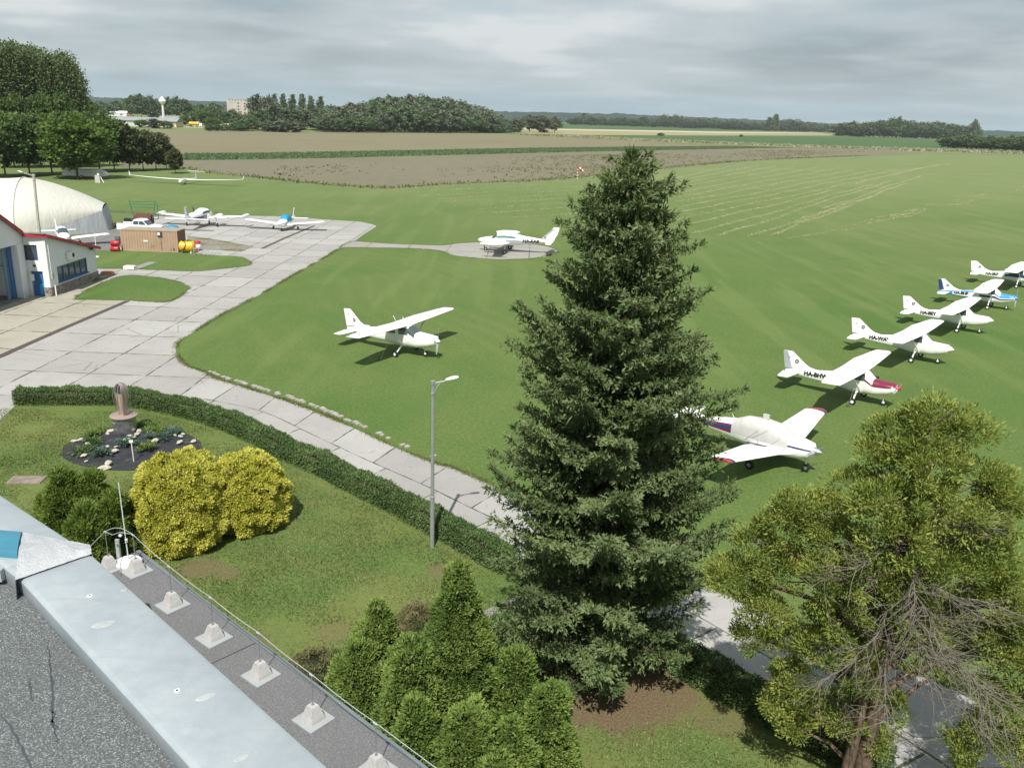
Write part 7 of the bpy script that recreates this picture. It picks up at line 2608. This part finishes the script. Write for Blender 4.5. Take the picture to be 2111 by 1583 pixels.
for x in (432, 448, 464, 480, 496):
    far_tree('f2', 'field_bush', 'low dark bush in the hedge line along the far field edge', x, 271, 256, 22, 'bushes along the far field edge', 'bush')
# tree lines on the right
random.seed(9)
GR = 'trees of the long line on the right horizon'
x = 1182
tops = [(1180, 244), (1200, 238), (1250, 244), (1300, 243), (1340, 243), (1370, 240), (1400, 241), (1430, 245), (1460, 248), (1490, 247), (1520, 250), (1560, 251), (1600, 246), (1640, 250), (1690, 257), (1720, 262)]


def lt(x, T):
    for (a, b), (c, d) in zip(T, T[1:]):
        if a <= x <= c:
            return b + (d - b) * (x - a) / (c - a)
    return T[-1][1]


while x < 1715:
    far_tree(random.choice(['f2', 'f2', 'f2', 'f3']), 'distant_tree', 'dark tree in the long line along the right horizon', x, 257.5 + (x - 1180) * .0315, lt(x, tops) + random.uniform(-3, 4), random.uniform(28, 44), GR)
    x += random.uniform(9, 13)
for (x, b, t, w) in [(1597, 271, 237, 12), (1586, 271, 243, 14), (1203, 258, 234, 10)]:
    far_tree('col', 'distant_tree', 'pointed tree standing out above the right horizon line', x, b, t, w, 'pointed trees on the horizon')
tops = [(1725, 258), (1740, 252), (1770, 255), (1800, 252), (1840, 247), (1880, 250), (1910, 252), (1950, 252), (1990, 258), (2010, 262)]
x = 1732
while x < 2000:
    far_tree(random.choice(['f2', 'f2', 'f3', 'f2']), 'distant_tree', 'dark grey-green tree in the belt at far right', x, 281 + (x - 1730) * .030, lt(x, tops) + random.uniform(-2, 5), random.uniform(38, 56), 'trees of the belt at far right')
    x += random.uniform(8, 12)
far_tree('col', 'distant_tree', 'pointed tree topping the belt at far right', 1848, 285, 242, 10, 'pointed trees on the horizon')
far_tree('f4', 'distant_tree', 'round loose tree at the right end of the far belt', 2004, 290, 250, 24, 'trees of the belt at far right')
x = 1956
while x < 2150:
    far_tree(random.choice(['f2', 'f2', 'f2']), 'field_bush', 'dark green bush in the thicket at the right edge before the horizon', x, 305 + (x - 1956) * .055, 280 + (x - 1956) * .02 + random.uniform(-4, 5), random.uniform(34, 48), 'bushes of the thicket at the right edge', 'bush')
    x += random.uniform(10, 14)
far_tree('f2', 'field_bush', 'single round bush alone on the far green field', 1362, 281, 274.5, 15, None, 'bush')
far_tree('f2', 'field_bush', 'tiny bush on the far field right of the single round one', 1528, 283, 277.5, 8, None, 'bush')

# ------------------------------------------------------------------ distant works
def on(px, py):
    p = at(px, py)
    return p, p.y / FPX


M_greenw = plain('pale_green_wall', (.36, .44, .36), .9, 0, .1, .2)
M_yelw = plain('pale_yellow_wall', (.55, .50, .30), .9, 0, .1, .2)
M_groof = plain('grey_roof', (.22, .235, .24), .85, 0, .12, .2)
M_wwall = plain('pale_wall', (.58, .58, .56), .9, 0, .1, .2)
M_conc2 = plain('silo_concrete', (.40, .36, .31), .9, 0, .15, .12)
p, m = on(302, 261)
w = thing('works_building', 'long low works building with green walls and yellow end beyond the tree row', 'building', p)
Lw, Hw = 118 * m, 17 * m
MB().prism([(-Lw / 2, 0), (Lw * .18, 0), (Lw * .18, 14), (-Lw / 2, 14)], 0, Hw * .62).build('wall', M_greenw, w)
MB().prism([(Lw * .182, .05), (Lw / 2, .05), (Lw / 2, 13.9), (Lw * .182, 13.9)], 0, Hw * .60).build('end_wall', M_yelw, w)
MB().loft([[(-Lw / 2 - 1, -1, Hw * .62), (Lw / 2 + 1, -1, Hw * .62), (Lw / 2 + 1, 15, Hw * .62), (-Lw / 2 - 1, 15, Hw * .62)], [(-Lw / 2 - 1, 5, Hw), (Lw / 2 + 1, 5, Hw), (Lw / 2 + 1, 9, Hw), (-Lw / 2 - 1, 9, Hw)]], True, True).build('roof', M_groof, w)
for u in (-.44, -.15, .12, .36):
    MB().box((Lw * u, -.06, Hw * .33), (Lw * .055, .2, Hw * .36)).build('window', M_win, w)
for (px, py, wpx, hpx, lab, mw, mr) in [(243, 240, 34, 10, 'white-roofed shed behind the green works building', M_wwall, M_wwall), (355, 250, 50, 9, 'low white workshop right of the water tower', M_wwall, M_groof), (398, 251, 24, 10, 'small white gabled house above the yellow truck', M_wwall, M_wwall), (463, 258, 16, 12, 'small house with a red-brown roof among the trees', M_yelw, plain('red_tile', (.28, .12, .08), .9)), (320, 244, 26, 8, 'pale low building at the foot of the water tower', M_wwall, M_wwall), (505, 244, 28, 8, 'grey-roofed shed in front of the concrete silo', M_wwall, M_groof)]:
    p, m = on(px, py)
    b_ = thing('distant_house', lab, 'building', p, .1)
    L_, H_ = wpx * m, hpx * m
    MB().prism([(-L_ / 2, 0), (L_ / 2, 0), (L_ / 2, L_ * .5), (-L_ / 2, L_ * .5)], 0, H_ * .6).build('wall', mw, b_)
    MB().loft([[(-L_ / 2 - .4, -.4, H_ * .6), (L_ / 2 + .4, -.4, H_ * .6), (L_ / 2 + .4, L_ * .5 + .4, H_ * .6), (-L_ / 2 - .4, L_ * .5 + .4, H_ * .6)], [(-L_ / 2 - .4, L_ * .22, H_), (L_ / 2 + .4, L_ * .22, H_), (L_ / 2 + .4, L_ * .28, H_), (-L_ / 2 - .4, L_ * .28, H_)]], True, True).build('roof', mr, b_)
    for u in (-.25, .2):
        MB().box((L_ * u, -.05, H_ * .32), (L_ * .10, .12, H_ * .26)).build('window', M_win, b_)
p, m = on(268, 241)
MBc = MB()
MBc.lathe([(1.8, 0), (1.6, 9), (1.4, 13 * m * 1.0 + 3)], 10)
ch = MBc.build('brick_chimney', plain('brick_stack', (.30, .16, .10), .9, 0, .1, .3), None, True)
ch.location = p
tag(ch, 'short brown brick stack beside the white-roofed shed', 'chimney')
# water tower
p, m = on(338, 250)
wt = thing('water_tower', 'white water tower with a cone top on a thin stem beyond the works', 'water tower', p)
hw = hgt(p, 200)
MB().lathe([(1.3, 0), (1.0, hw * .72)], 14).build('stem', M_wwall, wt, True)
MB().lathe([(1.1, hw * .68), (3.4, hw * .80), (3.6, hw * .84), (.5, hw), (.2, hw * 1.01)], 18).build('tank', M_wht, wt, True)
# silo block
p, m = on(494, 247)
sb = thing('silo_block', 'tall pale concrete grain silo with windows and a crowned roof edge', 'silo', p, .08)
hs_ = hgt(p, 208)
Ls = 46 * m
MB().prism([(-Ls * .5, 0), (Ls * .36, 0), (Ls * .36, 12), (-Ls * .5, 12)], 0, hs_).build('wall', M_conc2, sb)
MB().prism([(Ls * .362, 1), (Ls * .62, 1), (Ls * .62, 11), (Ls * .362, 11)], 0, hs_ * .46).build('annex', M_conc2, sb)
for k in range(7):
    MB().box((-Ls * .5 + Ls * .86 * (k + .5) / 7, 6, hs_ + .8), (Ls * .07, 11, 1.6)).build('roof_tooth', M_conc2, sb)
for k in range(5):
    for u in (-.02, .24):
        MB().box((Ls * u, -.06, hs_ * (.22 + .16 * k)), (Ls * .06, .2, hs_ * .07)).build('window', M_win, sb)
MB().tube([(-Ls * .48, 6, hs_), (-Ls * .48, 6, hs_ * 1.1)], .5, 5).build('mast', M_groof, sb)
# lattice gantry behind the poplars
p, m = on(634, 250)
gt = thing('lattice_tower', 'thin twin lattice mast rising between the columnar poplars', 'mast', p)
hg = hgt(p, 193)
for sx in (-2.8, 2.8):
    for k in range(8):
        z0, z1 = hg * k / 8, hg * (k + 1) / 8
        MB().tube([(sx - .7, 0, z0), (sx + .7, 0, z1)], .16, 4).build('brace', M_steel, gt) if k % 2 == 0 else MB().tube([(sx + .7, 0, z0), (sx - .7, 0, z1)], .16, 4).build('brace', M_steel, gt)
    for e in (-.8, .8):
        MB().tube([(sx + e, 0, 0), (sx + e * .8, 0, hg)], .2, 4).build('leg', M_steel, gt)
MB().tube([(-4.6, 0, hg * .96), (4.6, 0, hg * .96)], .28, 4).build('cross_arm', M_steel, gt)
# yellow tanker lorry
p, m = on(404, 262)
ly = thing('tanker_lorry', 'yellow tanker lorry with a white cab on the far road', 'lorry', p, 0)
Lt = 26 * m
MB().tube([(-Lt * .5, 0, 2.4), (-Lt * .48, 0, 2.4), (Lt * .26, 0, 2.4), (Lt * .28, 0, 2.4)], [.9, 1.35, 1.35, .9], 14).build('tank', M_yel, ly, True)
MB().box((Lt * .40, 0, 1.6), (Lt * .17, 2.3, 2.4)).build('cab', M_wht, ly)
for u in (-.4, -.28, .1, .4):
    MB().wheel((Lt * u, -1.0, .55), .55, .4).build('wheel', M_rub, ly)
    MB().wheel((Lt * u, 1.0, .55), .55, .4).build('wheel', M_rub, ly)
MB().box((-Lt * .05, 0, .95), (Lt * .8, 1.4, .3)).build('chassis', M_wht2, ly)

# ------------------------------------------------------------------ cut grass rows, crop edges, weeds, tufts
M_hay = leaf_mat('dry_cut_grass', [(.20, .21, .10), (.26, .255, .135), (.32, .30, .18), (.38, .35, .23)], trans=.1)
LV = Leaves()


def swath(a, b, wob, seed, gap=.30, wdt=.55):
    r_ = np.random.default_rng(seed)
    a, b = Vector((a[0], a[1])), Vector((b[0], b[1]))
    L = (b - a).length
    n = int(L / .075)
    t = np.sort(r_.uniform(0, 1, n))
    d = (b - a).normalized()
    nx, ny = -d.y, d.x
    s = t * L
    off = wob * (np.sin(s / 17 + seed) + .6 * np.sin(s / 6.3 + seed * 2.1)) + r_.normal(size=n) * wdt * .42
    keep = (np.sin(s / 3.1 + seed) + np.sin(s / 7.7 + seed * 1.7) + np.sin(s / 23 + seed * .7)) * .33 + r_.uniform(-.6, .6, n) > -gap - .1
    x = a.x + d.x * s + nx * off
    y = a.y + d.y * s + ny * off
    P = np.stack([x, y, np.full(n, .02)], 1)[keep]
    k = len(P)
    D = np.stack([d.x + r_.normal(size=k) * .8, d.y + r_.normal(size=k) * .8, np.abs(r_.normal(size=k)) * .22], 1)
    LV.blades(P, D, r_.uniform(.18, .42, k), r_.uniform(.06, .13, k), r_.uniform(0, 1, k), roll=np.array([0, 0, 1.0]) + r_.normal(size=(k, 3)) * .25)


sd = 1
for (x0, y0, x1, y1) in [(1395, 470, 1720, 392), (1430, 482, 1800, 380), (1480, 486, 1840, 372), (1540, 487, 1800, 405), (1585, 484, 1760, 425), (1390, 455, 1900, 347), (1395, 440, 1850, 350), (1400, 428, 1800, 352), (1395, 417, 1760, 351),
                         (1392, 407, 1730, 347), (1390, 398, 1690, 345), (1385, 390, 1640, 344), (1380, 383, 1600, 343), (1640, 462, 1870, 378), (1700, 430, 1900, 362), (1380, 377, 1560, 342), (1375, 371, 1520, 341), (1760, 380, 1930, 340), (1820, 358, 1960, 338)]:
    a, b = at(x0, y0), at(x1, y1)
    swath(a, b, .40, sd, .60, .60)
    sd += 1
for (x0, y0, x1, y1) in [(800, 392, 1190, 368), (830, 398, 1200, 376), (860, 405, 1205, 384), (900, 410, 1205, 391), (880, 418, 1200, 399), (930, 425, 1195, 408), (980, 432, 1195, 418), (1020, 440, 1190, 427), (1060, 449, 1185, 440), (1180, 368, 1240, 364), (720, 386, 900, 390), (1000, 372, 1200, 361)]:
    swath(at(x0, y0), at(x1, y1), .5, sd, .10, .42)
    sd += 1
for q in range(9):
    x0 = 1500 + q * 60
    swath(at(x0, 520 - q * 14), at(x0 + 260, 470 - q * 13), .5, sd, -.5, .6)
    sd += 1
o = LV.build('cut_grass', M_hay)
tag(o, kind='stuff')
o['label'] = 'pale rows of dried cut grass lying on the mown field'

# standing crop strip with a ragged top, weeds on the fallow field and along its edges
LV = Leaves()


def scatter_poly(pts, n, seed):
    r_ = np.random.default_rng(seed)
    P = np.array([(p[0], p[1]) for p in pts])
    tris = tessellate_polygon([[Vector((p[0], p[1], 0)) for p in pts]])
    A = np.array([abs((P[t[1]] - P[t[0]])[0] * (P[t[2]] - P[t[0]])[1] - (P[t[1]] - P[t[0]])[1] * (P[t[2]] - P[t[0]])[0]) for t in tris])
    c = r_.choice(len(tris), n, p=A / A.sum())
    u, v = r_.uniform(0, 1, n), r_.uniform(0, 1, n)
    f = u + v > 1
    u[f], v[f] = 1 - u[f], 1 - v[f]
    T = np.array(tris)[c]
    q = P[T[:, 0]] + u[:, None] * (P[T[:, 1]] - P[T[:, 0]]) + v[:, None] * (P[T[:, 2]] - P[T[:, 0]])
    return np.concatenate([q, np.zeros((n, 1))], 1)


crop = [at(*p) for p in [(380, 318.5), (520, 317.5), (700, 314.5), (900, 310.5), (1100, 306.5), (1300, 304), (1500, 302.5), (1600, 304.5), (1500, 307.5), (1300, 311.5), (1100, 316), (900, 321), (700, 326), (520, 329.5), (380, 331)]]
P = scatter_poly(crop, 42000, 3)
n = len(P)
LV.blades(P, np.array([0, 0, 1.0]) + rng.normal(size=(n, 3)) * .35, rng.uniform(.35, .85, n), rng.uniform(.25, .6, n), np.clip(rng.normal(.5, .22, n), 0, 1))
o = LV.build('crop', M_farw)
tag(o, kind='stuff')
o['label'] = 'dark green standing crop strip between the two brown fields'
LV = Leaves()
fal = [at(*p) for p in [(560, 345), (760, 335), (1000, 326), (1300, 318), (1600, 310), (1790, 313), (1500, 334), (1300, 353), (1080, 373), (930, 378), (800, 387), (700, 381), (560, 362)]]
P = scatter_poly(fal, 5200, 4)
q = np.sin(P[:, 0] * .05) + np.sin(P[:, 1] * .031) + np.sin(P[:, 0] * .013 + P[:, 1] * .02)
P = P[q + rng.uniform(-1.6, 1.6, len(P)) > .5]
P = np.repeat(P, 5, 0) + rng.normal(size=(len(P) * 5, 3)) * [.5, .5, 0]
n = len(P)
LV.blades(P, np.array([0, 0, .8]) + rng.normal(size=(n, 3)) * .5, rng.uniform(.25, .75, n), rng.uniform(.15, .4, n), rng.uniform(.2, 1, n))
edge = smooth_line([at(*p) for p in [(385, 346), (440, 357), (540, 367), (620, 376), (700, 383), (800, 388), (930, 379), (1080, 374), (1180, 367), (1310, 353), (1500, 335), (1600, 328.5), (1790, 321.5)]], 6)
el, L_ = resample(edge, 900)
P = np.array([(p.x, p.y, 0) for p in el])
P = np.repeat(P, 5, 0) + rng.normal(size=(4500, 3)) * [1.4, 1.4, 0]
keep = np.sin(P[:, 0] * .11) + np.sin(P[:, 1] * .07) + rng.uniform(-1.2, 1.2, len(P)) > -.2
P = P[keep]
n = len(P)
LV.blades(P, np.array([0, 0, .8]) + rng.normal(size=(n, 3)) * .5, rng.uniform(.25, .9, n), rng.uniform(.2, .5, n), rng.uniform(.1, .9, n))
o = LV.build('field_weeds', M_shrub)
tag(o, kind='stuff')
o['label'] = 'scattered green weeds on the fallow brown field and along its edge'
LV = Leaves()
mead = [at(*p) for p in [(1050, 278), (1200, 281.5), (1330, 288), (1500, 295), (1700, 302.5), (1900, 308), (2111, 315), (2111, 319), (1900, 313), (1700, 305.5), (1500, 298.5), (1300, 290.5), (1160, 282.8)]]
P = scatter_poly(mead, 9000, 6)
n = len(P)
LV.blades(P, np.array([0, 0, .9]) + rng.normal(size=(n, 3)) * .4, rng.uniform(.7, 2.2, n), rng.uniform(.7, 1.6, n), rng.uniform(0, 1, n))
o = LV.build('tall_grass', leaf_mat('flowering_meadow', [(.10, .125, .05), (.15, .16, .075), (.24, .24, .15), (.36, .36, .27)], trans=.15))
tag(o, kind='stuff')
o['label'] = 'pale flowering tall grass along the far field boundary'

# short blades over the near lawns and ragged grass along the concrete edges
M_tuft = leaf_mat('lawn_blades', [(.040, .070, .014), (.090, .132, .030), (.150, .175, .050), (.25, .24, .11)], trans=.3)
LV = Leaves()
lawn = [at(*p) for p in [(0, 842), (125, 846), (300, 852), (378, 868), (452, 893), (570, 953), (635, 980), (780, 1055), (908, 1126), (1020, 1190), (1100, 1300), (1180, 1350), (1420, 1420), (1700, 1600), (1500, 1660), (900, 1640), (560, 1480), (280, 1230), (60, 1060), (0, 1040)]]
P = scatter_poly(lawn, 170000, 8)
dn = np.sin(P[:, 0] * 1.9 + np.sin(P[:, 1] * 1.3)) + np.sin(P[:, 1] * 2.3 + P[:, 0] * .8) + np.sin(P[:, 0] * .6 - P[:, 1] * .45)
P = P[dn + rng.uniform(-2.2, 2.2, len(P)) > -.6]
for sx, sy, r, a in SOIL:
    d = np.hypot(P[:, 0] - sx, P[:, 1] - sy) / r
    P = P[(d > .75) | (rng.uniform(0, 1, len(P)) < .06)]
n = len(P)
tn = np.clip(.45 + .22 * np.sin(P[:, 0] * .7 + 1) * np.sin(P[:, 1] * .9) + rng.normal(size=n) * .32, 0, 1)
LV.blades(P, np.array([0, 0, .45]) + rng.normal(size=(n, 3)) * .5, rng.uniform(.04, .11, n), rng.uniform(.02, .045, n), tn, roll=np.array([0, 0, 1.0]) + rng.normal(size=(n, 3)) * .5)
# clover heads
P = scatter_poly(lawn, 1500, 9)
n = len(P)
P[:, 2] = .03
LV.blades(P, np.array([0, 0, .4]) + rng.normal(size=(n, 3)) * .5, .035, .035, 2.0)


def edge_tufts(line, n, w, hmax, seed, side=0):
    ln, L = resample(line, 600)
    A = np.array([(p.x, p.y, 0) for p in ln])
    r_ = np.random.default_rng(seed)
    i = r_.integers(0, 600, n)
    P = A[i] + r_.normal(size=(n, 3)) * [w, w, 0]
    k = np.sin(i * .13 + seed) + np.sin(i * .037 + seed * 2) + r_.uniform(-1.2, 1.2, n) > -.5
    P = P[k]
    n = len(P)
    LV.blades(P, np.array([0, 0, .7]) + r_.normal(size=(n, 3)) * .45, r_.uniform(.04, hmax, n), r_.uniform(.02, .05, n), np.clip(r_.normal(.45, .22, n), 0, 1))


edge_tufts(oe[:80], 16000, .10, .16, 2)
edge_tufts(smooth_line([tuple(p)[:2] for p in o_line[6:]], 4), 14000, .12, .15, 3)
edge_tufts(hf, 9000, .10, .14, 4)
for L in (lawn1, lawn2):
    edge_tufts(smooth_line([at(*p) for p in L + L[:1]], 4), 6000, .10, .14, 5)
edge_tufts(smooth_line([at(*p) for p in pad + pad[:1]], 4), 7000, .12, .16, 6)
o = LV.build('grass', M_tuft)
tag(o, kind='stuff')
o['label'] = 'short lawn blades and ragged grass along the concrete edges'

# broken kerb stones along the outer road edge
rk_ = np.random.default_rng(3)
ln, L_ = resample(smooth_line([at(*p) for p in [(428, 767), (450, 778), (518, 799), (615, 830), (718, 871), (818, 918), (895, 948)]], 6), 400)
kb = MB()
d = 0
i = 0
while i < 396:
    a, b = ln[i], ln[min(399, i + 6)]
    t = (b - a).normalized()
    if rk_.random() < .72 and i < 330 or rk_.random() < .25:
        c = (a + b) / 2 + Vector((-t.y, t.x)) * (.22 + rk_.normal() * .05)
        kb.box((c.x, c.y, .03 + rk_.random() * .02), ((b - a).length * rk_.uniform(.6, .92), rk_.uniform(.16, .34), .08), math.atan2(t.y, t.x) + rk_.normal() * .08)
    i += 6
o = kb.build('kerb', plain('broken_kerb_stone', (.30, .285, .25), .9, 0, .25, 3.0))
o['kind'] = 'structure'
# ------------------------------------------------------------------ the air between
hz = NT('air_haze')
vol = hz.n.new('ShaderNodeVolumePrincipled')
vol.inputs['Color'].default_value = (.86, .92, 1.0, 1)
vol.inputs['Density'].default_value = 0.000058
vol.inputs['Anisotropy'].default_value = 0.2
hz.l.new(vol.outputs[0], hz.out.inputs['Volume'])
hb_ = MB()
hb_.box((0, 6000, 44.5), (23000, 12400, 91))
o = hb_.build('haze', hz.m)
o['kind'] = 'stuff'
